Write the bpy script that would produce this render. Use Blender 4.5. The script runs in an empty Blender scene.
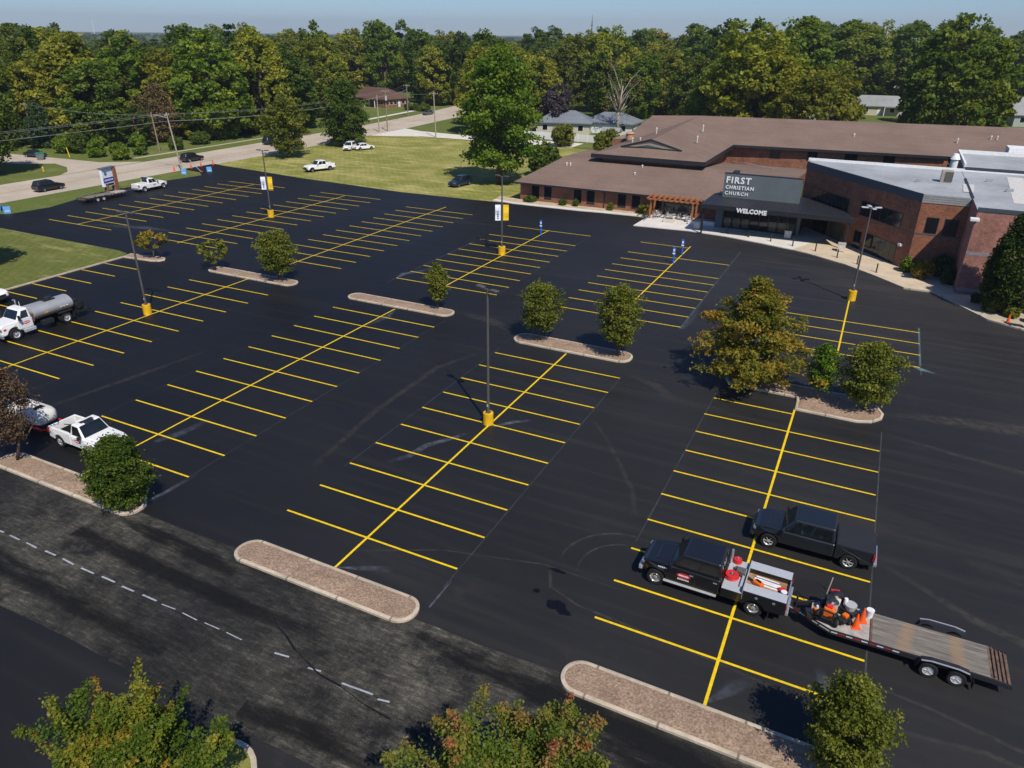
import bpy, math, random
import numpy as np
from mathutils import Vector, Matrix
R = math.radians
S = bpy.context.scene
COL = S.collection
# ------------------------------------------------------------------ camera
cam = bpy.data.cameras.new('camera'); camo = bpy.data.objects.new('camera', cam); COL.objects.link(camo)
F_PX, CAM = 726.3676, Vector((20.0922, -24.2242, 23.7309))
PAN, TILT, ROLL = -0.453114, 0.449684, 0.009946
fw = Vector((math.sin(PAN)*math.cos(TILT), math.cos(PAN)*math.cos(TILT), -math.sin(TILT)))
rt = Vector((math.cos(PAN), -math.sin(PAN), 0)); up = rt.cross(fw)
r2 = rt*math.cos(ROLL)+up*math.sin(ROLL); u2 = up*math.cos(ROLL)-rt*math.sin(ROLL)
camo.matrix_world = Matrix.Translation(CAM) @ Matrix((r2, u2, -fw)).transposed().to_4x4()
cam.sensor_fit = 'HORIZONTAL'; cam.sensor_width = 36; cam.lens = 36*F_PX/1024
cam.clip_start = 0.5; cam.clip_end = 20000
S.camera = camo
# ------------------------------------------------------------------ sky, sun, exposure
SUN_EL, SUN_AZ = R(51.5), R(133)          # azimuth from +Y, clockwise
W = bpy.data.worlds.new('World'); S.world = W; W.use_nodes = True
wn = W.node_tree.nodes; wl = W.node_tree.links
bg = wn['Background']
sky = wn.new('ShaderNodeTexSky'); sky.sky_type = 'NISHITA'; sky.sun_disc = False
sky.sun_elevation = SUN_EL; sky.sun_rotation = SUN_AZ
sky.altitude = 0; sky.air_density = 1.0; sky.dust_density = 0.1; sky.ozone_density = 6.0
wm = wn.new('ShaderNodeMix'); wm.data_type = 'RGBA'; wm.blend_type = 'MULTIPLY'; wm.inputs[0].default_value = 1; wm.inputs[7].default_value = (.64, .79, 1.03, 1)
wl.new(sky.outputs[0], wm.inputs[6]); wl.new(wm.outputs[2], bg.inputs[0]); bg.inputs[1].default_value = 0.096
sl = bpy.data.lights.new('sun', 'SUN'); slo = bpy.data.objects.new('sun', sl); COL.objects.link(slo)
sl.energy = 4.6; sl.angle = R(0.5); sl.color = (1.0, 0.93, 0.82)
sd = Vector((math.sin(SUN_AZ)*math.cos(SUN_EL), math.cos(SUN_AZ)*math.cos(SUN_EL), math.sin(SUN_EL)))
slo.rotation_euler = sd.to_track_quat('Z', 'Y').to_euler(); slo.location = (60, -60, 120)
vs = S.view_settings; vs.view_transform = 'Standard'; vs.look = 'None'; vs.exposure = 0.06; vs.gamma = 1; vs.use_curve_mapping = False
S.cycles.max_bounces = 6; S.cycles.diffuse_bounces = 3; S.cycles.glossy_bounces = 2; S.cycles.transmission_bounces = 2; S.cycles.transparent_max_bounces = 8
# ------------------------------------------------------------------ mesh helpers
class MB:
    def __init__(s): s.v = []; s.f = []
    def add(s, vs_, fs):
        o = len(s.v); s.v += [tuple(p) for p in vs_]; s.f += [tuple(i+o for i in f) for f in fs]; return s
    def hexa(s, b, t):           # bottom 4, top 4 (counter-clockwise from above)
        return s.add(list(b)+list(t), [(3,2,1,0),(4,5,6,7),(0,1,5,4),(1,2,6,5),(2,3,7,6),(3,0,4,7)])
    def box(s, x0, x1, y0, y1, z0, z1):
        return s.hexa([(x0,y0,z0),(x1,y0,z0),(x1,y1,z0),(x0,y1,z0)], [(x0,y0,z1),(x1,y0,z1),(x1,y1,z1),(x0,y1,z1)])
    def bar(s, p, q, w, h=None):  # rectangular bar between two points
        p = Vector(p); q = Vector(q); h = h or w; d = (q-p).normalized()
        a = Vector((0,0,1)) if abs(d.z) < .95 else Vector((0,1,0))
        x = d.cross(a).normalized()*w/2; y = x.cross(d).normalized()*h/2
        B = [p-x-y, p+x-y, p+x+y, p-x+y]; T = [c+(q-p) for c in B]
        return s.add(B+T, [(0,1,2,3),(7,6,5,4),(4,5,1,0),(5,6,2,1),(6,7,3,2),(7,4,0,3)])
    def cyl(s, p, q, r0, r1=None, n=10, cap=True):
        r1 = r0 if r1 is None else r1; p = Vector(p); q = Vector(q); d = (q-p).normalized()
        a = Vector((0,0,1)) if abs(d.z) < .9 else Vector((1,0,0))
        x = d.cross(a).normalized(); y = d.cross(x); V = []
        for c, r in ((p, r0), (q, r1)):
            for i in range(n):
                t = 2*math.pi*i/n; V.append(c+(x*math.cos(t)+y*math.sin(t))*r)
        fs = [(i, i+n, (i+1) % n+n, (i+1) % n) for i in range(n)]
        if cap: fs += [tuple(range(n)), tuple(range(2*n-1, n-1, -1))]
        return s.add(V, fs)
    def tube(s, pts, r, n=6):
        for i in range(len(pts)-1):
            ra = r[i] if isinstance(r, (list, tuple)) else r; rb = r[i+1] if isinstance(r, (list, tuple)) else r
            s.cyl(pts[i], pts[i+1], ra, rb, n, True)
        return s
    def prism(s, poly, z0, z1):
        n = len(poly); V = [(x,y,z0) for x,y in poly]+[(x,y,z1) for x,y in poly]
        return s.add(V, [tuple(range(n-1,-1,-1)), tuple(range(n,2*n))]+[(i,(i+1)%n,(i+1)%n+n,i+n) for i in range(n)])
    def sideprism(s, prof, y0, y1):   # profile in (x,z) extruded along y
        n = len(prof); V = [(x,y0,z) for x,z in prof]+[(x,y1,z) for x,z in prof]
        return s.add(V, [tuple(range(n)), tuple(range(2*n-1,n-1,-1))]+[((i+1)%n,i,i+n,(i+1)%n+n) for i in range(n)])
    def lathe(s, prof, c=(0,0,0), axis='z', n=20):  # prof (r, h)
        V = []; m = len(prof)
        for i in range(n):
            t = 2*math.pi*i/n; ct, st = math.cos(t), math.sin(t)
            for r, h in prof:
                p = (r*ct, r*st, h) if axis == 'z' else ((r*ct, h, -r*st) if axis == 'y' else (h, r*ct, r*st))
                V.append((p[0]+c[0], p[1]+c[1], p[2]+c[2]))
        fs = []
        for i in range(n):
            j = (i+1) % n
            for k in range(m-1): fs.append((i*m+k, j*m+k, j*m+k+1, i*m+k+1))
        return s.add(V, fs)
    def loft(s, secs, cap=True):
        n = len(secs[0]); o = []
        for q in secs: o += list(q)
        fs = []
        for k in range(len(secs)-1):
            for i in range(n): fs.append((k*n+i, k*n+(i+1)%n, (k+1)*n+(i+1)%n, (k+1)*n+i))
        if cap: fs += [tuple(range(n-1,-1,-1)), tuple(range((len(secs)-1)*n, len(secs)*n))]
        return s.add(o, fs)
    def panel(s, q, u0, u1, v0, v1, off=.01, th=.02):  # thin solid on the quad q (bl, br, tr, tl), proud by off
        a, b, c, d = [Vector(p) for p in q]; nrm = (b-a).cross(d-a).normalized()
        P = lambda u, v: (a*(1-u)+b*u)*(1-v)+(d*(1-u)+c*u)*v
        f = [P(u0,v0), P(u1,v0), P(u1,v1), P(u0,v1)]
        return s.hexa([p-nrm*(th-off) for p in f], [p+nrm*off for p in f])
    def map(s, fn): s.v = [tuple(fn(*p)) for p in s.v]; return s
    def build(s, name, m, parent=None, smooth=False, bevel=0, seg=2, loc=None, ang=35):
        me = bpy.data.meshes.new(name); me.from_pydata(s.v, [], s.f)
        me.validate(); me.update()
        o = bpy.data.objects.new(name, me); COL.objects.link(o)
        me.materials.append(m)
        if smooth:
            for p in me.polygons: p.use_smooth = True
            if smooth != 'all':
                me.set_sharp_from_angle(angle=R(40))
        if bevel:
            b = o.modifiers.new('bevel', 'BEVEL'); b.width = bevel; b.segments = seg; b.limit_method = 'ANGLE'; b.angle_limit = R(ang)
        if loc: o.location = loc
        if parent: o.parent = parent
        return o
USED = set()
def tag(o, label=None, cat=None, group=None, kind=None):
    if label: o['label'] = label
    if cat: o['category'] = cat
    if group: o['group'] = group
    if kind: o['kind'] = kind
    return o
def thing(name, label, cat, loc=(0,0,0), rz=0, group=None):
    o = bpy.data.objects.new(name, None); COL.objects.link(o); o.empty_display_size = .5
    o.location = loc; o.rotation_euler = (0, 0, rz)
    return tag(o, label, cat, group)
def dup(root, loc, rz=0, label=None, group=None, scale=None):
    def cp(o, par):
        c = o.copy(); COL.objects.link(c)
        if par: c.parent = par
        for ch in list(o.children): cp(ch, c)
        return c
    r = cp(root, None); r.location = loc; r.rotation_euler = (0, 0, rz)
    if scale: r.scale = scale
    if label: r['label'] = label
    if group: r['group'] = group
    return r
# ------------------------------------------------------------------ materials
MATS = {}
def newmat(name):
    m = bpy.data.materials.new(name); m.use_nodes = True
    nt = m.node_tree; return m, nt, nt.nodes, nt.links, nt.nodes['Principled BSDF']
def nz(N, L, scale, vec=None, detail=4, rough=.6):
    t = N.new('ShaderNodeTexNoise'); t.inputs['Scale'].default_value = scale; t.inputs['Detail'].default_value = detail; t.inputs['Roughness'].default_value = rough
    if vec: L.new(vec, t.inputs['Vector'])
    return t.outputs['Fac']
def ramp(N, L, fac, stops):
    r = N.new('ShaderNodeValToRGB'); e = r.color_ramp.elements
    while len(e) < len(stops): e.new(.5)
    for i, (p, c) in enumerate(stops): e[i].position = p; e[i].color = (*c, 1) if len(c) == 3 else c
    L.new(fac, r.inputs[0]); return r.outputs[0]
def mapped(N, L, scale=(1,1,1), rot=(0,0,0), coord='Object'):
    tc = N.new('ShaderNodeTexCoord'); mp = N.new('ShaderNodeMapping'); mp.inputs['Scale'].default_value = scale; mp.inputs['Rotation'].default_value = rot
    L.new(tc.outputs[coord], mp.inputs[0]); return mp.outputs[0]
def mix(N, L, fac, a, b, mode='MIX'):
    m = N.new('ShaderNodeMix'); m.data_type = 'RGBA'; m.blend_type = mode
    for inp, v in ((m.inputs[0], fac), (m.inputs[6], a), (m.inputs[7], b)):
        if hasattr(v, 'default_value') or hasattr(v, 'is_output'): L.new(v, inp)
        elif isinstance(v, (int, float)): inp.default_value = v
        else: inp.default_value = (*v, 1)
    return m.outputs[2]
def bump(N, L, B, h, st=.3, dist=.02):
    b = N.new('ShaderNodeBump'); b.inputs['Strength'].default_value = st; b.inputs['Distance'].default_value = dist
    L.new(h, b.inputs['Height']); L.new(b.outputs[0], B.inputs['Normal'])
def mat(name, c, rough=.6, spec=.5, metal=0, var=.15, scale=3, coat=0, emit=None):
    if name in MATS: return MATS[name]
    m, nt, N, L, B = newmat(name)
    v = mapped(N, L)
    f = nz(N, L, scale, v)
    lo = tuple(x*(1-var) for x in c); hi = tuple(min(1, x*(1+var)) for x in c)
    L.new(ramp(N, L, f, [(.3, lo), (.7, hi)]), B.inputs['Base Color'])
    B.inputs['Roughness'].default_value = rough; B.inputs['Specular IOR Level'].default_value = spec; B.inputs['Metallic'].default_value = metal
    if coat: B.inputs['Coat Weight'].default_value = coat; B.inputs['Coat Roughness'].default_value = .05
    MATS[name] = m; return m
def brick_mat(name, c1, c2, mortar, scale=1.0):
    m, nt, N, L, B = newmat(name)
    tc = N.new('ShaderNodeTexCoord'); ge = N.new('ShaderNodeNewGeometry')
    # wall coordinate: run along the wall (x or y by the face's normal), height z
    sp = N.new('ShaderNodeSeparateXYZ'); L.new(tc.outputs['Object'], sp.inputs[0])
    ns = N.new('ShaderNodeSeparateXYZ'); L.new(ge.outputs['True Normal'], ns.inputs[0])
    ab = N.new('ShaderNodeMath'); ab.operation = 'ABSOLUTE'; L.new(ns.outputs[0], ab.inputs[0])
    ax = N.new('ShaderNodeMath'); ax.operation = 'MULTIPLY'; L.new(sp.outputs[1], ax.inputs[0]); L.new(ab.outputs[0], ax.inputs[1])
    ay = N.new('ShaderNodeMath'); ay.operation = 'ABSOLUTE'; L.new(ns.outputs[1], ay.inputs[0])
    a2 = N.new('ShaderNodeMath'); a2.operation = 'MULTIPLY'; L.new(sp.outputs[0], a2.inputs[0]); L.new(ay.outputs[0], a2.inputs[1])
    su = N.new('ShaderNodeMath'); su.operation = 'ADD'; L.new(ax.outputs[0], su.inputs[0]); L.new(a2.outputs[0], su.inputs[1])
    cb = N.new('ShaderNodeCombineXYZ'); L.new(su.outputs[0], cb.inputs[0]); L.new(sp.outputs[2], cb.inputs[1])
    b = N.new('ShaderNodeTexBrick'); L.new(cb.outputs[0], b.inputs['Vector']); b.inputs['Scale'].default_value = scale
    b.inputs['Color1'].default_value = (*c1, 1); b.inputs['Color2'].default_value = (*c2, 1); b.inputs['Mortar'].default_value = (*mortar, 1)
    b.inputs['Brick Width'].default_value = .4; b.inputs['Row Height'].default_value = .14; b.inputs['Mortar Size'].default_value = .012
    f = nz(N, L, .7, tc.outputs['Object'], 5)
    g = nz(N, L, 3.5, tc.outputs['Object'], 3)
    c = mix(N, L, 1.0, b.outputs[0], ramp(N, L, f, [(.25, (.68,.68,.68)), (.75, (1.25,1.2,1.15))]), 'MULTIPLY')
    c = mix(N, L, 1.0, c, ramp(N, L, g, [(.3, (.75,.75,.75)), (.7, (1.2,1.2,1.2))]), 'MULTIPLY')
    L.new(c, B.inputs['Base Color']); B.inputs['Roughness'].default_value = .85; B.inputs['Specular IOR Level'].default_value = .2
    bump(N, L, B, b.outputs['Fac'], .25, -.01)
    return m
def leaf_mat(name, cols, trans=.42):
    if name in MATS: return MATS[name]
    m, nt, N, L, B = newmat(name)
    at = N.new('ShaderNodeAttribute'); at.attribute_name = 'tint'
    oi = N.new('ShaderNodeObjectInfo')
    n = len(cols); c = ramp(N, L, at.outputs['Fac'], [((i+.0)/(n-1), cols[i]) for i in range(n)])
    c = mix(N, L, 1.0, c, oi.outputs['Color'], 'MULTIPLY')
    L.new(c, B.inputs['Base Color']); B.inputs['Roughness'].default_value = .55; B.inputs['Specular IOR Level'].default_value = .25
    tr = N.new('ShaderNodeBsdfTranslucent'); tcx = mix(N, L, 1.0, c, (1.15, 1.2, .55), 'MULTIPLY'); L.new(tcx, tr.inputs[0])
    mx = N.new('ShaderNodeMixShader'); mx.inputs[0].default_value = trans
    L.new(B.outputs[0], mx.inputs[1]); L.new(tr.outputs[0], mx.inputs[2]); L.new(mx.outputs[0], N['Material Output'].inputs[0])
    MATS[name] = m; return m
# ------------------------------------------------------------------ foliage
def leaf_mesh(name, P, size, rng, m, tint, up=.35, elong=1.6, out=None):
    n = len(P)
    nr = rng.normal(size=(n,3)); nr[:,2] += up*1.5
    if out is not None: nr += out*.75
    nr /= np.linalg.norm(nr, axis=1)[:,None]
    a = rng.normal(size=(n,3)); a -= nr*np.sum(a*nr, axis=1)[:,None]; a /= np.linalg.norm(a, axis=1)[:,None]
    b = np.cross(nr, a); s = size*rng.uniform(.6, 1.35, size=(n,1))
    V = np.stack([P-a*s*elong/2, P+b*s/2+nr*s*.12, P+a*s*elong/2, P-b*s/2+nr*s*.12], 1).reshape(-1,3)
    me = bpy.data.meshes.new(name); me.vertices.add(4*n); me.vertices.foreach_set('co', V.astype(np.float32).ravel())
    me.loops.add(4*n); me.loops.foreach_set('vertex_index', np.arange(4*n, dtype=np.int32))
    me.polygons.add(n); me.polygons.foreach_set('loop_start', np.arange(0, 4*n, 4, dtype=np.int32))
    at = me.attributes.new('tint', 'FLOAT', 'FACE'); at.data.foreach_set('value', np.clip(tint, 0, 1).astype(np.float32))
    me.materials.append(m); me.update(calc_edges=True)
    return me
def crown_points(rng, rx, rz, z0, clumps, per, fill=.55, lump=.3, cs=.27, flat=.75, taper=0.0, lean=(0,0), shoots=0):
    """leaf clumps through an uneven ellipsoid; returns points, tint, outward"""
    K = rng.normal(size=(7,3)); K /= np.linalg.norm(K, axis=1)[:,None]; A = rng.uniform(-.5, 1, 7)
    d = rng.normal(size=(clumps,3)); d /= np.linalg.norm(d, axis=1)[:,None]
    rad = rng.uniform(fill, 1, clumps)**.6
    lob = 1+lump*np.sum(A*np.maximum(d@K.T, 0)**3, axis=1)-lump*.25
    c = d*(rad*lob)[:,None]
    c[:,0] *= rx; c[:,1] *= rx; c[:,2] *= rz
    if taper: c[:,:2] *= (1-taper*np.clip(c[:,2]/rz, -1, 1))[:,None]
    cr = rx*cs*rng.uniform(.6, 1.35, clumps)
    idx = np.repeat(np.arange(clumps), per)
    q = rng.normal(size=(len(idx),3)); q /= np.linalg.norm(q, axis=1)[:,None]
    q *= (rng.uniform(.15, 1, len(idx))**.5)[:,None]
    q[:,2] *= flat
    P = c[idx]+q*cr[idx][:,None]
    ct = rng.uniform(0, 1, clumps)
    t = .62*ct[idx]+.38*rng.uniform(0, 1, len(idx))
    o = c[idx]/np.array([rx,rx,rz]); o /= np.maximum(np.linalg.norm(o, axis=1), .2)[:,None]
    o = .6*o+.6*q
    ex = np.percentile(np.hypot(P[:,0], P[:,1]), 98.5); lo_, hi_ = np.percentile(P[:,2], [1, 99.3])
    P[:,:2] *= rx*1.06/ex; P[:,2] = (P[:,2]-lo_)/(hi_-lo_)*2*rz-rz
    P[:,0] += lean[0]*(P[:,2]/rz); P[:,1] += lean[1]*(P[:,2]/rz)
    P[:,2] += z0+rz
    if shoots:
        S_ = []; T2 = []; O2 = []
        top = np.where(P[:,2] > z0+rz*.95)[0]
        for k in range(shoots):
            i = rng.choice(top); l = rx*rng.uniform(.16, .42); n_ = int(per*.55)
            dv = np.array([o[i,0]*.45+rng.normal()*.2, o[i,1]*.45+rng.normal()*.2, 1.]); dv /= np.linalg.norm(dv)
            u = rng.uniform(0, 1, n_)
            S_.append(P[i]+dv*l*u[:,None]+rng.normal(size=(n_,3))*(.075*rx*(1.1-u))[:,None]); b_ = rng.uniform(.35, 1.)
            T2.append(b_*.75+.3*u*rng.uniform(.3,1)+rng.uniform(-.15,.15,n_)); O2.append(np.tile(dv*.4, (n_,1)))
        P = np.concatenate([P]+S_); t = np.concatenate([t]+T2); o = np.concatenate([o]+O2)
    return P, t, o
def branch_points(rng, rx, rz, z0, nb, per, droop=.12, spread=.07, peak=.3, tip=55, base=8, twigs=4, pw=1.15, jit=.2, tipw=.75):
    """sprays of leaves along separate limbs: an uneven, spiky outline"""
    P = []; T = []; O = []; h = 2*rz
    for k in range(nb):
        u = (k+.5)/nb; z = z0*.9+h*.82*u**1.05
        prof = (.55+.45*u/peak) if u < peak else max(.10, 1-.90*((u-peak)/(1-peak))**pw)
        L = rx*prof*rng.uniform(.95-jit, .95+jit); az = k*2.39996+rng.uniform(-.5,.5); el = R(base+(tip-base)*u**1.3+rng.uniform(-10,10))
        if u > .93: L = max(L, rz*.34); el = R(75)
        d = np.array([math.cos(az)*math.cos(el), math.sin(az)*math.cos(el), math.sin(el)]); side = np.array([-math.sin(az), math.cos(az), 0])
        tone = rng.uniform(0, 1)
        for j in range(twigs+1):
            n_ = int(per/(twigs+1)); t0 = 0 if j == 0 else rng.uniform(.3, .85)
            l = L if j == 0 else L*rng.uniform(.22, .42)*(1.15-t0*.5); dd = d if j == 0 else d*.7+side*rng.choice([-1,1])*rng.uniform(.4,.9)+np.array([0,0,rng.uniform(-.1,.35)])
            v = rng.uniform(.18 if j == 0 else 0, 1, n_)**.75
            q = d*L*t0+dd*(l*v)[:,None] if j else d*(l*v)[:,None]
            q = q+rng.normal(size=(n_,3))*np.array([1,1,.6])*(spread*rx*(1.25-tipw*v))[:,None]
            q[:,2] += z-droop*rx*(np.hypot(q[:,0], q[:,1])/rx)**2
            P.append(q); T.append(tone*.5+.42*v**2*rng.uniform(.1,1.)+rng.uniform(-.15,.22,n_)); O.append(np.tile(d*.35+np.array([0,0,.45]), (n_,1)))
    P = np.concatenate(P); T = np.concatenate(T); O = np.concatenate(O)
    hi_ = np.percentile(P[:,2], 99.6); P[:,2] *= (z0+h)/hi_
    return P, T, O
def limbs_mb(rng, h, z0, rx, rz, tr, n=6, lean=(0,0)):
    b = MB(); b.tube([(0,0,-.05), (rng.normal()*.02*h, rng.normal()*.02*h, h*.3), (rng.normal()*.03*h, rng.normal()*.03*h, h*.62)], [tr*1.25, tr*.9, tr*.45], 7)
    top = h*.4
    for i in range(n):
        a = 6.283*i/n+rng.uniform(-.4,.4); st = Vector((0,0,max(z0*.9, h*.16)+rng.uniform(0,.3)*rz))
        en = Vector((math.cos(a)*rx*rng.uniform(.5,.85), math.sin(a)*rx*rng.uniform(.5,.85), z0+rz*rng.uniform(.7,1.6)))
        md = st.lerp(en, .5)+Vector((0,0,-.05*rz))
        b.tube([st, md, en], [tr*.5, tr*.33, tr*.12], 5)
    b.v = [(x+lean[0]*(z-z0-rz)/rz*(z > z0*.6)+lean[0]*min(z, z0*.6)*0, y+lean[1]*(z-z0-rz)/rz*(z > z0*.6), z) for x,y,z in b.v] if lean != (0,0) else b.v
    return b
BARK = None
def make_tree(name, label, cat, seed, h, w, z0, m, clumps, per, leaf, trunk=.12, loc=(0,0,0), group=None, lump=.3, taper=0., fill=.55, cs=.27, rz_=0, up=.35, nl=6, flat=.75, lean=(0,0), shoots=0, branchy=None):
    rng = np.random.default_rng(seed)
    t = thing(name, label, cat, loc, rz_, group)
    rx, rz = w/2*.88, (h-z0)/2*.95
    P, ti, o = crown_points(rng, rx, rz, z0, clumps, per, fill=fill, lump=lump, cs=cs, taper=taper, flat=flat, lean=lean, shoots=shoots)
    if branchy: P, ti, o = branch_points(rng, w/2, (h-z0)/2, z0, **branchy)
    keep = P[:,2] > .08; P, ti, o = P[keep], ti[keep], o[keep]
    me = leaf_mesh('crown', P, leaf, rng, m, ti, up, out=o)
    c = bpy.data.objects.new('crown', me); COL.objects.link(c); c.parent = t
    limbs_mb(rng, h, z0, rx, rz, trunk, nl, lean).build('trunk', BARK, t, smooth='all')
    return t
# ------------------------------------------------------------------ ground materials
def asphalt_mat():
    m, nt, N, L, B = newmat('sealed_asphalt')
    v1 = mapped(N, L, (1,1,1)); vs1 = mapped(N, L, (.045, 1.1, 1), (0,0,R(2))); vs2 = mapped(N, L, (.12, .7, 1), (0,0,R(-6)))
    big = nz(N, L, .055, v1, 5, .55); st = nz(N, L, 1.0, vs1, 5, .62); st2 = nz(N, L, .35, vs2, 4, .6); gr = nz(N, L, 28, v1, 3, .7)
    c = ramp(N, L, big, [(.3, (.0120,.0120,.0126)), (.7, (.0205,.0202,.0205))])
    c = mix(N, L, ramp(N, L, st, [(.50, (0,0,0)), (.76, (.55,.55,.55))]), c, (.030,.0285,.0275))
    c = mix(N, L, ramp(N, L, st2, [(.57, (0,0,0)), (.75, (.55,.55,.55))]), c, (.038,.035,.032))
    c = mix(N, L, 1.0, c, ramp(N, L, gr, [(.25, (.7,.7,.7)), (.75, (1.3,1.3,1.3))]), 'MULTIPLY')
    sc = nz(N, L, .22, v1, 6, .7)
    c = mix(N, L, ramp(N, L, sc, [(.63, (0,0,0)), (.74, (.5,.5,.5))]), c, (.040,.036,.032))
    sx = N.new('ShaderNodeSeparateXYZ'); L.new(v1, sx.inputs[0])       # darker leftward: mostly weaker sky reflection put into the colour, partly fresher sealer
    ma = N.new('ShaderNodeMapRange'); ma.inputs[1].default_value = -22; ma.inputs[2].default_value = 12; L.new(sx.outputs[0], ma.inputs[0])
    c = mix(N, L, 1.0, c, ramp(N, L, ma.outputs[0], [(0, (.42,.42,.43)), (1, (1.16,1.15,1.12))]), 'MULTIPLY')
    my = N.new('ShaderNodeMapRange'); my.inputs[1].default_value = 30; my.inputs[2].default_value = 62; L.new(sx.outputs[1], my.inputs[0])
    c = mix(N, L, 1.0, c, ramp(N, L, my.outputs[0], [(0, (1,1,1)), (1, (1.35,1.35,1.38))]), 'MULTIPLY')  # far rows lighter and bluer: grazing sky reflection put into the colour
    L.new(c, B.inputs['Base Color'])
    L.new(ramp(N, L, st, [(.3, (.50,.50,.50)), (.7, (.66,.66,.66))]), B.inputs['Roughness'])
    B.inputs['Specular IOR Level'].default_value = .27
    bump(N, L, B, gr, .35, .012)
    return m
def lane_mat():
    m, nt, N, L, B = newmat('worn_asphalt')
    v = mapped(N, L); vs1 = mapped(N, L, (.22, .75, 1), (0,0,R(-5))); vs2 = mapped(N, L, (.07, .9, 1)); vx = mapped(N, L, (.5, .25, 1), (0,0,R(35)))
    a = nz(N, L, .9, vs1, 7, .68); b = nz(N, L, .9, vs2, 5, .6); c0 = nz(N, L, 1.6, vx, 8, .75); gr = nz(N, L, 16, v, 4, .75)
    c = ramp(N, L, a, [(.30, (.007,.007,.008)), (.46, (.0115,.0113,.0115)), (.58, (.021,.020,.0185)), (.74, (.058,.054,.046))])
    c = mix(N, L, ramp(N, L, b, [(.48, (0,0,0)), (.62, (.75,.75,.75))]), c, (.012,.012,.0125))
    c = mix(N, L, ramp(N, L, c0, [(.58, (0,0,0)), (.72, (.55,.55,.55))]), c, (.052,.048,.041))
    # dusty toward the middle right of the lane, where traffic has scuffed the old surface
    sp = N.new('ShaderNodeSeparateXYZ'); L.new(v, sp.inputs[0])
    g1 = N.new('ShaderNodeMath'); g1.operation = 'MULTIPLY_ADD'; g1.inputs[1].default_value = .09; g1.inputs[2].default_value = .25
    L.new(sp.outputs[0], g1.inputs[0])
    g2 = N.new('ShaderNodeMath'); g2.operation = 'PINGPONG'; g2.inputs[1].default_value = .9; L.new(g1.outputs[0], g2.inputs[0])
    d = nz(N, L, .5, v, 7, .75)
    mm = N.new('ShaderNodeMath'); mm.operation = 'MULTIPLY'; L.new(ramp(N, L, d, [(.4, (0,0,0)), (.62, (1,1,1))]), mm.inputs[0]); L.new(g2.outputs[0], mm.inputs[1])
    c = mix(N, L, mm.outputs[0], c, (.074,.069,.058))
    vf = mapped(N, L, (1.2, 6, 1), (0,0,R(-22))); vg = mapped(N, L, (5, 1.4, 1), (0,0,R(12))); f1 = nz(N, L, 1.1, vf, 6, .75); f2 = nz(N, L, .9, vg, 6, .75)
    c = mix(N, L, 1.0, c, ramp(N, L, f1, [(.3, (.5,.5,.5)), (.52, (1,1,1)), (.68, (2.3,2.25,2.15))]), 'MULTIPLY')
    c = mix(N, L, 1.0, c, ramp(N, L, f2, [(.3, (.7,.7,.7)), (.7, (1.4,1.4,1.35))]), 'MULTIPLY')
    c = mix(N, L, 1.0, c, ramp(N, L, gr, [(.25, (.4,.4,.4)), (.75, (1.9,1.9,1.85))]), 'MULTIPLY')
    L.new(c, B.inputs['Base Color']); B.inputs['Roughness'].default_value = .8; B.inputs['Specular IOR Level'].default_value = .25
    bump(N, L, B, gr, .4, .015)
    return m
def grass_mat(name, a, b, dry, dryamt=.5, stripe=True):
    m, nt, N, L, B = newmat(name)
    v = mapped(N, L); vs1 = mapped(N, L, (.35, 1.6, 1), (0,0,R(28)))
    n1 = nz(N, L, .12, v, 6, .65); n2 = nz(N, L, 2.2, v, 5, .75); n3 = nz(N, L, .35, vs1, 6, .7)
    c = ramp(N, L, n2, [(.3, a), (.7, b)])
    c = mix(N, L, ramp(N, L, n1, [(.62-.25*dryamt, (0,0,0)), (.85-.25*dryamt, (.8,.8,.8))]), c, dry)
    if stripe: c = mix(N, L, ramp(N, L, n3, [(.52, (0,0,0)), (.66, (.6,.6,.6))]), c, tuple(x*1.35 for x in dry))
    if stripe:
        w = N.new('ShaderNodeTexWave'); w.bands_direction = 'X'; w.inputs['Scale'].default_value = .32; w.inputs['Distortion'].default_value = 2.2; w.inputs['Detail Scale'].default_value = .4; L.new(mapped(N, L, (1,1,1), (0,0,R(-38))), w.inputs['Vector'])
        c = mix(N, L, 1.0, c, ramp(N, L, w.outputs['Fac'], [(.2, (.95,.96,.95)), (.8, (1.03,1.03,1.02))]), 'MULTIPLY')
    L.new(c, B.inputs['Base Color']); B.inputs['Roughness'].default_value = .95; B.inputs['Specular IOR Level'].default_value = .1
    n4 = nz(N, L, 9, v, 4, .8); bump(N, L, B, n4, .9, .08)
    return m
def mulch_mat():
    m, nt, N, L, B = newmat('mulch')
    v = mapped(N, L); n1 = nz(N, L, 9, v, 5, .8); n2 = nz(N, L, 1.2, v, 4)
    c = ramp(N, L, n1, [(.28, (.125,.078,.052)), (.5, (.31,.222,.16)), (.72, (.52,.41,.32))])
    c = mix(N, L, 1., c, ramp(N, L, n2, [(.3, (.8,.78,.75)), (.7, (1.15,1.12,1.1))]), 'MULTIPLY')
    L.new(c, B.inputs['Base Color']); B.inputs['Roughness'].default_value = .95; B.inputs['Specular IOR Level'].default_value = .1
    bump(N, L, B, n1, 1., .05); return m
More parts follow.
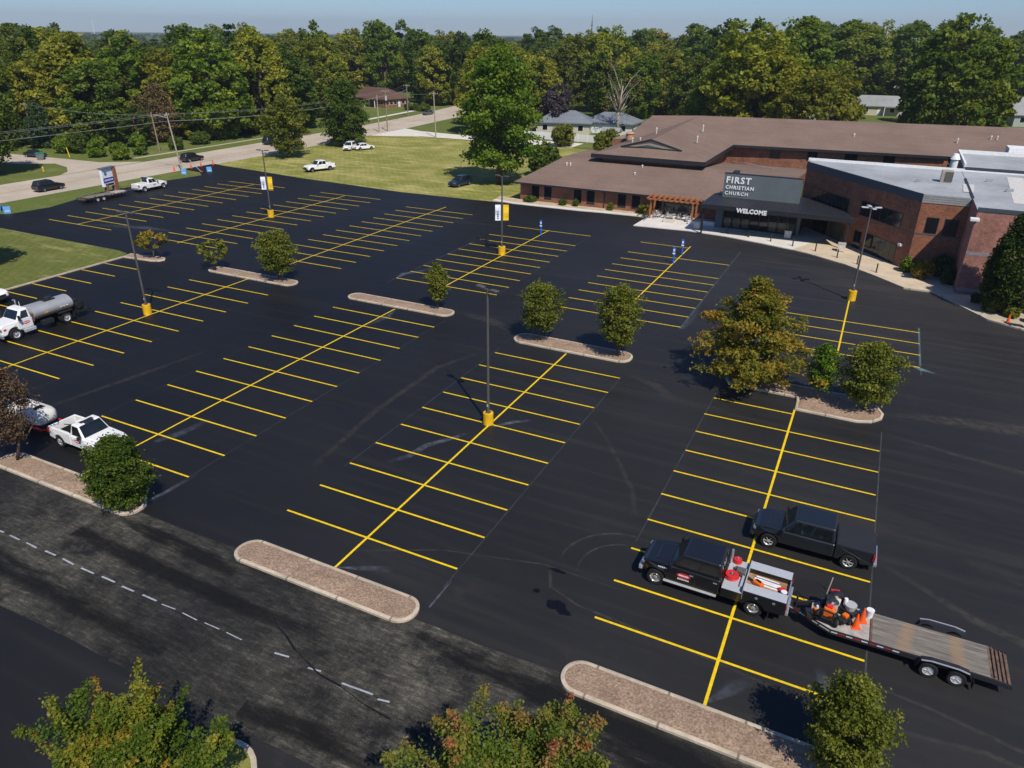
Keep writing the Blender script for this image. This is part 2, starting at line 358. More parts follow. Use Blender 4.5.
def speck_mat(name, c, var=.25, scale=7, rough=.85, big=.3, bigscale=.35):
    m, nt, N, L, B = newmat(name)
    v = mapped(N, L); n1 = nz(N, L, scale, v, 5, .75); n2 = nz(N, L, bigscale, v, 6, .65)
    k = ramp(N, L, n1, [(.25, tuple(x*(1-var) for x in c)), (.75, tuple(min(1,x*(1+var)) for x in c))])
    k = mix(N, L, 1., k, ramp(N, L, n2, [(.25, (1-big,)*3), (.75, (1+big*.6,)*3)]), 'MULTIPLY')
    L.new(k, B.inputs['Base Color']); B.inputs['Roughness'].default_value = rough; B.inputs['Specular IOR Level'].default_value = .25
    bump(N, L, B, n1, .3, .01); return m
def paint_mat(name, c, wear=.45):
    m, nt, N, L, B = newmat(name)
    v = mapped(N, L); n1 = nz(N, L, 5, v, 6, .7); n2 = nz(N, L, .3, v, 4)
    k = ramp(N, L, n1, [(.2, tuple(x*(1-wear) for x in c)), (.6, c)])
    k = mix(N, L, 1., k, ramp(N, L, n2, [(.3, (.86,.86,.86)), (.7, (1.05,1.05,1.05))]), 'MULTIPLY')
    L.new(k, B.inputs['Base Color']); B.inputs['Roughness'].default_value = .6; B.inputs['Specular IOR Level'].default_value = .3
    return m
def ghost_mat(name, c, lo=.45, hi=.75, mx=.8, scale=2.5, stretch=(1,1,1)):   # thin, patchy paint film or dust on the asphalt
    m, nt, N, L, B = newmat(name)
    v = mapped(N, L, stretch); n1 = nz(N, L, scale, v, 6, .7)
    B.inputs['Base Color'].default_value = (*c, 1); B.inputs['Roughness'].default_value = .85; B.inputs['Specular IOR Level'].default_value = .2
    at = N.new('ShaderNodeAttribute'); at.attribute_name = 'film'
    mu = N.new('ShaderNodeMath'); mu.operation = 'MULTIPLY'
    L.new(ramp(N, L, n1, [(lo, (0,0,0)), (hi, (mx,)*3)]), mu.inputs[0]); L.new(at.outputs['Fac'], mu.inputs[1])
    L.new(mu.outputs[0], B.inputs['Alpha']); return m
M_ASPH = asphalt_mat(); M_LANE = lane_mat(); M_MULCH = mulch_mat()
M_LAWN = grass_mat('lawn_grass', (.140,.155,.028), (.275,.27,.072), (.42,.36,.14), .66)
M_PLOT = grass_mat('plot_grass', (.085,.110,.024), (.165,.175,.045), (.245,.225,.085), .5)
M_LAWN2 = grass_mat('verge_grass', (.080,.112,.022), (.145,.172,.045), (.23,.215,.085), .45, False)
M_FLOOR = grass_mat('woodland_floor', (.045,.070,.016), (.080,.110,.026), (.115,.120,.045), .3, False)
M_KERB = speck_mat('kerb_concrete', (.50,.42,.32), .2, 6, .85, .35, .8)
def kerb_joints():
    nt = M_KERB.node_tree; N, L, B = nt.nodes, nt.links, nt.nodes['Principled BSDF']
    src = B.inputs['Base Color'].links[0].from_socket
    w = N.new('ShaderNodeTexWave'); w.bands_direction = 'X'; w.inputs['Scale'].default_value = .105; L.new(mapped(N, L), w.inputs['Vector'])
    L.new(mix(N, L, ramp(N, L, w.outputs['Fac'], [(.9985, (0,0,0)), (.9996, (.75,.75,.75))]), src, (.07,.06,.05)), B.inputs['Base Color'])
kerb_joints()
M_CONC = speck_mat('concrete', (.66,.62,.56), .08, 5, .8, .15, .5)
M_TAN = speck_mat('tan_paving', (.56,.46,.33), .14, 5, .85, .2, .5)
M_ROAD = speck_mat('road_concrete', (.47,.40,.32), .12, 3, .85, .22, .12)
M_YEL = paint_mat('yellow_paint', (.88,.60,.008)); M_WHITE = paint_mat('white_paint', (.40,.43,.47), .7)
M_ROADYEL = paint_mat('faded_yellow_paint', (.55,.36,.10), .5)
def sheet(name, poly, z, m, kind='structure'):
    b = MB(); b.add([(x,y,z) for x,y in poly], [tuple(range(len(poly)))])
    o = b.build(name, m); o['kind'] = kind; return o
# ------------------------------------------------------------------ ground sheets
g = MB(); n = 48
ring = lambda r: [(CAM.x+r*math.cos(6.2832*i/n), CAM.y+r*math.sin(6.2832*i/n), -.09) for i in range(n)]
g.v = ring(9000); g.f = [tuple(range(n))]
o = g.build('ground', M_FLOOR); o['kind'] = 'structure'
sheet('lawn', [(-97.5,82.6),(-94.2,82),(-84.9,80.9),(-72.9,79),(-63.3,78.2),(-50,77),(-36,77.3),(-28.6,78.1),(-9,78),(-9,110),(-30,139),(-97.5,139)], -.045, M_LAWN)
sheet('verge', [(-98,20),(-88,20),(-88.7,42.7),(-92.2,53.6),(-91.2,66.4),(-90.2,72.5),(-93,74.6),(-98,75.5)], -.045, M_LAWN2)
sheet('verge', [(-170,-40),(-112,-40),(-112,300),(-170,300)], -.06, M_LAWN2)
sheet('verge', [(-98,148.5),(-30,148),(-30,215),(-110,215)], -.06, M_LAWN2)
sheet('verge', [(-70,139.5),(-25,139.5),(-20,200),(-72,200)], -.055, M_LAWN2)
sheet('verge', [(-10,235),(70,235),(70,300),(-10,300)], -.06, M_LAWN2)
# main road: concrete with a double yellow centre line
def ribbon(name, pts, hw, z, m, off=0):
    b = MB()
    for i, (x, y) in enumerate(pts):
        p0 = pts[max(0,i-1)]; p1 = pts[min(len(pts)-1,i+1)]; d = Vector((p1[0]-p0[0], p1[1]-p0[1], 0)).normalized(); nn = Vector((-d.y, d.x, 0))
        b.v += [(x+nn.x*(off+hw), y+nn.y*(off+hw), z), (x+nn.x*(off-hw), y+nn.y*(off-hw), z)]
    for i in range(len(pts)-1): b.f.append((2*i, 2*i+1, 2*i+3, 2*i+2))
    o = b.build(name, m); o['kind'] = 'structure'; return o
RC = [(-105.2,-60),(-105,40),(-104.6,90),(-105,130),(-106,155),(-109,185),(-114,215),(-122,250),(-134,300)]
ribbon('road', RC, 7.2, -.03, M_ROAD)
for s in (-.14, .14): ribbon('road_centre_line', RC, .07, -.024, M_ROADYEL, s)
sheet('driveway', [(-112.3,60.5),(-114.5,63.5),(-119,66.5),(-125,68.2),(-131,64.2),(-150,63),(-175,62),(-175,71),(-150,71),(-130,72.8),(-119,73.4),(-112.3,78)], -.034, M_ROAD)
sheet('side_street', [(-99,134),(-92.5,136),(-86,139.4),(-45,139.8),(-45,147.6),(-78,146.8),(-92,148.6),(-101,152.5)], -.034, M_CONC)
sheet('footpath', [(-118.0,80),(-116.9,80),(-117.2,130),(-118.2,130)], -.04, M_ROAD)
sheet('footpath', [(-120.5,150),(-118.9,150),(-123.5,195),(-125.5,195)], -.04, M_CONC)
# sealed parking lot with an exit onto the road at both ends
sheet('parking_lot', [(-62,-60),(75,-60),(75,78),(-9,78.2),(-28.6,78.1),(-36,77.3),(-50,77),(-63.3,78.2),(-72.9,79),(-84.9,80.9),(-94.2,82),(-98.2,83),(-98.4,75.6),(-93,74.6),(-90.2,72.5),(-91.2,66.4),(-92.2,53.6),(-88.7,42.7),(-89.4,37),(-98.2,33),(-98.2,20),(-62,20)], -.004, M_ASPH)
def wavy(x0, x1, y, amp, n, seed):
    r = random.Random(seed); return [(x0+(x1-x0)*i/n, y+r.uniform(-amp, amp)) for i in range(n+1)]
sheet('access_lane', wavy(-62, 13, -11.55, .06, 30, 1)+wavy(15, 75, -11.2, .15, 20, 3)+list(reversed(wavy(-62, 75, -3.75, .12, 60, 2))), .001, M_LANE)
# fresher seal brushed over the lane's edges (dark patches of the same sealer, no lighter or darker paint)
M_SEALP = ghost_mat('sealer_film', (.0085,.0088,.0098), .32, .5, .96, .8, (.18,1,1))
def film(name, strips, m, z):
    """thin films: each strip is a list of (x, y, halfwidth, strength) along its middle"""
    b = MB(); val = []
    for st in strips:
        base = len(b.v); k = len(st)
        for i, (x, y, hw, s) in enumerate(st):
            p0 = st[max(0,i-1)]; p1 = st[min(k-1,i+1)]; d = Vector((p1[0]-p0[0], p1[1]-p0[1], 0)).normalized(); nn = Vector((-d.y, d.x, 0))
            for t, q in ((1,0), (.45,.9), (-.45,.9), (-1,0)):
                b.v.append((x+nn.x*hw*t, y+nn.y*hw*t, z)); val.append(s*q)
        for i in range(k-1):
            for j in range(3):
                a = base+i*4+j; b.f.append((a, a+1, a+5, a+4))
    o = b.build(name, m); o['kind'] = 'structure'
    at = o.data.attributes.new('film', 'FLOAT', 'POINT'); at.data.foreach_set('value', val)
    return o
film('sealer_patch', [[(-13,-4.6,.2,.4),(-10,-4.8,.5,1),(-6,-5.0,.6,1),(-4,-5.2,.3,.3)],[(6,-4.5,.25,.5),(8.5,-4.8,.55,1),(11.5,-4.9,.6,1),(14,-5.2,.9,1),(20,-6,1.3,.9),(30,-7,1.5,.8),(45,-7,1.5,.8)],
  [(-40,-9.8,.7,1),(-20,-9.6,.8,1),(-8,-9.9,.7,.8),(-3,-10.2,.5,.3)],[(-14,-6.4,.5,.8),(-9,-6.6,.6,.9),(-2,-6.7,.5,.7),(3,-6.5,.4,.2)],[(15,-9,2.2,.9),(30,-9,2.3,1),(60,-9,2.3,1)],[(2,-10.9,.5,.7),(5,-10.5,.6,.9),(9,-10.6,.5,.5)]], M_SEALP, .0035)
M_DUST = ghost_mat('tyre_dust', (.115,.104,.088), .35, .72, .6, 1.8)
def arc(cx_, cy_, r, a0, a1, n, hw, s):
    return [(cx_+r*math.cos(R(a0+(a1-a0)*i/n)), cy_+r*math.sin(R(a0+(a1-a0)*i/n)), hw, s*math.sin(math.pi*(i+.6)/(n+1.2))) for i in range(n+1)]
film('tyre_track', [arc(12.6,3.4,3.0,190,62,16,.09,1.),arc(12.9,3.3,2.3,200,75,14,.08,.9),[(9.4,2.2,.10,.6),(10.0,.9,.10,1),(11.6,.3,.09,1),(17,-.1,.1,.8),(24,-.9,.12,.3)],[(13.9,5.7,.09,.3),(16,6.2,.12,1),(18,6.3,.12,.4)],
  [(24.5,-.6,.14,.3),(28,-.1,.16,1),(33,-.9,.2,1),(40,-2,.2,.8)],[(23,1.5,.1,.2),(26,1.2,.13,.9),(32,0,.16,.9),(40,-1.5,.2,.6)],[(24,10,.2,.2),(28,7.5,.35,.9),(33,5.8,.4,.9),(40,5,.4,.6)],
  [(0,-1.2,.1,.3),(4,.9,.07,.9),(9,2.2,.07,.9),(14,2.2,.07,.3)],[(4,20,.12,.2),(8,15,.16,.5),(11,10.5,.18,.7),(12,8,.2,.2)],[(23.5,27.5,.4,.2),(28,28.5,.9,.9),(34,29.5,1.3,.9),(42,30,1.4,.8)],[(24,24.5,.2,.2),(28,23.6,.3,.8),(35,22.5,.35,.8)],
  [(-6.5,24,.3,.2),(-8,20,.35,.6),(-8,12,.3,.7),(-7,4,.3,.3)],[(-26.5,14,.3,.2),(-27.5,8,.35,.7),(-28.5,2,.3,.3)],[(-12,31.5,.5,.3),(-9,31,.8,.9),(-6.5,30,.6,.4)],[(6,25.5,.3,.3),(8.5,24.6,.6,.8),(10,23,.5,.3)],[(28,12,.6,.2),(33,11,.9,.6),(42,12,1.0,.6)]], M_DUST, .0045)
# ------------------------------------------------------------------ painted markings
lines = MB()
def stripe(x0, y0, x1, y1, w=.12, z=.008):
    d = Vector((x1-x0, y1-y0, 0)).normalized(); nn = Vector((-d.y, d.x, 0))*w/2
    lines.add([(x0-nn.x,y0-nn.y,z),(x1-nn.x,y1-nn.y,z),(x1+nn.x,y1+nn.y,z),(x0+nn.x,y0+nn.y,z)], [(0,1,2,3)])
rl = random.Random(4)
def column(xs, xl, xr, ys, sy0, sy1, noleft=(), noright=(), w=.12):
    stripe(xs, sy0, xs, sy1, .13, .0095)
    for i, y in enumerate(ys):
        j = lambda: rl.uniform(-.05, .05)
        a = xl+j() if i not in noleft else xs; b_ = xr+j() if i not in noright else xs
        if a != b_: stripe(a, y+j()*.5, b_, y+j()*.5, w)
Q = lambda y0, n_: [y0+2.74*i for i in range(n_)]
column(0, -5.35, 5.45, Q(0,10), -2.68, 27.2)
column(18.14, 12.6, 23.7, Q(-.06,10), -2.68, 27.2, (), (9,))
column(-18.6, -24.1, -12.75, Q(-.1,11), -2.68, 29.6)
column(-37.7, -43.0, -32.1, Q(-.3,11), -2.68, 30.1)
for i in range(-1, 5): stripe(-56.05, 15.9+2.78*i, -50.8, 15.95+2.78*i, .12)
column(-75.5, -81.4, -68.8, Q(37.6,13), 37.6, 70.2)
column(-56.0, -61.2, -49.3, Q(37.5,13), 37.0, 70.0)
column(-37.5, -42.95, -31.4, Q(37.75,12), 36.6, 70.6)
column(-17.95, -24.0, -11.9, [37.8,40.5,43.1,45.8,48.5,51,53.7,56.3,59.1,64.5], 37.4, 64.7)
column(.95, -5.2, 6.9, [37.5,40.4,43.15,45.9,48.6,51.25,53.8,56.6,59.5,64.7], 37.2, 65.6, (), (7,9))
column(20.05, 14.9, 26.2, [37.6,40.4,43.2,46.05], 37.6, 52.5)
o = lines.build('parking_stripes', M_YEL); o['kind'] = 'structure'
lines = MB()
x = -50.
while x < -1.2:
    stripe(x, -8.22+rl.uniform(-.03,.03), x+rl.uniform(.8,.95), -8.22+rl.uniform(-.03,.03), .085 if x < -6 else .05); x += rl.choice([1.3,1.36,1.45])
for xa, xb in ((1.2,1.9),(3.0,3.6),(4.75,6.2),(6.5,7.0)): stripe(xa, -8.15, xb, -8.05, .08)
o = lines.build('lane_dashes', M_WHITE); o['kind'] = 'structure'
M_CHALK = ghost_mat('chalk_line', (.15,.16,.19), .25, .75, .6, 1.2, (1,.4,1))
M_CHALKT = ghost_mat('teal_marker_paint', (.22,.36,.36), .2, .6, .75, 1.2)
cl = lambda x_, y0, y1, s, hw=.045: [(x_, y0+(y1-y0)*i/8, hw, s) for i in range(9)]
film('chalk_guide_line', [cl(-5.4,5,26,.6), cl(5.5,-1.5,25,.6), cl(12.62,6,27.4,.65), cl(23.75,-3,24.6,.9), cl(-12.8,-3,29,.5), cl(-24.2,2,28,.35), cl(-11.9,37,63,.5,.06), cl(-24.0,36,55,.9,.08), cl(6.95,37,66,.8,.10), cl(-32.1,2,28,.3), cl(-43,10,28,.25), cl(26.25,36,47.5,.9,.07), cl(-31.3,37,71,.3,.06), cl(-5.6,27,30,.6)], M_CHALK, .0055)
film('overspray', [[(.1,-2.55,.05,1),(1.4,-2.0,.22,.6),(2.6,-1.4,.3,.0)],[(.3,13.5,.1,.9),(1.2,14.6,.25,.9),(2.3,15.6,.2,0)],[(-3.4,6.5,.25,0),(-2.6,7.7,.3,.5),(-2.3,9.4,.3,.7),(-1.5,10.6,.25,.9),(-.8,12.0,.2,.0)],[(18.2,-2.4,.1,.6),(19.0,-1.2,.4,.3),(19.6,-.4,.3,0)],
  [(-24.0,37.9,.1,.9),(-24.2,39.4,.5,.9),(-23,41.2,.35,.5),(-22.2,44.5,.15,0)],[(7,37.2,.3,.4),(7.2,39.5,.5,.25),(7,43,.4,.2),(7,47,.2,0)],[(-18.6,30,.1,.3),(-18,27.5,.4,.6),(-18.4,24,.3,0)],[(-12.9,-3,.15,.9),(-12.7,-1.5,.2,.6),(-12.6,.5,.1,0)],[(5.6,-2.9,.06,1),(5.6,-2.1,.08,1),(5.6,-.9,.05,.6)],[(22.7,-.3,.15,.9),(22.3,.6,.35,.6),(21.9,1.4,.2,0)],[(-18,1.9,.3,.3),(-17.4,3.4,.45,.5),(-17.2,6,.3,0)],[(-74.5,38,.5,0),(-66,40.5,.9,.6),(-61,41,.4,0)]], ghost_mat('overspray_film', (.30,.35,.44), .32, .78, .5, 2.2), .0065)
film('marker_spray', [[(25.6,37.7,.12,.6),(26.3,37.2,.35,1),(27.4,36.9,.2,.0)],cl(26.2,38,47.3,.5,.1)], M_CHALKT, .007)
tc = MB(); tp = [(1.0,-8.15),(1.7,-8.75),(2.3,-8.6),(3.1,-8.95),(4.2,-8.62),(5.4,-8.7),(6.6,-8.35),(8.2,-8.5)]
tp = [(-.6,-6.4),(.2,-6.9),(1.0,-7.2),(1.9,-7.65),(2.7,-7.9),(3.6,-8.2),(4.8,-8.3),(6.2,-8.6),(7.5,-8.7)]
for i in range(len(tp)-1):
    a, b_ = Vector(tp[i]), Vector(tp[i+1]); d = (b_-a).normalized(); nn = Vector((-d.y, d.x))*(.018+.014*(i%3))
    tc.add([(a.x-nn.x,a.y-nn.y,.0085),(b_.x-nn.x,b_.y-nn.y,.0085),(b_.x+nn.x,b_.y+nn.y,.0085),(a.x+nn.x,a.y+nn.y,.0085)], [(0,1,2,3)])
o = tc.build('sealed_crack', mat('crack_tar', (.005,.005,.0055), .5, .4)); o['kind'] = 'structure'
# oily spill and leaves
sp = MB(); rp = random.Random(8)
for cx_, cy_, rx_, ry_ in ((10.75,-.15,.62,.36),(11.25,-.42,.42,.18),(9.55,.35,.16,.18),(9.9,2.1,.5,.12)):
    k = 22; pts = [(cx_+rx_*math.cos(6.283*i/k)*rp.uniform(.65,1.15), cy_+ry_*math.sin(6.283*i/k)*rp.uniform(.65,1.15), .006+.0004*cx_/10) for i in range(k)]
    sp.add(pts, [tuple(range(k))])
o = sp.build('wet_spill', mat('wet_sealer', (.0035,.0035,.004), .3, .4)); o['kind'] = 'structure'
# ------------------------------------------------------------------ kerbed islands
def rrect(x0, x1, y0, y1, r, seg=8):
    P = []
    for cx_, cy_, a in ((x1-r,y0+r,-90),(x1-r,y1-r,0),(x0+r,y1-r,90),(x0+r,y0+r,180)):
        for i in range(seg+1): P.append((cx_+r*math.cos(R(a+90*i/seg)), cy_+r*math.sin(R(a+90*i/seg))))
    return P
def inset(P, d):
    n_ = len(P); out = []
    for i in range(n_):
        a, b, c = Vector(P[i-1]), Vector(P[i]), Vector(P[(i+1)%n_])
        e1 = (b-a).normalized() if (b-a).length > 1e-6 else (c-b).normalized(); e2 = (c-b).normalized() if (c-b).length > 1e-6 else e1
        n1 = Vector((-e1.y, e1.x)); n2 = Vector((-e2.y, e2.x)); m_ = (n1+n2)
        m_ = m_/max(.3, m_.length_squared)*2 if m_.length > .1 else n1
        out.append((b.x+m_.x*d, b.y+m_.y*d))
    return out
def kerb_ring(P, w, h):
    I = inset(P, w); n_ = len(P); T = inset(P, .03); b = MB()
    b.v = [(x,y,-.05) for x,y in P]+[(x,y,h-.02) for x,y in P]+[(x,y,h) for x,y in T]+[(x,y,h) for x,y in I]+[(x,y,-.02) for x,y in I]
    for k in range(4):
        for i in range(n_):
            j = (i+1)%n_; b.f.append((k*n_+i, k*n_+j, (k+1)*n_+j, (k+1)*n_+i))
    return b, I
def island(P, label, fill=None, w=.17, h=.14, name='planting_island', group='kerbed planting islands in the lot', fname='mulch'):
    cx_ = sum(p[0] for p in P)/len(P); cy_ = sum(p[1] for p in P)/len(P)
    Pl = [(x-cx_, y-cy_) for x,y in P]
    t = thing(name, label, 'island', (cx_,cy_,0), 0, group)
    b, I = kerb_ring(Pl, w, h); b.build('kerb', M_KERB, t, smooth=True)
    f = MB(); f.add([(x,y,h-.035) for x,y in I]+[(0,0,h+.05)], [(i,(i+1)%len(I),len(I)) for i in range(len(I))])
    f.build(fname, fill or M_MULCH, t); return t
island(rrect(-24.5,-12.45,-4.5,-2.82,.8), 'mulch island at the left edge holding a round green bush and a leaning brown tree')
island(rrect(-5.3,5.35,-4.45,-2.72,.84), 'bare mulch island without any plant, in the middle of the near edge of the lot')
island(rrect(12.5,30,-4.5,-2.72,.86), 'long mulch island at the bottom right with one small tree, nearest to the trailer')
island(rrect(-43.9,-31.9,30.1,31.9,.85), 'narrow mulch island with a round tree at one end and a thin one opposite')
island(rrect(-24.8,-12.9,29.9,31.7,.85), 'narrow mulch island with a single small upright tree at its right end')
island(rrect(-5.3,5.2,27.4,29.6,1.0), 'mulch island with two matching round trees on it, in the centre of the lot')
bul = [(12.7,28.3),(13.0,27.65),(13.6,27.4),(18.0,27.3),(18.1,26.8),(18.15,25.3),(22.2,25.3),(23.1,25.7),(23.7,26.5),(23.8,27.3),(23.4,28.3),(22.6,29.0),(21.2,29.4),(13.6,29.5),(12.9,29.1)]
island(bul, 'stepped mulch island under the big orange tinged maple and two smaller trees')
island([(-56.3,29.5),(-52.0,29.9),(-51.2,30.3),(-51.0,30.9),(-51.5,31.45),(-52.4,31.5),(-56.6,30.9)], 'small tapered island at the corner of the grass plot, under a thin tree')
rg = [(3.3+1.75*math.cos(R(a)), -14.2+2.2*math.sin(R(a))) for a in range(0, 360, 12)]
island(rg, 'rounded grass island half hidden by the nearest tree at the bottom left', M_LAWN, .2, .15, 'grass_island', None, 'turf')
# raised grass plot at the left
GP = [(-110,-45),(-56.2,-45),(-56.2,29.4),(-57.0,30.7),(-59,31.1),(-82,31.3),(-90,28.5),(-97,24),(-110,24)]
t = thing('grass_plot', 'large raised plot of mown grass with a concrete kerb, left of the parked tank truck', 'lawn', (0,0,0))
kb = MB(); kb.box(-56.35,-56.18,-45,29.5,-.05,.14); kb.build('kerb', M_KERB, t, bevel=.02)
f = MB(); f.add([(x,y,.11) for x,y in GP]+[(x,y,-.05) for x,y in GP], [tuple(range(len(GP)))]+[(i+len(GP),(i+1)%len(GP)+len(GP),(i+1)%len(GP),i) for i in range(len(GP))])
f.v = [(x if x < -56.3 else -56.34, y, z) for x,y,z in f.v]
f.build('turf', M_PLOT, t)
# ------------------------------------------------------------------ church
M_BRICK = brick_mat('red_brick', (.30,.115,.060), (.22,.082,.045), (.26,.20,.16))
M_BRICKD = brick_mat('dark_red_brick', (.33,.125,.065), (.24,.09,.05), (.20,.15,.12))
M_PINK = brick_mat('pinkish_brick', (.37,.165,.125), (.30,.132,.10), (.34,.24,.21))
def shingle_mat(name, c):
    m, nt, N, L, B = newmat(name)
    v = mapped(N, L); n1 = nz(N, L, 4, v, 5, .75); n2 = nz(N, L, .18, v, 6, .6); vv = mapped(N, L, (.05,1,1)); n3 = nz(N, L, 2.5, vv, 4)
    k = ramp(N, L, n1, [(.25, tuple(x*.75 for x in c)), (.75, tuple(x*1.25 for x in c))])
    k = mix(N, L, 1., k, ramp(N, L, n2, [(.3, (.85,.84,.84)), (.7, (1.1,1.1,1.1))]), 'MULTIPLY')
    k = mix(N, L, 1., k, ramp(N, L, n3, [(.3, (.9,.9,.9)), (.7, (1.08,1.08,1.08))]), 'MULTIPLY')
    L.new(k, B.inputs['Base Color']); B.inputs['Roughness'].default_value = .9; B.inputs['Specular IOR Level'].default_value = .2
    bump(N, L, B, n1, .4, .02); return m
M_SHIN = shingle_mat('brown_shingles', (.195,.137,.108))
M_MEMB = speck_mat('roof_membrane', (.36,.378,.395), .12, 2, .75, .35, .16)
M_CAP = mat('white_coping', (.75,.75,.74), .6, .4, 0, .08)
M_DARK = mat('black_metal', (.018,.019,.022), .45, .5, 0, .2)
M_SLATE = mat('slate_panel', (.115,.135,.145), .55, .4, 0, .08, .6)
M_BLUEBAND = mat('slate_blue_coping', (.055,.075,.092), .5, .4, 0, .12)
M_GREYBAND = mat('grey_siding', (.30,.30,.29), .6, .4, 0, .12)
def glass_mat(name, c, rough=.08, spec=.6):
    m, nt, N, L, B = newmat(name)
    v = mapped(N, L, (.6,.6,.6)); f = nz(N, L, 1.3, v, 3)
    L.new(ramp(N, L, f, [(.3, tuple(x*.5 for x in c)), (.7, tuple(x*1.6 for x in c))]), B.inputs['Base Color'])
    B.inputs['Roughness'].default_value = rough; B.inputs['Specular IOR Level'].default_value = spec; return m
M_GLASS = glass_mat('dark_glass', (.006,.007,.009)); M_CURT = glass_mat('curtained_glass', (.10,.09,.06), .2)
M_LETTER = mat('white_lettering', (.80,.80,.78), .5, .4, 0, .03)
M_WOODP = mat('stained_timber', (.33,.125,.048), .7, .3, 0, .25, 6)
M_BEIGE = mat('beige_siding', (.42,.39,.31), .7, .3, 0, .08)
CH = thing('church', 'large brick church with brown shingle roofs, black entrance canopy and flat grey roofed wing', 'church', (0,81,0))
def cp(mb, name, m, parent=None, **k):
    pr = parent or CH
    dx, dy, dz = 0, 81, 0
    mb.v = [(x-dx, y-dy, z-dz) for x,y,z in mb.v]
    return mb.build(name, m, pr, **k)
# left (front) wing
wl_ = MB().box(-30,1.5,81,104,-.05,2.8); W1 = cp(wl_, 'wall', M_BRICK)
def win(q, u0, u1, v0, v1, parent=None, glass=None, fr=.06, bars=0, name='window', fm=None):
    f = MB().panel(q, u0, u1, v0, v1, .03, .08); w_ = cp(f, name, fm or M_DARK, parent)
    a = (Vector(q[1])-Vector(q[0])).length; hgt = (Vector(q[3])-Vector(q[0])).length
    du, dv = fr/a, fr/hgt; n_ = bars+1
    g_ = MB(); uu = (u1-u0-du)/n_
    for i in range(n_): g_.panel(q, u0+du+uu*i, u0+uu*(i+1), v0+dv, v1-dv, .036, .02)
    g_.v = [(x, y-81, z) for x,y,z in g_.v]
    g_.build('pane', glass or M_GLASS, w_)
qf = [(-30,81,0),(1.5,81,0),(1.5,81,2.8),(-30,81,2.8)]
U = lambda x: (x+30)/31.5
for x0, x1 in ((-28,-26.75),(-25.9,-24.65),(-20.95,-19.7),(-18.85,-17.6),(-13.9,-12.65),(-11.75,-10.5),(-8.3,-7.2),(-6.4,-5.2)):
    win(qf, U(x0), U(x1), .16, .93)
b = MB().box(-6.9,-2.2,80.94,80.97,.1,2.5); cp(b, 'glass_door', M_GLASS)
bb = MB()
for x in (-6.9,-5.7,-4.5,-3.3,-2.2): bb.box(x-.04,x+.04,80.9,80.938,.05,2.5)
cp(bb, 'door_frame', M_DARK)
for x in (-16.05,): cp(MB().box(x-.05,x+.05,80.9,80.98,.1,2.8), 'downpipe', M_DARK)
# lower roof, hipped on the left, meeting the link roof on the right
E0 = 80.05; T1 = 93.2
b = MB()
b.add([(-30.7,E0,2.85),(3.2,E0,2.85),(3.2,E0,2.7),(-30.7,E0,2.7),(-27.6,T1,5.25),(9.6,91.5,5.0),(-30.7,107,2.85),(9.6,84.2,3.6),(9.6,113.6,3.15),(-4,113.6,3.15),(-4,T1,5.25),(-27.6,104,5.0)],
  [(0,1,7,5,10,4),(3,2,1,0),(0,4,11,6),(10,5,8,9),(4,10,9,11)])
cp(b, 'roof', M_SHIN)
b = MB().box(-30.72,2.2,E0-.05,E0-.004,2.62,2.87).box(-30.74,-30.71,E0,107,2.62,2.85); cp(b, 'fascia', M_DARK)
b = MB().add([(-30.5,E0,2.68),(2.2,E0,2.68),(2.2,81.2,2.68),(-30.5,81.2,2.68)], [(3,2,1,0)]); cp(b, 'soffit', M_DARK)
b = MB()
for a_, c_ in (((-3.6,113,3.6),(3.2,103.5,4.45)),((-1.6,113.4,3.5),(4.6,104.5,4.2))): b.bar(a_, c_, .16, .05)
cp(b, 'flashing', mat('light_flashing', (.42,.36,.31), .6, .4))
# upper cross wing with a half gable at the front
b = MB().box(-20.7,-5.2,92.6,122,2.9,6.0); cp(b, 'wall', M_BRICK)
zE = 6.3; RX = -13.1
b = MB()
EL = [(-22.2,91.4,zE),(-3.9,91.4,zE)]
gL = (-17.6,93.8,7.45); gR = (-8.6,93.8,7.45); gA = (RX,93.4,8.75); pk = (RX,126.5,9.65)
b.add([EL[0],EL[1],gL,gR,gA,pk,(-22.2,127,zE),(-3.9,113.6,zE),(RX,93.4,8.75),(-22.2,91.4,zE-.25),(-3.9,91.4,zE-.25)],
  [(0,1,3,2),(0,2,4,5,6),(1,7,5,4,3)])
cp(b, 'roof', M_SHIN)
b = MB().add([(gL[0]+.35,93.82,7.5),(gR[0]-.35,93.82,7.5),(RX,93.62,8.62)], [(0,1,2)]); cp(b, 'gable_panel', M_BEIGE)
b = MB(); b.bar((gL[0]-.5,93.55,7.38),(RX,93.1,8.80),.2,.24); b.bar((RX,93.1,8.80),(gR[0]+.5,93.55,7.38),.2,.24); cp(b, 'bargeboard', M_DARK)
b = MB().box(-22.3,-3.85,91.3,91.39,zE-.62,zE+.02); b.box(-3.89,-3.82,91.3,113.4,zE-.62,zE+.02); b.box(-22.3,-22.22,91.3,126,zE-.5,zE); b.add([(-22.2,91.4,zE-.6),(-3.9,91.4,zE-.6),(-3.9,127,zE-.6),(-22.2,127,zE-.6)], [(3,2,1,0)]); cp(b, 'fascia', M_DARK)
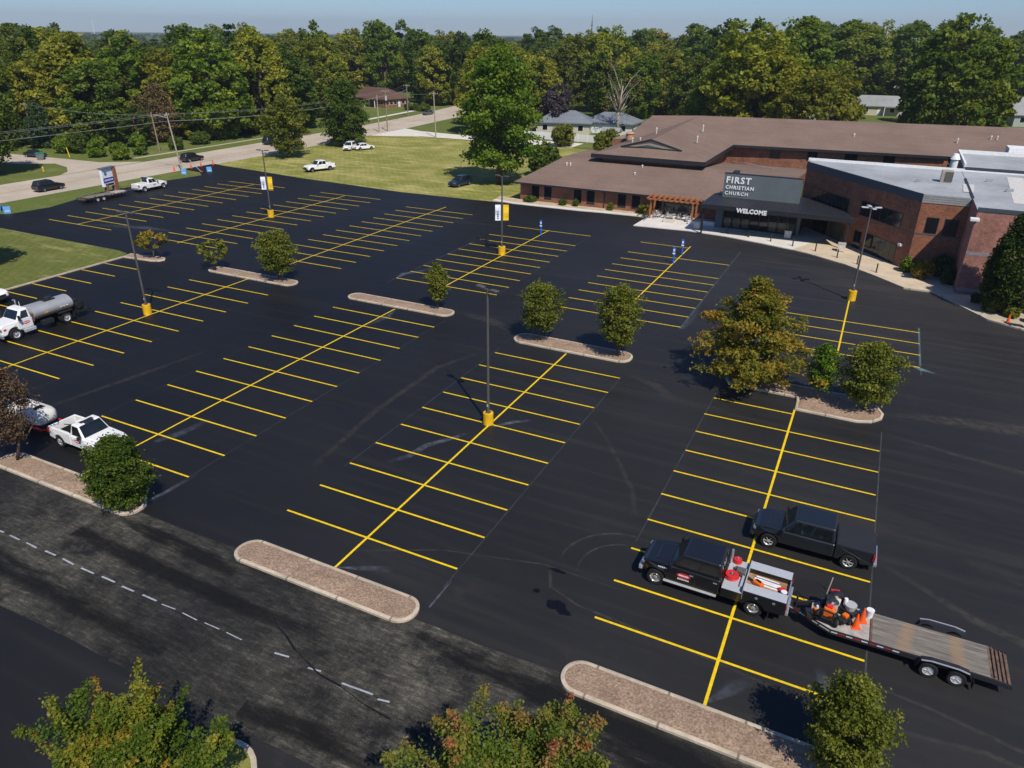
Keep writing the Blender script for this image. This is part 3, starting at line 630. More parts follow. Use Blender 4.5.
# rear wing along the back
b = MB().hexa([(-26,112.6,0),(30,117.65,0),(28,131,0),(-26,131,0)], [(-26,112.6,6.1),(30,117.65,6.1),(28,131,6.1),(-26,131,6.1)]); cp(b, 'wall', M_BRICK)
qr = [(-4,114.584,0),(30,117.65,0),(30,117.65,6.1),(-4,114.584,6.1)]
for x0, x1 in ((6.3,8.1),(12.4,14.1),(18.4,20.4),(24.4,26.2)): win(qr, x0/34, x1/34, .70, .96, None, None, .06, 1)
b = MB()
def rz_(x, side): return 0
b.add([(-24,112.3,zE),(-4,113.6,zE),(30,117.2,zE),(30.2,117.2,zE-.2),(-13.1,126.6,9.65),(60,135.6,9.9),(60,150,6.2),(-24,143,6.2),(60,120.4,zE),(-22,124.5,9.4)],
  [(1,2,8,5,4),(0,1,4,9),(4,5,6,7,9),(0,9,7)])
cp(b, 'roof', M_SHIN)
b = MB().hexa([(-4,113.5,zE-.4),(29.8,117.1,zE-.4),(29.8,117.25,zE-.4),(-4,113.65,zE-.4)],[(-4,113.5,zE+.03),(29.8,117.1,zE+.03),(29.8,117.25,zE+.03),(-4,113.65,zE+.03)]); cp(b, 'fascia', M_DARK)
# roof vents
M_PIPE = mat('pale_vent', (.6,.56,.52), .5, .5)
for x, y, z, h_ in ((-9.3,112.5,8.6,.9),(-8.0,103,7.9,.8),(-15.6,105,8.6,.8),(-18.2,100,7.5,.6),(-16.4,98.4,7.9,.5),(-25.5,88.9,4.45,.55),(-24.9,89.0,4.5,.5),(-13.5,91,4.8,.45),(15,122.5,7.7,.8),(31,123.5,7.6,1.0),(36,126.5,8.1,.9),(36.9,126.6,8.1,.9),(-13.6,87.6,4.2,.4)):
    b = MB().cyl((x,y,z-.3),(x,y,z+h_*.7),.11,.11,8).cyl((x,y,z+h_*.7),(x,y,z+h_),.17,.1,8); cp(b, 'roof_vent', M_PIPE, smooth=True)
b = MB().cyl((-20.6,106,7.0),(-20.6,106,8.0),.7,.7,12).cyl((-20.6,106,8.0),(-20.6,106,8.25),.85,.5,12); cp(b, 'roof_ventilator', mat('rusty_vent', (.42,.25,.16), .7, .3), smooth=True)
# sign panel above the entrance canopy
SP = cp(MB().box(1.75,11.65,78.0,78.5,2.6,7.15), 'sign_panel', M_SLATE, bevel=.03)
cp(MB().box(1.7,11.7,77.97,78.53,7.151,7.21), 'coping', M_DARK)
cp(MB().box(2.3,3.0,80.2,82.2,3.5,7.0), 'roof_screen', M_DARK)
def text(s, size, loc, m, parent, rx=90, rz=0, off=0., ext=.03, name='lettering', ori=(0,81,0), align='LEFT', space=1.0):
    c = bpy.data.curves.new('txt', 'FONT'); c.body = s; c.size = size; c.extrude = ext; c.offset = off; c.align_x = align; c.space_character = space; c.resolution_u = 2
    to = bpy.data.objects.new('txt', c); COL.objects.link(to)
    bpy.context.view_layer.update()
    me = bpy.data.meshes.new_from_object(to.evaluated_get(bpy.context.evaluated_depsgraph_get()))
    bpy.data.objects.remove(to); bpy.data.curves.remove(c)
    o = bpy.data.objects.new(name, me); COL.objects.link(o); me.materials.clear(); me.materials.append(m)
    o.location = Vector(loc)-Vector(ori); o.rotation_euler = (R(rx), 0, R(rz)); o.parent = parent; return o
text('FIRST', 1.15, (2.0,77.95,5.95), M_LETTER, SP, off=.035, space=1.22)
text('CHRISTIAN', .63, (2.02,77.95,5.17), M_LETTER, SP, off=.018, space=1.22)
text('CHURCH', .63, (2.02,77.95,4.40), M_LETTER, SP, off=.012, space=1.28)
# entrance canopy
cb_ = MB().prism([(.2,72.1),(18.7,72.4),(17.2,76.6),(12.1,83.0),(1.0,81.5),(.3,79.5)], 3.45, 4.05); CAN = cp(cb_, 'canopy', M_DARK, bevel=.04)
sm = MB()
for i in range(1, 30):
    x = .2+18.5*i/30; ye = 77.9 if x < 11.7 else 83.0-(x-12.1)*1.255
    sm.bar((x,72.2,4.06),(x,min(ye,81),4.06),.04,.05)
sm.v = [(x, y-81, z) for x,y,z in sm.v]; sm.build('roof_seam', M_DARK, CAN)
text('WELCOME', .74, (4.85,72.0,3.42), M_LETTER, CAN, off=.03, space=1.05, ext=.06)
for x, y in ((18.2,72.7),(.6,72.6),(12.0,77.6)): cp(MB().box(x-.1,x+.1,y-.1,y+.1,.1,3.449), 'canopy_post', M_DARK)
cp(MB().box(1.4,2.4,76.9,78.1,.1,3.449), 'pier', M_SLATE)
# entrance glazing below the canopy
gl = MB().box(2.4,11.9,77.3,77.36,.1,3.44); cp(gl, 'entrance_glazing', M_GLASS)
fr = MB()
for i in range(9): fr.box(2.4+1.18*i-.05,2.4+1.18*i+.05,77.22,77.298,.1,3.44)
fr.box(2.4,11.9,77.22,77.296,2.35,2.45); cp(fr, 'glazing_frame', M_DARK)
cu = MB()
for i in range(8):
    if i not in (3,4): cu.box(2.55+1.18*i,3.45+1.18*i,77.270,77.295,.25,1.5)
cp(cu, 'blind', M_CURT)
cp(MB().box(11.9,12.3,77.0,84.5,.1,3.44), 'pier', M_SLATE)
# angled wing and flat roof
FA, FB = (11.3,84.6), (25.,67.); HT = 8.5
b = MB().prism([FA,FB,(29.6,67),(29.6,86.4),(11.3,86.4)], -.05, HT-.7); cp(b, 'wall', M_BRICKD)
b = MB().prism([(29.602,60.1),(75,60.1),(75,86.4),(29.602,86.4)], -.05, HT-.05); cp(b, 'wall', M_PINK)
b = MB().prism([FA,FB,(29.6,67),(29.6,86.4),(11.3,86.4)], HT-.698, HT-.12); cp(b, 'parapet', M_DARK)
def wallq(z0, z1): return [(*FA,z0),(*FB,z0),(*FB,z1),(*FA,z1)]
q = wallq(0, 8.4); LN = math.hypot(FB[0]-FA[0], FB[1]-FA[1])
cp(MB().panel(q, -.002, 1.002, .905, 1.012, .06, .10), 'coping', M_BLUEBAND)
q2 = [(25.,67,0),(29.55,67,0),(29.55,67,8.4),(25,67,8.4)]
for i in range(4): cp(MB().panel(q2, .001, .998, .905+.027*i, .928+.027*i, .05+.012*i, .09), 'siding', M_GREYBAND)
win(q, 2.3/LN, 10.3/LN, .425, .66, None, None, .1, 6); win(q, 12.6/LN, 20.0/LN, .49, .70, None, None, .1, 5)
win(q, 12.45/LN, 13.85/LN, .012, .265, None, None, .07, 1, 'glass_door'); win(q, 14.5/LN, 20.2/LN, .012, .285, None, M_GLASS, .08, 5, 'storefront_window')
win(q, 7.2/LN, 10.4/LN, .012, .27, None, M_CURT, .08, 3, 'glass_door'); win(q, 3.6/LN, 6.8/LN, .012, .27, None, M_GLASS, .08, 2, 'glass_door')
win(q2, .19, .46, .52, .725); win(q2, .58, .88, .51, .725)
cp(MB().panel(q, .0, .999, .49, .505, .012, .03), 'brick_band', M_BLUEBAND); cp(MB().panel(q2, .001, .99, .49, .508, .012, .03), 'brick_band', M_BLUEBAND)
q3 = [(29.602,60.1,0),(75,60.1,0),(75,60.1,8.45),(29.602,60.1,8.45)]
cp(MB().panel(q3, .0005, 1, .49, .53, .012, .03), 'brick_band', mat('grey_band', (.25,.23,.25), .8, .3)); cp(MB().panel(q3, .0005, 1, .05, .085, .012, .03), 'brick_band', MATS['grey_band'])
cp(MB().panel(q3, -.0008, 1, 1.0, 1.045, .05, .1), 'coping', M_BLUEBAND)
for x0 in (5.2, 9.5): win(q3, x0/45.4, (x0+1.8)/45.4, .45, .68)
# roof surfaces
b = MB().add([(x,y,HT-.06) for x,y in ((11.5,84.6),(25.05,67.25),(29.6,67.2),(29.6,86.2),(11.5,86.2))]+[(x,y,HT-.02) for x,y in ((29.62,60.3),(75,60.3),(75,86.2),(29.62,86.2))], [(0,1,2,3,4),(5,6,7,8)]); cp(b, 'flat_roof', M_MEMB)
b = MB().box(11.2,29.9,86.2,86.5,HT-.3,HT+.25); b.box(29.9,36.5,86.2,86.45,HT-.2,HT+.12); cp(b, 'coping', M_CAP)
b = MB().box(29.55,29.72,66.9,80,HT-.2,HT+.10); cp(b, 'coping', M_DARK)
b = MB().add([(x,y,HT-.0) for x,y in ((33.2,66),(34.6,66),(36,84),(34.3,84))]+[(x,y,HT-.0) for x,y in ((28.9,70.5),(29.9,70.5),(30.3,76),(29.2,76))], [(0,1,2,3),(4,5,6,7)]); cp(b, 'roof_patch', mat('pale_patch', (.55,.53,.50), .8, .3, 0, .1))
b = MB().box(29.9,75,88,102,0,HT+.25); cp(b, 'wall', M_BLUEBAND)
b = MB().add([(30,88.1,HT+.28),(75,88.1,HT+.28),(75,101.9,HT+.28),(30,101.9,HT+.28)], [(0,1,2,3)]); cp(b, 'flat_roof', M_MEMB)
b = MB().box(29.85,75,101.7,102.0,HT+.2,HT+.75).box(29.85,30.1,88,101.7,HT+.2,HT+.7); cp(b, 'coping', M_CAP)
b = MB().box(36,75,102.1,106,HT,HT+1.3).box(40.5,75,106.1,110,HT,HT+1.9); cp(b, 'parapet', M_CAP)
b = MB().box(26.8,28.0,76.2,77.4,HT-.06,HT+1.25); AC = cp(b, 'air_conditioner', mat('grey_machine', (.33,.30,.25), .5, .5), bevel=.04)
b = MB().box(27.2,28.02,76.15,77.2,HT+.1,HT+1.15); b.v = [(x,y-81,z) for x,y,z in b.v]; b.build('grille', mat('brown_grille', (.10,.085,.07), .6, .4), AC)
b = MB().cyl((28.8,90,HT-.2),(28.8,90,HT+.9),.45,.45,12).cyl((28.8,90,HT+.9),(28.8,90,HT+1.6),.62,.30,12); cp(b, 'roof_ventilator', M_CAP, smooth=True)
for x, y, s_ in ((32,79,.3),(33.5,73,.35),(38,76,.5),(24.5,75,.25)): cp(MB().box(x-s_,x+s_,y-s_*.6,y+s_*.6,HT-.06,HT+.3), 'roof_curb', M_MEMB)
# wall lamps and camera
for u_, z in ((.515,3.0),(.935,2.55)):
    p = Vector((FA[0]+(FB[0]-FA[0])*u_, FA[1]+(FB[1]-FA[1])*u_, z)); nn = Vector((-.787,-.617,0))
    cp(MB().bar(p, p+nn*.35, .45, .28), 'wall_lamp', M_CAP)
cp(MB().box(29.1,29.9,59.4,60.09,7.55,7.85), 'wall_lamp', M_CAP, bevel=.05)
cp(MB().box(11.66,11.72,78.1,78.4,6.6,7.0), 'bracket', M_DARK)
# ------------------------------------------------------------------ paving round the church
def slab(name, poly, h, m, z0=-.05):
    b = MB().prism(poly, z0, h); o = b.build(name, m); o['kind'] = 'structure'; return o
slab('sidewalk', [(-8.7,72.6),(-1.4,73.2),(3.6,72.6),(8.6,71.2),(12.5,69.8),(16.5,80),(12,84),(-8.4,80.96)], .10, M_CONC)
slab('sidewalk', [(12.503,69.8),(14.1,69.1),(18.6,66.1),(21.9,62.9),(24.9,59.6),(27.6,59.55),(27.8,60.5),(25.2,66.9),(16.503,80.0)], .10, M_TAN)
slab('gravel_bed', [(27.62,59.5),(29.4,56.9),(32.1,52.8),(34.7,51.2),(40,49.4),(60,47),(60,60.05),(29.58,60.05),(29.58,66.95),(25.3,66.95),(27.82,60.5)], .07, speck_mat('tan_gravel', (.46,.39,.29), .3, 14, .95, .3, .6))
slab('gravel_bed', [(-33.5,79.2),(-29.7,78.3),(-8.75,79.6),(-8.45,80.95),(-29.9,80.95),(-34,82)], .06, speck_mat('pale_gravel', (.50,.40,.27), .3, 14, .95, .3, .6))
slab('sidewalk', [(-33.5,78.2),(-29.7,77.6),(-19.1,77.7),(-8.75,78.9),(-8.75,79.597),(-29.7,78.297),(-33.5,79.197)], .09, M_CONC)
kb = MB(); pts = [(24.9,59.4),(27.6,59.4),(29.3,56.75),(32.0,52.65),(34.7,51.05),(40,49.25),(60,46.8)]
for i in range(len(pts)-1): kb.bar((*pts[i],.04),(*pts[i+1],.04),.18,.2)
o = kb.build('kerb', M_KERB); o['kind'] = 'structure'
# ------------------------------------------------------------------ pergola and terrace
pg = thing('pergola', 'stained timber pergola over the terrace tables beside the entrance canopy', 'pergola', (-5,79.2,0))
def lp(mb, name, m, par, org, **k):
    mb.v = [(x-org[0], y-org[1], z-org[2]) for x,y,z in mb.v]; return mb.build(name, m, par, **k)
og = (-5,79.2,0)
for x, y in ((-8.0,77.9),(-1.9,77.5),(-8.0,80.0),(-1.9,79.9)): lp(MB().box(x-.11,x+.11,y-.11,y+.11,.1,2.7), 'post', M_WOODP, pg, og)
for y in (77.75,79.95): lp(MB().box(-8.6,-1.2,y-.08,y+.08,2.7,2.95), 'beam', M_WOODP, pg, og)
for i in range(10): lp(MB().box(-8.4+.76*i,-8.28+.76*i,77.1,80.6,2.951,3.12), 'rafter', M_WOODP, pg, og)
M_PALEM = mat('pale_metal', (.55,.55,.53), .4, .5, .3, .1); M_STONE = mat('terrace_stone', (.58,.53,.45), .8, .3)
def table(name, x, y, lab):
    t = thing(name, lab, 'table', (x,y,.1), 0, 'terrace tables under the pergola')
    MB().cyl((0,0,.70),(0,0,.74),.5,.5,14).build('tabletop', M_PALEM, t)
    MB().cyl((0,0,.03),(0,0,.70),.04,.04,8).cyl((0,0,0),(0,0,.03),.28,.25,12).build('pedestal', M_PALEM, t); return t
def chair(x, y, rz, lab):
    t = thing('terrace_chair', lab, 'chair', (x,y,.1), rz, 'terrace chairs under the pergola')
    MB().box(-.22,.22,-.22,.22,.42,.46).build('seat', M_PALEM, t)
    MB().box(-.24,-.20,-.22,.22,.46,.86).build('backrest', M_PALEM, t)
    for sx, sy in ((-1,-1),(1,-1),(-1,1),(1,1)): MB().box(sx*.19-.02,sx*.19+.02,sy*.19-.02,sy*.19+.02,0,.419).build('leg', M_PALEM, t)
    return t
sides = ('left','middle','right')
for i, x in enumerate((-6.9,-4.9,-3.0)):
    table('terrace_table', x, 78.7, 'pale round metal terrace table, the %s one under the pergola' % sides[i])
    for a in range(3):
        an = 6.283*a/3+.5*i
        chair(x+.85*math.cos(an), 78.7+.85*math.sin(an), an+math.pi, 'pale metal terrace chair at the %s round table under the pergola, on its %s' % (sides[i], (('right side','back left','front left') , ('back right','left side','front side'), ('back right','left side','front right'))[i][a]))
t = thing('fire_pit', 'square stone fire pit in front of the pergola tables', 'fire pit', (-4.9,76.9,.1))
MB().box(-.75,.75,-.5,.5,0,.45).build('stone_body', M_STONE, t, bevel=.03); MB().box(-.5,.5,-.3,.3,.452,.5).build('burner_bed', mat('lava_rock', (.12,.09,.05), .9, .2, 0, .5, 12), t)
for x, y, lb in ((-8.2,77.0,'black railing panel at the left front corner of the terrace'),):
    t = thing('railing', lb, 'railing', (x,y,.1)); MB().box(-.02,.02,-1.3,1.0,.95,1.0).build('top_rail', M_DARK, t)
    b = MB()
    for i in range(12): b.box(-.012,.012,-1.3+.2*i,-1.276+.2*i,.0,.949)
    b.build('baluster', M_DARK, t)
t = thing('planter_box', 'long white planter box under the left end of the canopy', 'planter', (.6,77.6,.1)); MB().box(-.9,.9,-.3,.3,0,.55).build('box', M_CAP, t, bevel=.03); MB().box(-.82,.82,-.24,.24,.551,.58).build('soil', M_MULCH, t)
t = thing('planter_box', 'white planter box by the right post of the pergola', 'planter', (-1.6,77.0,.1)); MB().box(-.6,.6,-.3,.3,0,.55).build('box', M_CAP, t, bevel=.03); MB().box(-.52,.52,-.24,.24,.551,.58).build('soil', M_MULCH, t)
def bin_(x, y, lab):
    t = thing('litter_bin', lab, 'litter bin', (x,y,.1), 0, 'litter bins on the church sidewalk')
    MB().box(-.42,.42,-.42,.42,.06,.92).build('bin_body', M_STONE, t, bevel=.04); MB().box(-.46,.46,-.46,.46,.921,1.02).build('lid', M_PALEM, t, bevel=.03)
    MB().box(-.36,.36,-.36,.36,0,.06).build('base', M_DARK, t); return t
bin_(-.5,74.9,'square litter bin on the white concrete in front of the pergola'); bin_(11.2,75.4,'square litter bin standing back under the middle of the canopy'); bin_(17.9,71.7,'pale litter bin by the right end of the canopy')
for i, (x, y) in enumerate(((3.6,74.2),(6.6,73.5),(9.5,72.6),(12.3,71.5),(15.1,70.3),(17.7,68.5),(20,66.6),(22.1,64.1))):
    t = thing('bollard', '%s black bollard from the left in the row along the church sidewalk' % ('first second third fourth fifth sixth seventh eighth'.split()[i]), 'bollard', (x,y,.1), 0, 'black bollards along the church sidewalk')
    MB().cyl((0,0,0),(0,0,.98),.075,.075,10).cyl((0,0,.98),(0,0,1.03),.08,.03,10).build('post', M_DARK, t, smooth=True); MB().cyl((0,0,0),(0,0,.025),.14,.14,10).build('base_plate', M_DARK, t)
# ------------------------------------------------------------------ vehicles
def car_paint(name, c, metal=0., rough=.32, coat=.6):
    m = mat(name, c, rough, .5, metal, .06, .8, coat); return m
P_BLACK = car_paint('black_paint', (.008,.0085,.010)); P_CHAR = car_paint('charcoal_paint', (.016,.020,.025), .3)
P_WHITE = car_paint('white_car_paint', (.78,.78,.77), 0, .35, .3); P_BLUE = car_paint('dark_blue_paint', (.012,.030,.055), .3); P_RED = car_paint('dark_red_paint', (.14,.012,.015))
P_GREY = car_paint('grey_car_paint', (.12,.13,.14), .3)
RUB = speck_mat('tyre_rubber', (.016,.016,.017), .3, 9, .9, .2); CHROME = mat('chrome', (.66,.66,.67), .22, .5, .75, .04); ALU = mat('aluminium', (.52,.53,.54), .4, .5, .35, .1)
STEELW = mat('silver_wheel', (.42,.42,.43), .35, .5, .6, .1); BLKW = mat('dark_wheel', (.07,.07,.075), .4, .5, .5, .2)
UNDER = mat('underbody', (.007,.007,.007), .9, .1); LAMP = mat('headlamp', (.16,.17,.18), .12, .8); TAIL = mat('tail_lamp', (.32,.010,.008), .2, .6); AMBER = mat('amber_lamp', (.55,.18,.01), .2, .6)
WGL = glass_mat('car_glass', (.010,.014,.016), .04, .7)
PLAST = mat('black_plastic', (.015,.015,.016), .6, .4)
def wheel(parent, x, y, r, w, style='alloy', rimm=None, side=1):
    """a tyre with its rim as a sub-part, axle along y, outer face towards side"""
    rim_r = r*.62; o = side
    b = MB().lathe([(rim_r,-w/2),(r*.93,-w/2),(r,-w/2+.05),(r,w/2-.05),(r*.93,w/2),(rim_r,w/2),(rim_r*.96,w/2-.03)], (0,0,0), 'y', 22)
    t = b.build('wheel', RUB, parent, smooth=True, loc=(x,y,r))
    m = rimm or STEELW; f = MB(); d = o*(w/2-.015)
    if style == 'dual':
        f.lathe([(.0,d*.25),(rim_r*.35,d*.25),(rim_r*.42,d*.9),(rim_r*.30,d*1.08),(0,d*1.1)][::o], (0,0,0), 'y', 14)
        f.lathe([(rim_r*.35,d*.28),(rim_r*.86,d*.35),(rim_r*.97,d*.9),(rim_r*1.02,d*1.02)][::o], (0,0,0), 'y', 20)
    else:
        n = 6 if style == 'alloy' else 5
        if style == 'steel': f.lathe([(0,d*.62),(rim_r*.45,d*.66),(rim_r*.62,d*.82),(rim_r*.90,d*.55)][::o], (0,0,0), 'y', 20)
        f.lathe([(rim_r*.84,d*.25),(rim_r*.93,d*.9),(rim_r*1.02,d*1.03),(rim_r*1.02,d*.7)][::o], (0,0,0), 'y', 20)
        for i in range(n):
            a = 6.283*i/n; ca, sa = math.cos(a), math.sin(a)
            f.bar((rim_r*.08*ca,d*.78,rim_r*.08*sa), (rim_r*.95*ca,d*.80,rim_r*.95*sa), rim_r*.20, abs(d)*.18)
        f.lathe([(0,d*.95),(rim_r*.2,d*.93),(rim_r*.24,d*.6)][::o], (0,0,0), 'y', 12)
    f.build('rim', m, t, smooth=True)
    k = MB().cyl((0,d*.1,0),(0,d*.3,0), rim_r*.9, rim_r*.9, 16); k.build('brake_drum', UNDER, t)
    return t
def arch(prof, xa, r, zc, z0, n=9):
    a0 = math.asin(max(-1, min(1, (z0-zc)/r)))
    return prof+[(xa-r*math.cos(a0+(math.pi-2*a0)*i/n), zc+r*math.sin(a0+(math.pi-2*a0)*i/n)) for i in range(n+1)]
def shape(hw, xf, xr, zb, nose=.24, tail=.05, tum=.05):
    def fn(x, y, z):
        k = 1.
        if x > xf-1.1: k -= nose*((x-(xf-1.1))/1.1)**2
        if x < xr+.8: k -= tail*(((xr+.8)-x)/.8)**2
        if z > zb-.35: k -= tum*max(0, (z-(zb-.35)))
        if z < .55: k -= .06*(.55-z)
        return (x, y*k, z)
    return fn
def pickup(root, paint, L=(3.0,-2.9), axles=(2.02,-1.7), hw=.99, cab=(1.05,-1.05), zb=1.20, zr=1.92, zh=1.17, wr=.41, bed='open', wheels='alloy', rimm=None, chrome=False, doors=2, ww=.27, z0=.42, markers=False, hood_slope=.05, run=False):
    xf, xr = L; fa, ra = axles; cw, cb = cab      # windshield base x, cab back x
    fn = shape(hw, xf, xr, zb)
    pr = [(cb, z0+.03)]
    pr = arch(pr, fa, wr*1.16, wr*1.02, z0+.03)
    pr += [(xf-.12, z0+.02), (xf, .62), (xf, zh-.30), (xf-.08, zh-.16), (xf-.28, zh-.07), (xf-.7, zh-.01), (cw, zb+.01), (cb, zb)]
    MB().sideprism(pr, -hw, hw).map(fn).build('body', paint, root, bevel=.07, seg=3)
    hd = MB(); hd.add([(xf-.60,-hw*.66,zh-.05),(cw-.08,-hw*.80,zb+.008),(cw-.08,hw*.80,zb+.008),(xf-.60,hw*.66,zh-.05),(xf-.68,-hw*.60,zh+.025),(cw-.02,-hw*.70,zb+.05),(cw-.02,hw*.70,zb+.05),(xf-.68,hw*.60,zh+.025)],
      [(0,3,2,1),(4,5,6,7),(1,5,4,0),(2,6,5,1),(3,7,6,2),(0,4,7,3)]).build('hood', paint, root, bevel=.025)
    MB().box(xr+.15, xf-.25, -hw*.70, hw*.70, .30, z0+.35).build('chassis', UNDER, root)
    for s in (-1, 1): MB().box(fa-wr*1.15, fa+wr*1.15, s*hw*.7-.02, s*hw*.7+.02, .3, zb-.15).build('wheel_well', UNDER, root)
    # cab
    wbw, wtw = hw*.93, hw*.76; rk = .62; wx = cw-.02; rx0 = cw-rk; rx1 = cb+.10
    B = [(wx,-wbw,zb-.01),(wx,wbw,zb-.01),(cb+.0,wbw,zb-.01),(cb+.0,-wbw,zb-.01)]; T = [(rx0,-wtw,zr),(rx0,wtw,zr),(rx1,wtw,zr),(rx1,-wtw,zr)]
    MB().hexa(B, T).build('cab', paint, root, bevel=.09, seg=3)
    wsq = [B[0],B[1],T[1],T[0]]; MB().panel(wsq, .055, .945, .07, .90, .014, .03).build('windshield', WGL, root)
    rwq = [B[2],B[3],T[3],T[2]]; MB().panel(rwq, .12, .88, .25, .85, .014, .03).build('rear_window', WGL, root)
    for s in (1, -1):
        q = [B[2],B[1],T[1],T[2]] if s > 0 else [B[0],B[3],T[3],T[0]]
        if s > 0: q = [B[1],B[2],T[2],T[1]]
        rngs = [(.13,.52),(.56,.93)] if doors == 2 else [(.18,.90)]
        for a, b_ in rngs:
            if s < 0: a, b_ = 1-b_, 1-a
            MB().panel(q, a, b_, .12, .86, .014, .03).build('side_window', WGL, root)
        span = (cw+.02-cb)
        dr = [(cw+.02-span*.53, cw+.02),(cb+.06, cw-.01-span*.53)] if doors == 2 else [(cb+.12, cw+.02)]
        for a, b_ in dr:
            if a-b_ > 0: a, b_ = b_, a
            k = s*(hw+.004); d = MB().hexa([(a,min(k,k-s*.05),z0+.08),(b_,min(k,k-s*.05),z0+.08),(b_,max(k,k-s*.05),z0+.08),(a,max(k,k-s*.05),z0+.08)], [(a,min(k,k-s*.05),zb-.06),(b_,min(k,k-s*.05),zb-.06),(b_,max(k,k-s*.05),zb-.06),(a,max(k,k-s*.05),zb-.06)]).map(lambda x,y,z: fn(x,y,z) if x > -9 else (x,y,z)).build('door', paint, root, bevel=.015)
            MB().box(a+.08, a+.26, min(k,k+s*.035), max(k,k+s*.035), zb-.20, zb-.15).build('handle', CHROME if chrome else paint, d, bevel=.01)
        MB().box(cw-.22, cw-.10, s*(hw+.24) if s < 0 else hw+.02, s*(hw+.02) if s < 0 else hw+.24, zb+.02, zb+.26).build('mirror', PLAST if not chrome else paint, root, bevel=.03)
        if run: MB().box(cb+.1, cw+.15, s*(hw+.02)-.07, s*(hw+.02)+.07, z0-.07, z0-.0).build('running_board', ALU, root, bevel=.02)
        # lamps
        yl = s*(hw*.70)
        MB().box(xf-.16, xf-.02, yl-.15, yl+.13, zh-.36, zh-.20).build('headlight', LAMP, root, bevel=.02)
    MB().box(xf-.05, xf+.015, -hw*.48, hw*.48, zh-.52, zh-.27).build('grille', PLAST, root, bevel=.02)
    MB().box(xf-.10, xf+.10, -hw*.86, hw*.86, z0+.02, z0+.26).build('front_bumper', CHROME if chrome else (PLAST if paint != P_CHAR else paint), root, bevel=.05)
    if markers:
        for i in range(5): MB().box(rx0-.10, rx0-.02, -.5+.25*i-.04, -.5+.25*i+.04, zr+.001, zr+.04).build('marker_lamp', AMBER, root)
    zt = zb+.06
    if bed in ('open', 'tonneau'):
        for s in (1, -1):
            pr = [(xr, z0+.10)]; pr = arch([(xr,z0+.12)], ra, wr*1.16, wr*1.02, z0+.06); pr += [(cb-.03, z0+.05), (cb-.03, zt), (xr, zt)]
            y0, y1 = (hw-.13, hw) if s > 0 else (-hw, -hw+.13)
            MB().sideprism(pr, y0, y1).map(fn).build('bed_side', paint, root, bevel=.035, seg=2)
            MB().box(ra-wr*1.2, ra+wr*1.2, (hw-.34)*s-.1 if s>0 else -hw+.14, hw-.14 if s>0 else -(hw-.34)+.1, .3, zt-.24).build('wheel_well', UNDER if bed != 'open' else paint, root, bevel=.03)
            MB().box(xr-.02, xr+.10, s*hw*.93-.09, s*hw*.93+.09, zt-.42, zt-.06).build('taillight', TAIL, root, bevel=.02)
        MB().box(xr+.0, xr+.09, -hw*.86, hw*.86, z0+.24, zt-.0).build('tailgate', paint, root, bevel=.03)
        MB().box(xr+.1, cb-.03, -hw+.10, hw-.10, z0+.14, z0+.24).build('bed_floor', PLAST if paint != P_WHITE else mat('bed_liner', (.20,.20,.20), .8, .3), root)
        MB().box(cb-.09, cb-.03, -hw+.10, hw-.10, z0+.24, zt).build('bed_front', paint, root)
        MB().box(xr-.16, xr+.02, -hw*.84, hw*.84, z0+.0, z0+.2).build('rear_bumper', CHROME if (chrome or paint == P_WHITE or paint == P_CHAR) else PLAST, root, bevel=.04)
        if bed == 'tonneau':
            MB().box(xr+.06, cb-.05, -hw*.90, hw*.90, zt-.02, zt+.035).build('bed_cover', mat('vinyl_cover', (.020,.021,.024), .6, .4), root, bevel=.02)
    for x in (fa, ra):
        for s in (1, -1): wheel(root, x, s*(hw-.13), wr, ww, 'dual' if wheels == 'dual' else wheels, rimm, s)
    return root
# charcoal pickup parked at an angle of nothing, nose to the left
t = thing('pickup_truck', 'charcoal crew cab pickup with a flat black bed cover, parked beside the work truck', 'pickup truck', (20.72,9.62,0), math.pi+R(.5))
pickup(t, P_CHAR, (2.80,-2.95), (1.93,-1.86), .99, (1.48,-1.12), 1.20, 1.93, 1.18, .41, 'tonneau', 'alloy', ALU, False, 2)
# black work truck with an open service body
t = thing('work_truck', 'black work truck with red hose reels and open service bed, hitched to a trailer', 'work truck', (16.66,4.25,0), math.pi+R(-.5))
pickup(t, P_BLACK, (3.05,-3.5), (2.26,-2.28), 1.0, (1.72,-.72), 1.34, 2.06, 1.30, .43, None, 'dual', CHROME, True, 2, .27, .52, False, .05, True)
MB().box(-1.72,-.78,-1.16,1.10,.62,1.12).build('side_box', P_BLACK, t, bevel=.03)
M_DIAM = speck_mat('tread_plate', (.42,.44,.48), .18, 22, .45, .15)
MB().box(-1.70,-.80,-1.18,1.11,1.121,1.16).build('deck_plate', M_DIAM, t, bevel=.01)
for s in (1, -1):
    pr = arch([(-3.62,.66)], -2.28, .50, .46, .62); pr += [(-1.74,.62),(-1.74,1.36),(-3.62,1.36)]
    y0, y1 = (.58,1.14) if s > 0 else (-1.14,-.58)
    MB().sideprism(pr, y0, y1).build('bed_side', P_BLACK, t, bevel=.03)
    MB().box(-3.60,-1.76,min(s*.57,s*1.13),max(s*.57,s*1.13),1.361,1.385).build('lid', M_DIAM, t, bevel=.01)
    MB().box(-3.66,-3.60,s*1.0-.08,s*1.0+.08,.95,1.1).build('taillight', TAIL, t)
    for k, xx in enumerate((-3.1,-2.35)): MB().box(xx-.06,xx+.06,min(s*1.14,s*1.165),max(s*1.14,s*1.165),1.12,1.2).build('latch', CHROME, t)
    MB().box(-2.96,-2.93,s*.96-.16,s*.96+.16,.18,.66).build('mud_flap', RUB, t)
    wheel(t, -2.28, s*.68, .43, .25, 'dual', CHROME, s)
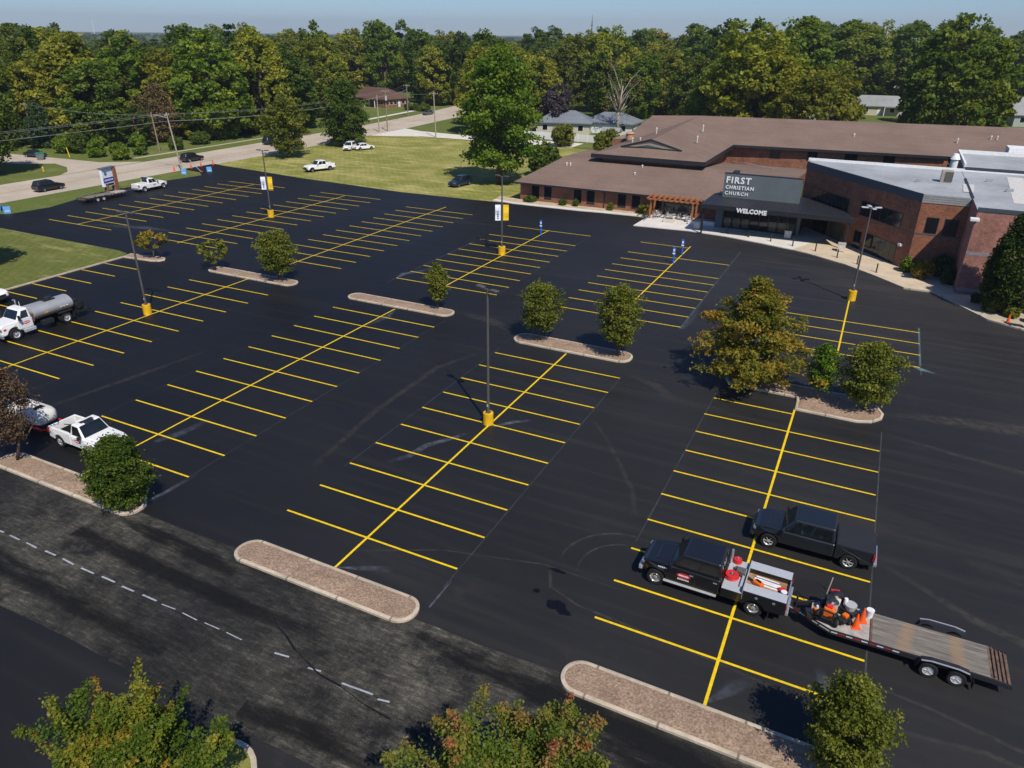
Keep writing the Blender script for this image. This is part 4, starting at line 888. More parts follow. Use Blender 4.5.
MB().box(-3.58,-1.74,-.579,.579,1.02,1.10).build('bed_floor', mat('wood_floor', (.30,.19,.10), .8, .2, 0, .3, 5), t)
MB().box(-1.76,-1.72,-1.12,1.12,.86,1.42).build('bed_front', ALU, t); MB().box(-3.63,-3.58,-.58,.58,.8,1.30).build('tailgate', CHROME, t)
MB().box(-3.75,-3.62,-.95,.95,.55,.75).build('rear_bumper', CHROME, t, bevel=.03)
MB().cyl((-.83,-.85,1.2),(-.83,-.85,1.9),.08,.08,10).build('exhaust_stack', CHROME, t)
b = MB()
for y in (-.95,0,.95): b.cyl((-.78,y,1.16),(-.78,y,2.0),.03,.03,6)
b.cyl((-.78,-.98,2.0),(-.78,.98,2.0),.03,.03,6); b.build('headache_rack', P_BLACK, t)
for yy, r_, lab in ((.18,.30,'large'),(-.95+.0,.20,'small')):
    pass
HUB = mat('reel_hub', (.05,.05,.05), .5, .4)
M_REDP = mat('red_enamel', (.62,.022,.022), .45, .4, 0, .1)
def reel(parent, x, y, z, r, d=.22):
    o = MB().cyl((x,y,z),(x,y,z+d),r,r,20).build('hose_reel', M_REDP, parent, bevel=.02)
    MB().cyl((x,y,z+d),(x,y,z+d+.015),r*.38,r*.38,14).build('hub', HUB, o); MB().cyl((x,y,z+d+.016),(x,y,z+d+.07),.05,.04,8).build('spindle', CHROME, o)
    b = MB().lathe([(r*1.02,.03),(r*1.12,.07),(r*1.02,.11)], (x,y,z), 'z', 20); b.build('hose', M_REDP, o)
reel(t, -1.08, .22, 1.16, .30); reel(t, -1.12, -.98, 1.16, .19)
b = MB().box(-1.62,-1.2,-.40,-.05,1.16,1.42).box(-1.4,-1.1,-.5,-.28,1.16,1.34); b.build('pump_engine', mat('engine_grey', (.16,.15,.14), .5, .5, .4, .4, 9), t, bevel=.03)
b = MB()
for k in range(6): b.cyl((-1.6+.09*k,.0+.05*(k%2),1.16),(-1.6+.09*k,.0+.05*(k%2),1.32),.035,.03,8)
b.build('valve', mat('dull_bronze', (.16,.12,.08), .5, .5, .4, .4, 9), t)
MB().box(-1.66,-1.52,-.55,.75,1.16,1.28).build('manifold', ALU, t, bevel=.02)
text(' .', .1, (0,0,0), M_LETTER, t, ori=(0,0,0)) if False else None
M_LOGR = mat('red_decal', (.55,.03,.03), .5, .4); M_LOGW = mat('white_decal', (.72,.72,.72), .5, .4)
def logo(parent, x, y, z, s, sz=1., m1=None, m2=None):   # small oval company badge with a strip of lettering under it
    k = 14; b = MB(); w, h = .30*sz, .13*sz
    b.add([(x+w*math.cos(6.283*i/k), y, z+h*math.sin(6.283*i/k)) for i in range(k)]+[(x+w*math.cos(6.283*i/k), y+s*.006, z+h*math.sin(6.283*i/k)) for i in range(k)], [tuple(range(k)), tuple(range(2*k-1,k-1,-1))]+[(i,(i+1)%k,(i+1)%k+k,i+k) for i in range(k)])
    o = b.build('door_badge', m1 or M_LOGR, parent); o.data.update()
    c = MB().box(x-w*.7, x+w*.7, min(y,y+s*.010), max(y,y+s*.010), z-.03*sz, z+.035*sz); c.build('badge_strip', m2 or M_LOGW, o)
    c = MB()
    for i in range(6): c.box(x-w*.8+i*w*.28, x-w*.8+i*w*.28+w*.2, min(y,y+s*.008), max(y,y+s*.008), z-h-.10*sz, z-h-.03*sz)
    c.build('badge_strip', m2 or M_LOGW, o)
for s in (1,-1):
    logo(t, .95, s*1.006, 1.02, s, 1.1)
    b = MB()
    for i in range(5): b.box(1.75+.09*i,1.82+.09*i,min(s*1.0,s*1.004),max(s*1.0,s*1.004),1.12,1.20)
    b.build('fender_script', M_LOGW, t)
# tools lying in the open bed (each its own thing, resting in the truck)
TX, TY = 16.66, 4.25
def bedpt(x, y, z): return (TX-x, TY-y, z)
M_ORANGE = mat('orange_plastic', (.72,.14,.010), .55, .4, 0, .12); M_CONE = mat('cone_orange', (.75,.10,.015), .6, .3, 0, .08)
t = thing('stencil_bundle', 'bundle of long white boards and stencils lying in the bed of the black work truck', 'boards', bedpt(-2.7,-.20,1.1), math.pi+R(-4))
for k, (yy, w_) in enumerate(((.30,.10),(.16,.08),(.05,.12),(-.10,.07))): MB().box(-.72+.1*k,.75-.05*k,yy-w_/2,yy+w_/2,.04*k*.6,.04*k*.6+.03).build('board', M_LOGW, t)
t = thing('leaf_blower', 'orange power tool lying in the front of the black work truck bed', 'power tool', bedpt(-2.25,.18,1.105), R(150))
MB().box(-.25,.22,-.14,.14,0,.22).build('housing', M_ORANGE, t, bevel=.05); MB().cyl((.2,0,.1),(.62,.05,.08),.05,.07,10).build('tube', PLAST, t); MB().box(-.15,.1,-.03,.03,.22,.32).build('handle', PLAST, t, bevel=.02)
t = thing('tool_bag', 'red and yellow work gloves and bag at the rear of the black truck bed', 'tool bag', bedpt(-3.3,.10,1.105), .4)
MB().box(-.17,.17,-.12,.12,0,.16).build('bag', M_REDP, t, bevel=.05); MB().box(-.14,.14,-.30,-.14,0,.10).build('glove', mat('yellow_glove', (.62,.50,.05), .8, .2), t, bevel=.03)
t = thing('paint_can', 'blue and white paint pail standing in the rear corner of the black truck bed', 'paint pail', bedpt(-3.40,.40,1.1))
MB().cyl((0,0,0),(0,0,.24),.12,.13,14).build('pail', mat('pale_blue_plastic', (.30,.38,.55), .5, .4), t); MB().cyl((0,0,.241),(0,0,.26),.135,.135,14).build('lid', M_LOGW, t)
t = thing('hand_tools', 'dark rakes and hoses lying on the near side of the black truck bed floor', 'hand tools', bedpt(-2.85,.35,1.106), math.pi)
MB().cyl((-.6,.0,.03),(.55,.06,.03),.025,.02,6).build('shaft', PLAST, t); MB().box(.5,.58,-.18,.3,0,.06).build('rake_head', PLAST, t); MB().cyl((-.5,.12,.06),(.4,-.05,.06),.02,.02,6).build('shaft', M_ORANGE, t)
# ------------------------------------------------------------------ flatbed trailers
M_PLANK = None
def plank_mat():
    m, nt, N, L, B = newmat('trailer_planks')
    v = mapped(N, L); vs = mapped(N, L, (.4,5.5,1)); n1 = nz(N, L, 2., vs, 5, .7); n2 = nz(N, L, .7, v, 4)
    sx = N.new('ShaderNodeSeparateXYZ'); L.new(v, sx.inputs[0])
    c = ramp(N, L, n1, [(.25, (.075,.068,.060)), (.5, (.175,.157,.136)), (.75, (.30,.27,.232))])
    st = N.new('ShaderNodeTexWave'); st.wave_type = 'BANDS'; st.bands_direction = 'X'; st.inputs['Scale'].default_value = .16; st.inputs['Distortion'].default_value = 5.; st.inputs['Detail Scale'].default_value = .6; st.inputs['Phase Offset'].default_value = 1.2; L.new(v, st.inputs['Vector'])
    c = mix(N, L, ramp(N, L, st.outputs['Fac'], [(.70, (0,0,0)), (1., (.5,.5,.5))]), c, (.32,.20,.10))
    w = N.new('ShaderNodeTexWave'); w.bands_direction = 'Y'; w.inputs['Scale'].default_value = 2.3; L.new(v, w.inputs['Vector'])
    c = mix(N, L, ramp(N, L, w.outputs['Fac'], [(.0, (.45,.45,.45)), (.05, (0,0,0))]), c, (.05,.043,.036))
    L.new(c, B.inputs['Base Color']); B.inputs['Roughness'].default_value = .85; B.inputs['Specular IOR Level'].default_value = .2
    bump(N, L, B, n1, .4, .01); return m
M_PLANK = plank_mat(); M_RUST = mat('rusty_steel', (.125,.082,.060), .9, .3, 0, .55, 5); M_GREYDECK = mat('dusty_deck', (.36,.34,.31), .9, .2, 0, .25, 3)
def trailer(label, loc, rz, Lf=2.2, Lr=-5.0, hw=.98, zd=.72, tongue=1.35):
    """x forward; deck from Lr to Lf, hitch tongue ahead"""
    t = thing('flatbed_trailer', label, 'trailer', loc, rz)
    MB().box(Lr+.75, Lf-2.1, -hw+.04, hw-.04, zd-.06, zd).build('deck', M_PLANK, t)
    MB().prism([(Lf-2.1,-hw+.04),(Lf-.5,-hw+.04),(Lf,-hw*.72),(Lf+.35,-hw*.45),(Lf+.35,hw*.45),(Lf,hw*.72),(Lf-.5,hw-.04),(Lf-2.1,hw-.04)], zd-.06, zd-.003).build('front_deck', M_GREYDECK, t)
    MB().box(Lf-2.14,Lf-2.06,-hw+.03,hw-.03,zd+.001,zd+.05).build('deck_bar', M_RUST, t)
    dv = MB().hexa([(Lr,-hw,zd-.22),(Lr+.75,-hw,zd-.06),(Lr+.75,hw,zd-.06),(Lr,hw,zd-.22)], [(Lr,-hw,zd-.16),(Lr+.75,-hw,zd+.003),(Lr+.75,hw,zd+.003),(Lr,hw,zd-.16)]).build('dovetail', M_RUST, t)
    b = MB()
    for i in range(4): b.box(Lr+.10+.16*i,Lr+.14+.16*i,-hw+.1,hw-.1,zd-.10+.03*i,zd-.06+.035*i)
    b.build('tread_bar', M_RUST, dv)
    for s in (1, -1):
        pts = [(Lr,s*hw,zd-.16),(Lr+.75,s*hw,zd-.10),(Lf-.5,s*hw,zd-.10),(Lf,s*hw*.76,zd-.10),(Lf+tongue,s*.06,zd-.12)]
        fr = MB()
        for i in range(4): fr.bar(pts[i], pts[i+1], .09, .2)
        f = fr.build('side_rail', M_DARK, t)
        a, bb_ = MB(), MB(); n_ = 0
        def tape(p, q):
            p, q = Vector(p), Vector(q); d = (q-p); l = d.length; k = int(l/.28); nn = Vector((-d.y,d.x,0)).normalized()*(.048 if s > 0 else .048)
            if nn.y*s < 0: nn = -nn
            for i in range(k):
                u, v_ = p+d*(i/k), p+d*((i+.85)/k); tgt = a if i%2 else bb_
                tgt.bar(u+nn+Vector((0,0,.04)), v_+nn+Vector((0,0,.04)), .008, .055)
        tape((Lf-3.2,s*hw,zd-.10), pts[2]); tape(pts[2], pts[3]); tape(pts[3], pts[4])
        a.build('red_reflector', mat('red_tape', (.40,.02,.025), .4, .5), f); bb_.build('white_reflector', mat('white_tape', (.55,.56,.58), .4, .5), f)
        fe = MB(); xs = Lr+1.42
        fp = [(xs-.05,zd-.28),(xs+.12,zd+.10),(xs+.5,zd+.19),(xs+1.5,zd+.19),(xs+1.85,zd+.10),(xs+2.02,zd-.28)]
        for i in range(5): fe.hexa([(fp[i][0],s*hw+s*.04 if s>0 else s*hw-.30,fp[i][1]),(fp[i+1][0],s*hw+s*.04 if s>0 else s*hw-.30,fp[i+1][1]),(fp[i+1][0],s*hw+.30 if s>0 else s*hw-.04,fp[i+1][1]),(fp[i][0],s*hw+.30 if s>0 else s*hw-.04,fp[i][1])],
            [(fp[i][0],s*hw+s*.04 if s>0 else s*hw-.30,fp[i][1]+.025),(fp[i+1][0],s*hw+s*.04 if s>0 else s*hw-.30,fp[i+1][1]+.025),(fp[i+1][0],s*hw+.30 if s>0 else s*hw-.04,fp[i+1][1]+.025),(fp[i][0],s*hw+.30 if s>0 else s*hw-.04,fp[i][1]+.025)])
        fe.build('fender', M_DARK, t)
        MB().bar((xs+.12,s*(hw+.31),zd+.14),(xs+.5,s*(hw+.31),zd+.22),.03,.05).bar((xs+.5,s*(hw+.31),zd+.22),(xs+1.5,s*(hw+.31),zd+.22),.03,.05).bar((xs+1.5,s*(hw+.31),zd+.22),(xs+1.85,s*(hw+.31),zd+.14),.03,.05).build('fender_trim', ALU, t)
        for x in (xs+.48, xs+1.5): wheel(t, x, s*(hw+.17), .36, .22, 'steel', ALU, s)
        MB().box(xs-.12,xs-.10,s*(hw+.17)-.13,s*(hw+.17)+.13,.12,.5).build('mud_flap', RUB, t)
    b = MB()
    for x in np.arange(Lr+.9, Lf-.3, .8): b.box(x-.04,x+.04,-hw+.05,hw-.05,zd-.2,zd-.062)
    for s in (.45,-.45): b.box(Lr+.5,Lf+.2,s-.05,s+.05,zd-.32,zd-.15)
    b.build('crossmember', UNDER, t)
    b = MB().box(Lf+tongue-.15,Lf+tongue+.18,-.09,.09,zd-.20,zd-.04); b.cyl((Lf+tongue-.35,-.1,zd-.5),(Lf+tongue-.35,-.1,zd+.5),.05,.05,8); b.build('hitch', M_DARK, t, bevel=.02)
    return t
trailer('long flatbed trailer with weathered plank deck and rusty dovetail, hitched to the black work truck', (23.9,4.08,0), math.pi+R(.6), 2.25, -5.0)
ZD = .72
def cone(x, y, z, lab, grp='orange traffic cones', s=1., tilt=0):
    t = thing('traffic_cone', lab, 'traffic cone', (x,y,z), 0, grp)
    MB().cyl((0,0,.03*s),(0,0,.72*s),.155*s,.03*s,14).build('cone_body', M_CONE, t, smooth=True); MB().box(-.19*s,.19*s,-.19*s,.19*s,0,.03*s).build('base', M_CONE, t)
    t.rotation_euler = (tilt, 0, .3); return t
cone(23.12,3.75,ZD,'orange traffic cone on the trailer deck, the nearer of the two by the white pail'); cone(23.35,4.25,ZD,'orange traffic cone on the trailer deck, the farther of the two, touching the white pail')
t = thing('pail', 'white plastic pail with lid on the trailer deck behind the orange cones', 'pail', (23.62,4.66,ZD)); MB().cyl((0,0,0),(0,0,.38),.14,.16,16).build('pail_body', M_LOGW, t, smooth=True); MB().cyl((0,0,.381),(0,0,.41),.17,.17,16).build('lid', M_LOGW, t)
# striping machine with two tanks and wheels
t = thing('striping_machine', 'orange line striping machine with a round tank at the front of the trailer', 'striping machine', (22.05,3.95,ZD), R(80))
b = MB(); b.box(-.7,.75,-.30,.30,.22,.30); b.bar((-.7,-.25,.3),(-1.0,-.25,1.0),.05); b.bar((-.7,.25,.3),(-1.0,.25,1.0),.05); b.bar((-1.0,-.3,1.0),(-1.0,.3,1.0),.05); b.build('frame', M_DARK, t)
MB().cyl((.05,0,.32),(.05,0,.78),.25,.25,18).build('paint_tank', M_PALEM, t, smooth=True, bevel=.02); MB().cyl((.05,0,.78),(.05,0,.86),.26,.12,18).build('tank_lid', mat('tank_black', (.03,.03,.03), .5, .5), t)
MB().box(-.55,-.22,-.22,.22,.30,.78).build('engine', M_ORANGE, t, bevel=.05); MB().cyl((-.38,-.1,.8),(-.38,.12,.8),.11,.11,12).build('air_cleaner', M_REDP, t)
MB().box(.40,.72,-.24,.24,.30,.56).build('tool_tray', M_STONE, t, bevel=.03)
for x, y in ((-.5,.40),(-.5,-.40),(.62,.0)): wheel(t, x, y, .24, .12, 'steel', ALU, 1 if y >= 0 else -1)
t = thing('walk_behind_blower', 'black walk behind blower with a red engine on the far front side of the trailer', 'blower', (22.2,4.72,ZD), R(15))
MB().cyl((0,-.14,.42),(0,.14,.42),.36,.36,18).build('fan_housing', M_DARK, t, bevel=.03); MB().box(-.2,.2,.15,.42,.3,.62).build('engine', M_REDP, t, bevel=.05); b = MB(); b.bar((-.25,-.2,.5),(-.85,-.2,1.0),.04); b.bar((-.25,.25,.5),(-.85,.25,1.0),.04); b.bar((-.85,-.22,1.),(-.85,.27,1.),.04); b.build('handle', PLAST, t)
for y in (.46,-.24): wheel(t, .05, y, .2, .09, 'steel', BLKW, 1 if y > 0 else -1)
t = thing('hand_sprayer', 'orange jug and pale sprayer lance standing at the near front corner of the trailer', 'sprayer', (21.5,3.75,ZD), R(20))
MB().cyl((0,0,0),(0,0,.40),.15,.15,14).build('tank', M_ORANGE, t, bevel=.03); MB().cyl((0,0,.40),(0,0,.52),.06,.05,10).build('cap', M_LOGW, t); MB().bar((.15,-.1,.02),(.5,-.25,.95),.07,.10).build('lance', M_PALEM, t); MB().box(-.5,-.2,-.3,.1,0,.3).build('engine_block', M_DARK, t, bevel=.04)
t = thing('crack_sealer', 'dark cast machine with a pale hopper in the middle of the trailer front', 'machine', (22.75,4.35,ZD), R(-30))
MB().box(-.35,.35,-.25,.25,.12,.4).build('base', M_DARK, t, bevel=.03); MB().cyl((.05,0,.4),(.05,0,.66),.20,.26,14).build('hopper', M_PALEM, t); MB().cyl((-.22,.05,.4),(-.22,.05,.75),.08,.08,10).build('motor', M_LOGW, t)
for x in (-.3,.3): wheel(t, x, .3, .14, .08, 'steel', BLKW, 1)
t = thing('compressor', 'black compressor with a round tank lying behind the orange machine on the trailer', 'compressor', (21.95,4.45,ZD), R(20))
MB().cyl((-.35,0,.28),(.35,0,.28),.17,.17,14).build('air_tank', PLAST, t, bevel=.03); MB().box(-.2,.2,-.14,.14,.46,.68).build('pump', M_DARK, t, bevel=.04); MB().cyl((.26,0,.46),(.26,0,.66),.07,.07,10).build('filter', ALU, t)
for x in (-.25,.25): MB().box(x-.03,x+.03,-.18,.18,0,.14).build('foot', M_DARK, t)
t = thing('edger', 'black and orange edging machine with a chute at the middle front of the trailer', 'machine', (22.65,3.75,ZD), R(60))
MB().box(-.32,.22,-.16,.16,.14,.36).build('body', PLAST, t, bevel=.05); MB().box(-.12,.12,-.12,.12,.36,.52).build('engine', M_ORANGE, t, bevel=.04); MB().bar((-.3,0,.3),(-.75,0,.9),.05).build('handle', M_DARK, t)
for y in (-.2,.2): wheel(t, .12, y, .14, .07, 'steel', BLKW, 1 if y > 0 else -1)
# safety sprayer shovel pole leaning
t = thing('shovel', 'long handled shovel standing up at the far front of the trailer', 'shovel', (21.75,4.6,ZD)); MB().cyl((0,0,.3),(.12,.1,1.5),.022,.022,6).build('handle', M_PALEM, t); MB().box(-.12,.1,-.02,.02,0,.32).build('blade', ALU, t)
# ------------------------------------------------------------------ white pickup, small trailer tank
t = thing('pickup_truck', 'white regular cab pickup with an open bed and door badge, half behind the round bush', 'pickup truck', (-20.85,-.30,0), R(-1))
pickup(t, P_WHITE, (2.72,-2.72), (1.78,-1.72), .98, (.78,-.55), 1.18, 1.90, 1.16, .41, 'open', 'steel', STEELW, False, 1)
for s in (1,-1): logo(t, .15, s*.988, .92, s, .9)
MB().box(-.15,.28,-.30,.30,1.902,1.93).build('roof_vent', PLAST, t); b = MB()
for s in (-.3,.3): b.box(-.2,.1,s-.12,s+.12,1.902,1.915)
b.build('roof_panel', PLAST, t)
t = thing('spray_rig', 'small black pump engine standing in the bed of the near white pickup', 'pump', (-22.2,-.05,.68)); MB().box(-.25,.25,-.2,.2,.1,.5).build('engine', PLAST, t, bevel=.05); MB().cyl((0,-.3,.4),(0,.3,.4),.17,.17,12).build('drum', PLAST, t); MB().box(-.3,.3,-.25,.25,0,.1).build('skid', M_DARK, t)
MB().bar((-.3,.1,.3),(-.95,-.35,.42),.04).build('hose', PLAST, t)
t = thing('tank_trailer', 'off white tank trailer on a red frame behind the near white pickup', 'trailer', (-26.2,-.15,0), 0)
k = MB(); secs = []
se = lambda v: math.copysign(abs(v)**.62, v)
for x, r_ in ((-2.1,.55),(-2.0,.66),(-1.8,.72),(.55,.72),(.95,.64),(1.2,.40)): secs.append([(x, 1.08*r_*se(math.cos(6.283*i/18)), 1.0+r_*.74*se(math.sin(6.283*i/18))) for i in range(18)])
k.loft(secs).build('tank', mat('offwhite_tank', (.60,.59,.54), .75, .2, 0, .10), t, smooth='all')
MB().cyl((-.4,0,1.5),(-.4,0,1.66),.28,.26,16).build('hatch', M_LOGW, t); MB().box(.1,.5,-.30,.30,1.50,1.56).build('hatch_opening', UNDER, t); MB().box(-1.7,-1.1,-.35,.35,1.50,1.57).build('hatch_opening', UNDER, t)
b = MB(); b.box(-1.9,1.3,-.78,-.68,.38,.5); b.box(-1.9,1.3,.68,.78,.38,.5); b.bar((1.3,-.7,.45),(2.3,0,.45),.09); b.bar((1.3,.7,.45),(2.3,0,.45),.09); b.box(-1.9,-1.8,-.7,.7,.38,.5); b.build('frame', M_REDP, t)
for s in (1,-1):
    wheel(t, -.5, s*.92, .33, .2, 'steel', M_LOGW, s); MB().box(-.95,-.05,s*.92-.13,s*.92+.13,.68,.71).build('fender', M_LOGW, t)
# ------------------------------------------------------------------ tank truck
t = thing('tank_truck', 'white cab tank truck with a silver sealer tank beside the grass plot', 'tank truck', (-43.4,11.0,0), -math.pi/2)
# x forward: front axle 2.45, rear axle -2.1
hw = 1.1
pr = arch([(1.2,.72)], 2.45, .60, .50, .62); pr += [(3.35,.55),(3.5,.75),(3.48,1.35),(3.3,1.48),(2.1,1.58),(1.2,1.58)]
MB().sideprism(pr, -1.0, 1.0).map(shape(1.0,3.5,-9,1.6,.12,0,.04)).build('hood', P_WHITE, t, bevel=.09, seg=3)
B = [(2.15,-1.02,1.55),(2.15,1.02,1.55),(.85,1.02,1.55),(.85,-1.02,1.55)]; T = [(1.60,-.83,2.38),(1.60,.83,2.38),(.92,.83,2.41),(.92,-.83,2.41)]
MB().box(.85,2.16,-1.04,1.04,.75,1.57).build('cab_lower', P_WHITE, t, bevel=.06); MB().hexa(B,T).build('cab', P_WHITE, t, bevel=.12, seg=3)
MB().panel([B[0],B[1],T[1],T[0]], .07,.93,.10,.86,.014,.03).build('windshield', WGL, t)
MB().panel([B[1],B[2],T[2],T[1]], .22,.80,.14,.82,.014,.03).build('side_window', WGL, t); MB().panel([B[3],B[0],T[0],T[3]], .20,.78,.14,.82,.014,.03).build('side_window', WGL, t)
for s in (1,-1):
    MB().box(.95,1.95,min(s*1.0,s*1.047),max(s*1.0,s*1.047),.85,1.60).build('door', P_WHITE, t, bevel=.02); logo(t, 1.4, s*1.05, 1.25, s, 1.0, M_LOGR, M_LOGW)
    MB().box(.75,1.75,s*1.02-.12,s*1.02+.12,.42,.72).build('step_tank', ALU, t, bevel=.05)
    MB().box(1.95,2.1,s*1.25-.1,s*1.25+.1,1.6,2.05).build('mirror', PLAST, t, bevel=.03)
    MB().box(3.36,3.5,s*.72-.16,s*.72+.16,.95,1.2).build('headlight', LAMP, t, bevel=.02); MB().box(3.1,3.3,min(s*.9,s*.97),max(s*.9,s*.97),1.05,1.18).build('turn_lamp', M_REDP, t)
    wheel(t, 2.45, s*.92, .50, .28, 'dual', ALU, s); wheel(t, -2.1, s*.90, .50, .30, 'dual', ALU, s); wheel(t, -2.1, s*.58, .50, .28, 'dual', ALU, s)
    MB().box(-2.75,-1.45,s*.92-.20,s*.92+.20,1.06,1.10).build('fender', M_DARK, t); MB().box(-2.80,-2.77,s*.85-.25,s*.85+.25,.35,.95).build('mud_flap', RUB, t)
    MB().box(-.9,.1,s*.9-.2,s*.9+.2,.5,.9).build('toolbox', M_DARK, t, bevel=.03)
MB().box(3.45,3.62,-1.05,1.05,.42,.72).build('front_bumper', CHROME, t, bevel=.05); MB().box(3.46,3.52,-.5,.5,.8,1.35).build('grille', PLAST, t, bevel=.03)
MB().box(-4.0,3.2,-.42,.42,.60,.82).build('chassis', UNDER, t)
secs = []
for x, f_ in ((-3.15,.80),(-3.05,1.),(.5,1.),(.6,.80)): secs.append([(x, .92*f_*math.cos(6.283*i/24), 1.60+.66*f_*math.sin(6.283*i/24)) for i in range(24)])
TK = MB().loft(secs).build('tank', mat('brushed_tank', (.50,.50,.50), .45, .5, .55, .10, 1.2), t, smooth=True)
MB().box(-3.0,.45,-.94,.94,1.38,1.46).build('tank_band', M_RUST, TK); MB().box(.55,.72,-.85,.85,1.0,1.75).build('bulkhead', M_RUST, t, bevel=.06)
b = MB().box(-1.9,-.9,-.35,.35,2.24,2.32); b.cyl((-1.4,0,2.3),(-1.4,0,2.46),.26,.26,12); b.box(-2.0,-.8,-.40,-.36,2.3,2.5); b.build('manhole', M_DARK, TK)
MB().add([(-.55,.9365,1.60),(-.35,.9365,1.50),(-.55,.9365,1.40),(-.75,.9365,1.50)], [(0,1,2,3),(3,2,1,0)]).build('hazard_plate', mat('amber_placard', (.75,.36,.02), .5), TK)
b = MB()
for k in range(3): b.box(-1.95-.28*k,-1.85-.28*k,.90,.97,1.55,1.62)
b.build('side_lamp', M_LOGW, TK)
b = MB().box(-4.2,-3.2,-.9,.9,.55,.75); b.box(-3.7,-3.2,-.6,.7,.75,1.7); b.cyl((-3.9,-.5,1.1),(-3.9,.6,1.1),.35,.35,12); b.bar((-4.3,-.9,.7),(-4.5,-.9,1.7),.08); b.bar((-4.3,.9,.7),(-4.45,.9,1.5),.08); b.bar((-4.6,-1.2,.5),(-4.6,1.2,.5),.1); b.cyl((-3.5,.7,1.2),(-3.5,.95,1.2),.28,.28,12); b.build('spray_pump', mat('tarry_black', (.012,.011,.011), .6, .5, 0, .4, 6), t)
MB().cyl((.78,-.95,1.4),(.78,-.95,2.7),.06,.06,8).build('exhaust_stack', CHROME, t); MB().cyl((.73,-.95,2.66),(.93,-.95,2.76),.06,.06,8).build('exhaust_tip', CHROME, t)
MB().bar((1.1,.2,2.4),(1.1,.2,2.85),.03).build('antenna', M_LOGW, t)
# ------------------------------------------------------------------ other vehicles
def car(label, loc, rz, paint, style='suv', cat='car', name='parked_car', group=None):
    t = thing(name, label, cat, loc, rz, group)
    if style == 'suv': L_, zb, zr, wr, hw = (2.35,-2.35), 1.05, 1.72, .36, .94
    else: L_, zb, zr, wr, hw = (2.35,-2.4), .92, 1.45, .33, .91
    xf, xr = L_; fa, ra = 1.42, -1.38; z0 = .30; cw = .95; cb = -2.2 if style == 'suv' else -1.75
    fn = shape(hw, xf, xr, zb, .14, .09, .05)
    pr = [(xr,.5),(xr+.12,z0)]; pr = arch(pr, ra, wr*1.15, wr, z0); pr = arch(pr, fa, wr*1.15, wr, z0)
    pr += [(xf-.12,z0),(xf,.45),(xf-.02,zb-.30),(xf-.25,zb-.16),(cw,zb),(cb,zb+.0)]+([(xr,zb-.02)] if style == 'suv' else [(xr+.1,zb-.02),(xr,zb-.14)])
    MB().sideprism(pr, -hw, hw).map(fn).build('body', paint, t, bevel=.08, seg=3)
    wbw, wtw = hw*.92, hw*.70
    B = [(cw,-wbw,zb-.01),(cw,wbw,zb-.01),(cb,wbw,zb-.01),(cb,-wbw,zb-.01)]; rt0, rt1 = (.25,-1.95) if style == 'suv' else (.15,-1.05)
    T = [(rt0,-wtw,zr),(rt0,wtw,zr),(rt1,wtw,zr-.02),(rt1,-wtw,zr-.02)]
    MB().hexa(B,T).build('cabin', paint, t, bevel=.10, seg=3)
    MB().panel([B[0],B[1],T[1],T[0]], .06,.94,.06,.90,.014,.03).build('windshield', WGL, t); MB().panel([B[2],B[3],T[3],T[2]], .10,.90,.15,.88,.014,.03).build('rear_window', WGL, t)
    for s in (1,-1):
        q = [B[1],B[2],T[2],T[1]] if s > 0 else [B[3],B[0],T[0],T[3]]
        for a, b_ in ((.13,.46),(.49,.73),(.75,.93)):
            if s < 0: a, b_ = 1-b_, 1-a
            MB().panel(q, a, b_, .10, .86, .014, .03).build('side_window', WGL, t)
        MB().box(xf-.22,xf-.02,s*.62-.17,s*.62+.17,zb-.36,zb-.22).build('headlight', LAMP, t, bevel=.02)
        MB().box(xr-.012,xr+.12,s*.70-.12,s*.70+.12,zb-.30,zb-.08).build('taillight', TAIL, t, bevel=.02)
        MB().box(cw-.25,cw-.12,min(s*(hw-.02),s*(hw+.16)),max(s*(hw-.02),s*(hw+.16)),zb+.02,zb+.16).build('mirror', paint, t, bevel=.02)
        for x in (fa, ra): wheel(t, x, s*(hw-.11), wr, .22, 'alloy', STEELW, s)
    MB().box(xr+.3,xf-.3,-.62,.62,.2,.6).build('chassis', UNDER, t); MB().box(xf-.06,xf+.01,-.42,.42,.42,.66).build('grille', PLAST, t)
    return t
UPY, DNY = math.pi/2, -math.pi/2
car('black hatchback driving on the road at the left edge, nearest the brick sign', (-100.9,50.8,-.03), UPY, P_BLACK, 'suv', 'car', 'moving_car')
car('black suv driving on the road past the leaning utility pole and orange cones', (-104.3,83.2,-.03), UPY, P_BLACK, 'suv', 'suv', 'moving_car')
car('tiny silver car far away on the road in front of the brown roofed ranch house', (-113.2,186,-.03), DNY, P_GREY, 'sedan', 'car', 'moving_car')
car('white suv parked on the grass under the lawn tree, left of the white sedan', (-87.0,111.6,-.04), R(-70), P_WHITE, 'suv', 'suv')
car('white sedan parked on the grass, to the right of the white suv under the tree', (-84.4,113.4,-.04), R(65), P_WHITE, 'sedan', 'car')
car('dark blue suv parked alone on the grass in the shade of the big tree', (-44.2,86.6,-.04), R(-100), P_BLUE, 'suv', 'suv')
car('dark red car parked beyond the road behind the left lawn tree', (-120.5,124.8,-.05), R(60), P_RED, 'sedan', 'car')
car('dark suv on the road half hidden behind the left lawn tree', (-108.2,110.0,-.03), UPY, P_BLUE, 'suv', 'suv', 'moving_car')
car('dark car parked in the driveway beside the green wheelie bins', (-135.8,71.5,-.03), R(10), P_BLACK, 'sedan', 'car')
t = thing('pickup_truck', 'white pickup towing an empty flatbed trailer along the far left edge of the lot', 'pickup truck', (-87.1,58.9,0), UPY)
pickup(t, P_WHITE, (2.85,-2.75), (1.9,-1.75), .98, (.95,-.9), 1.18, 1.9, 1.16, .41, 'open', 'steel', STEELW, False, 2)
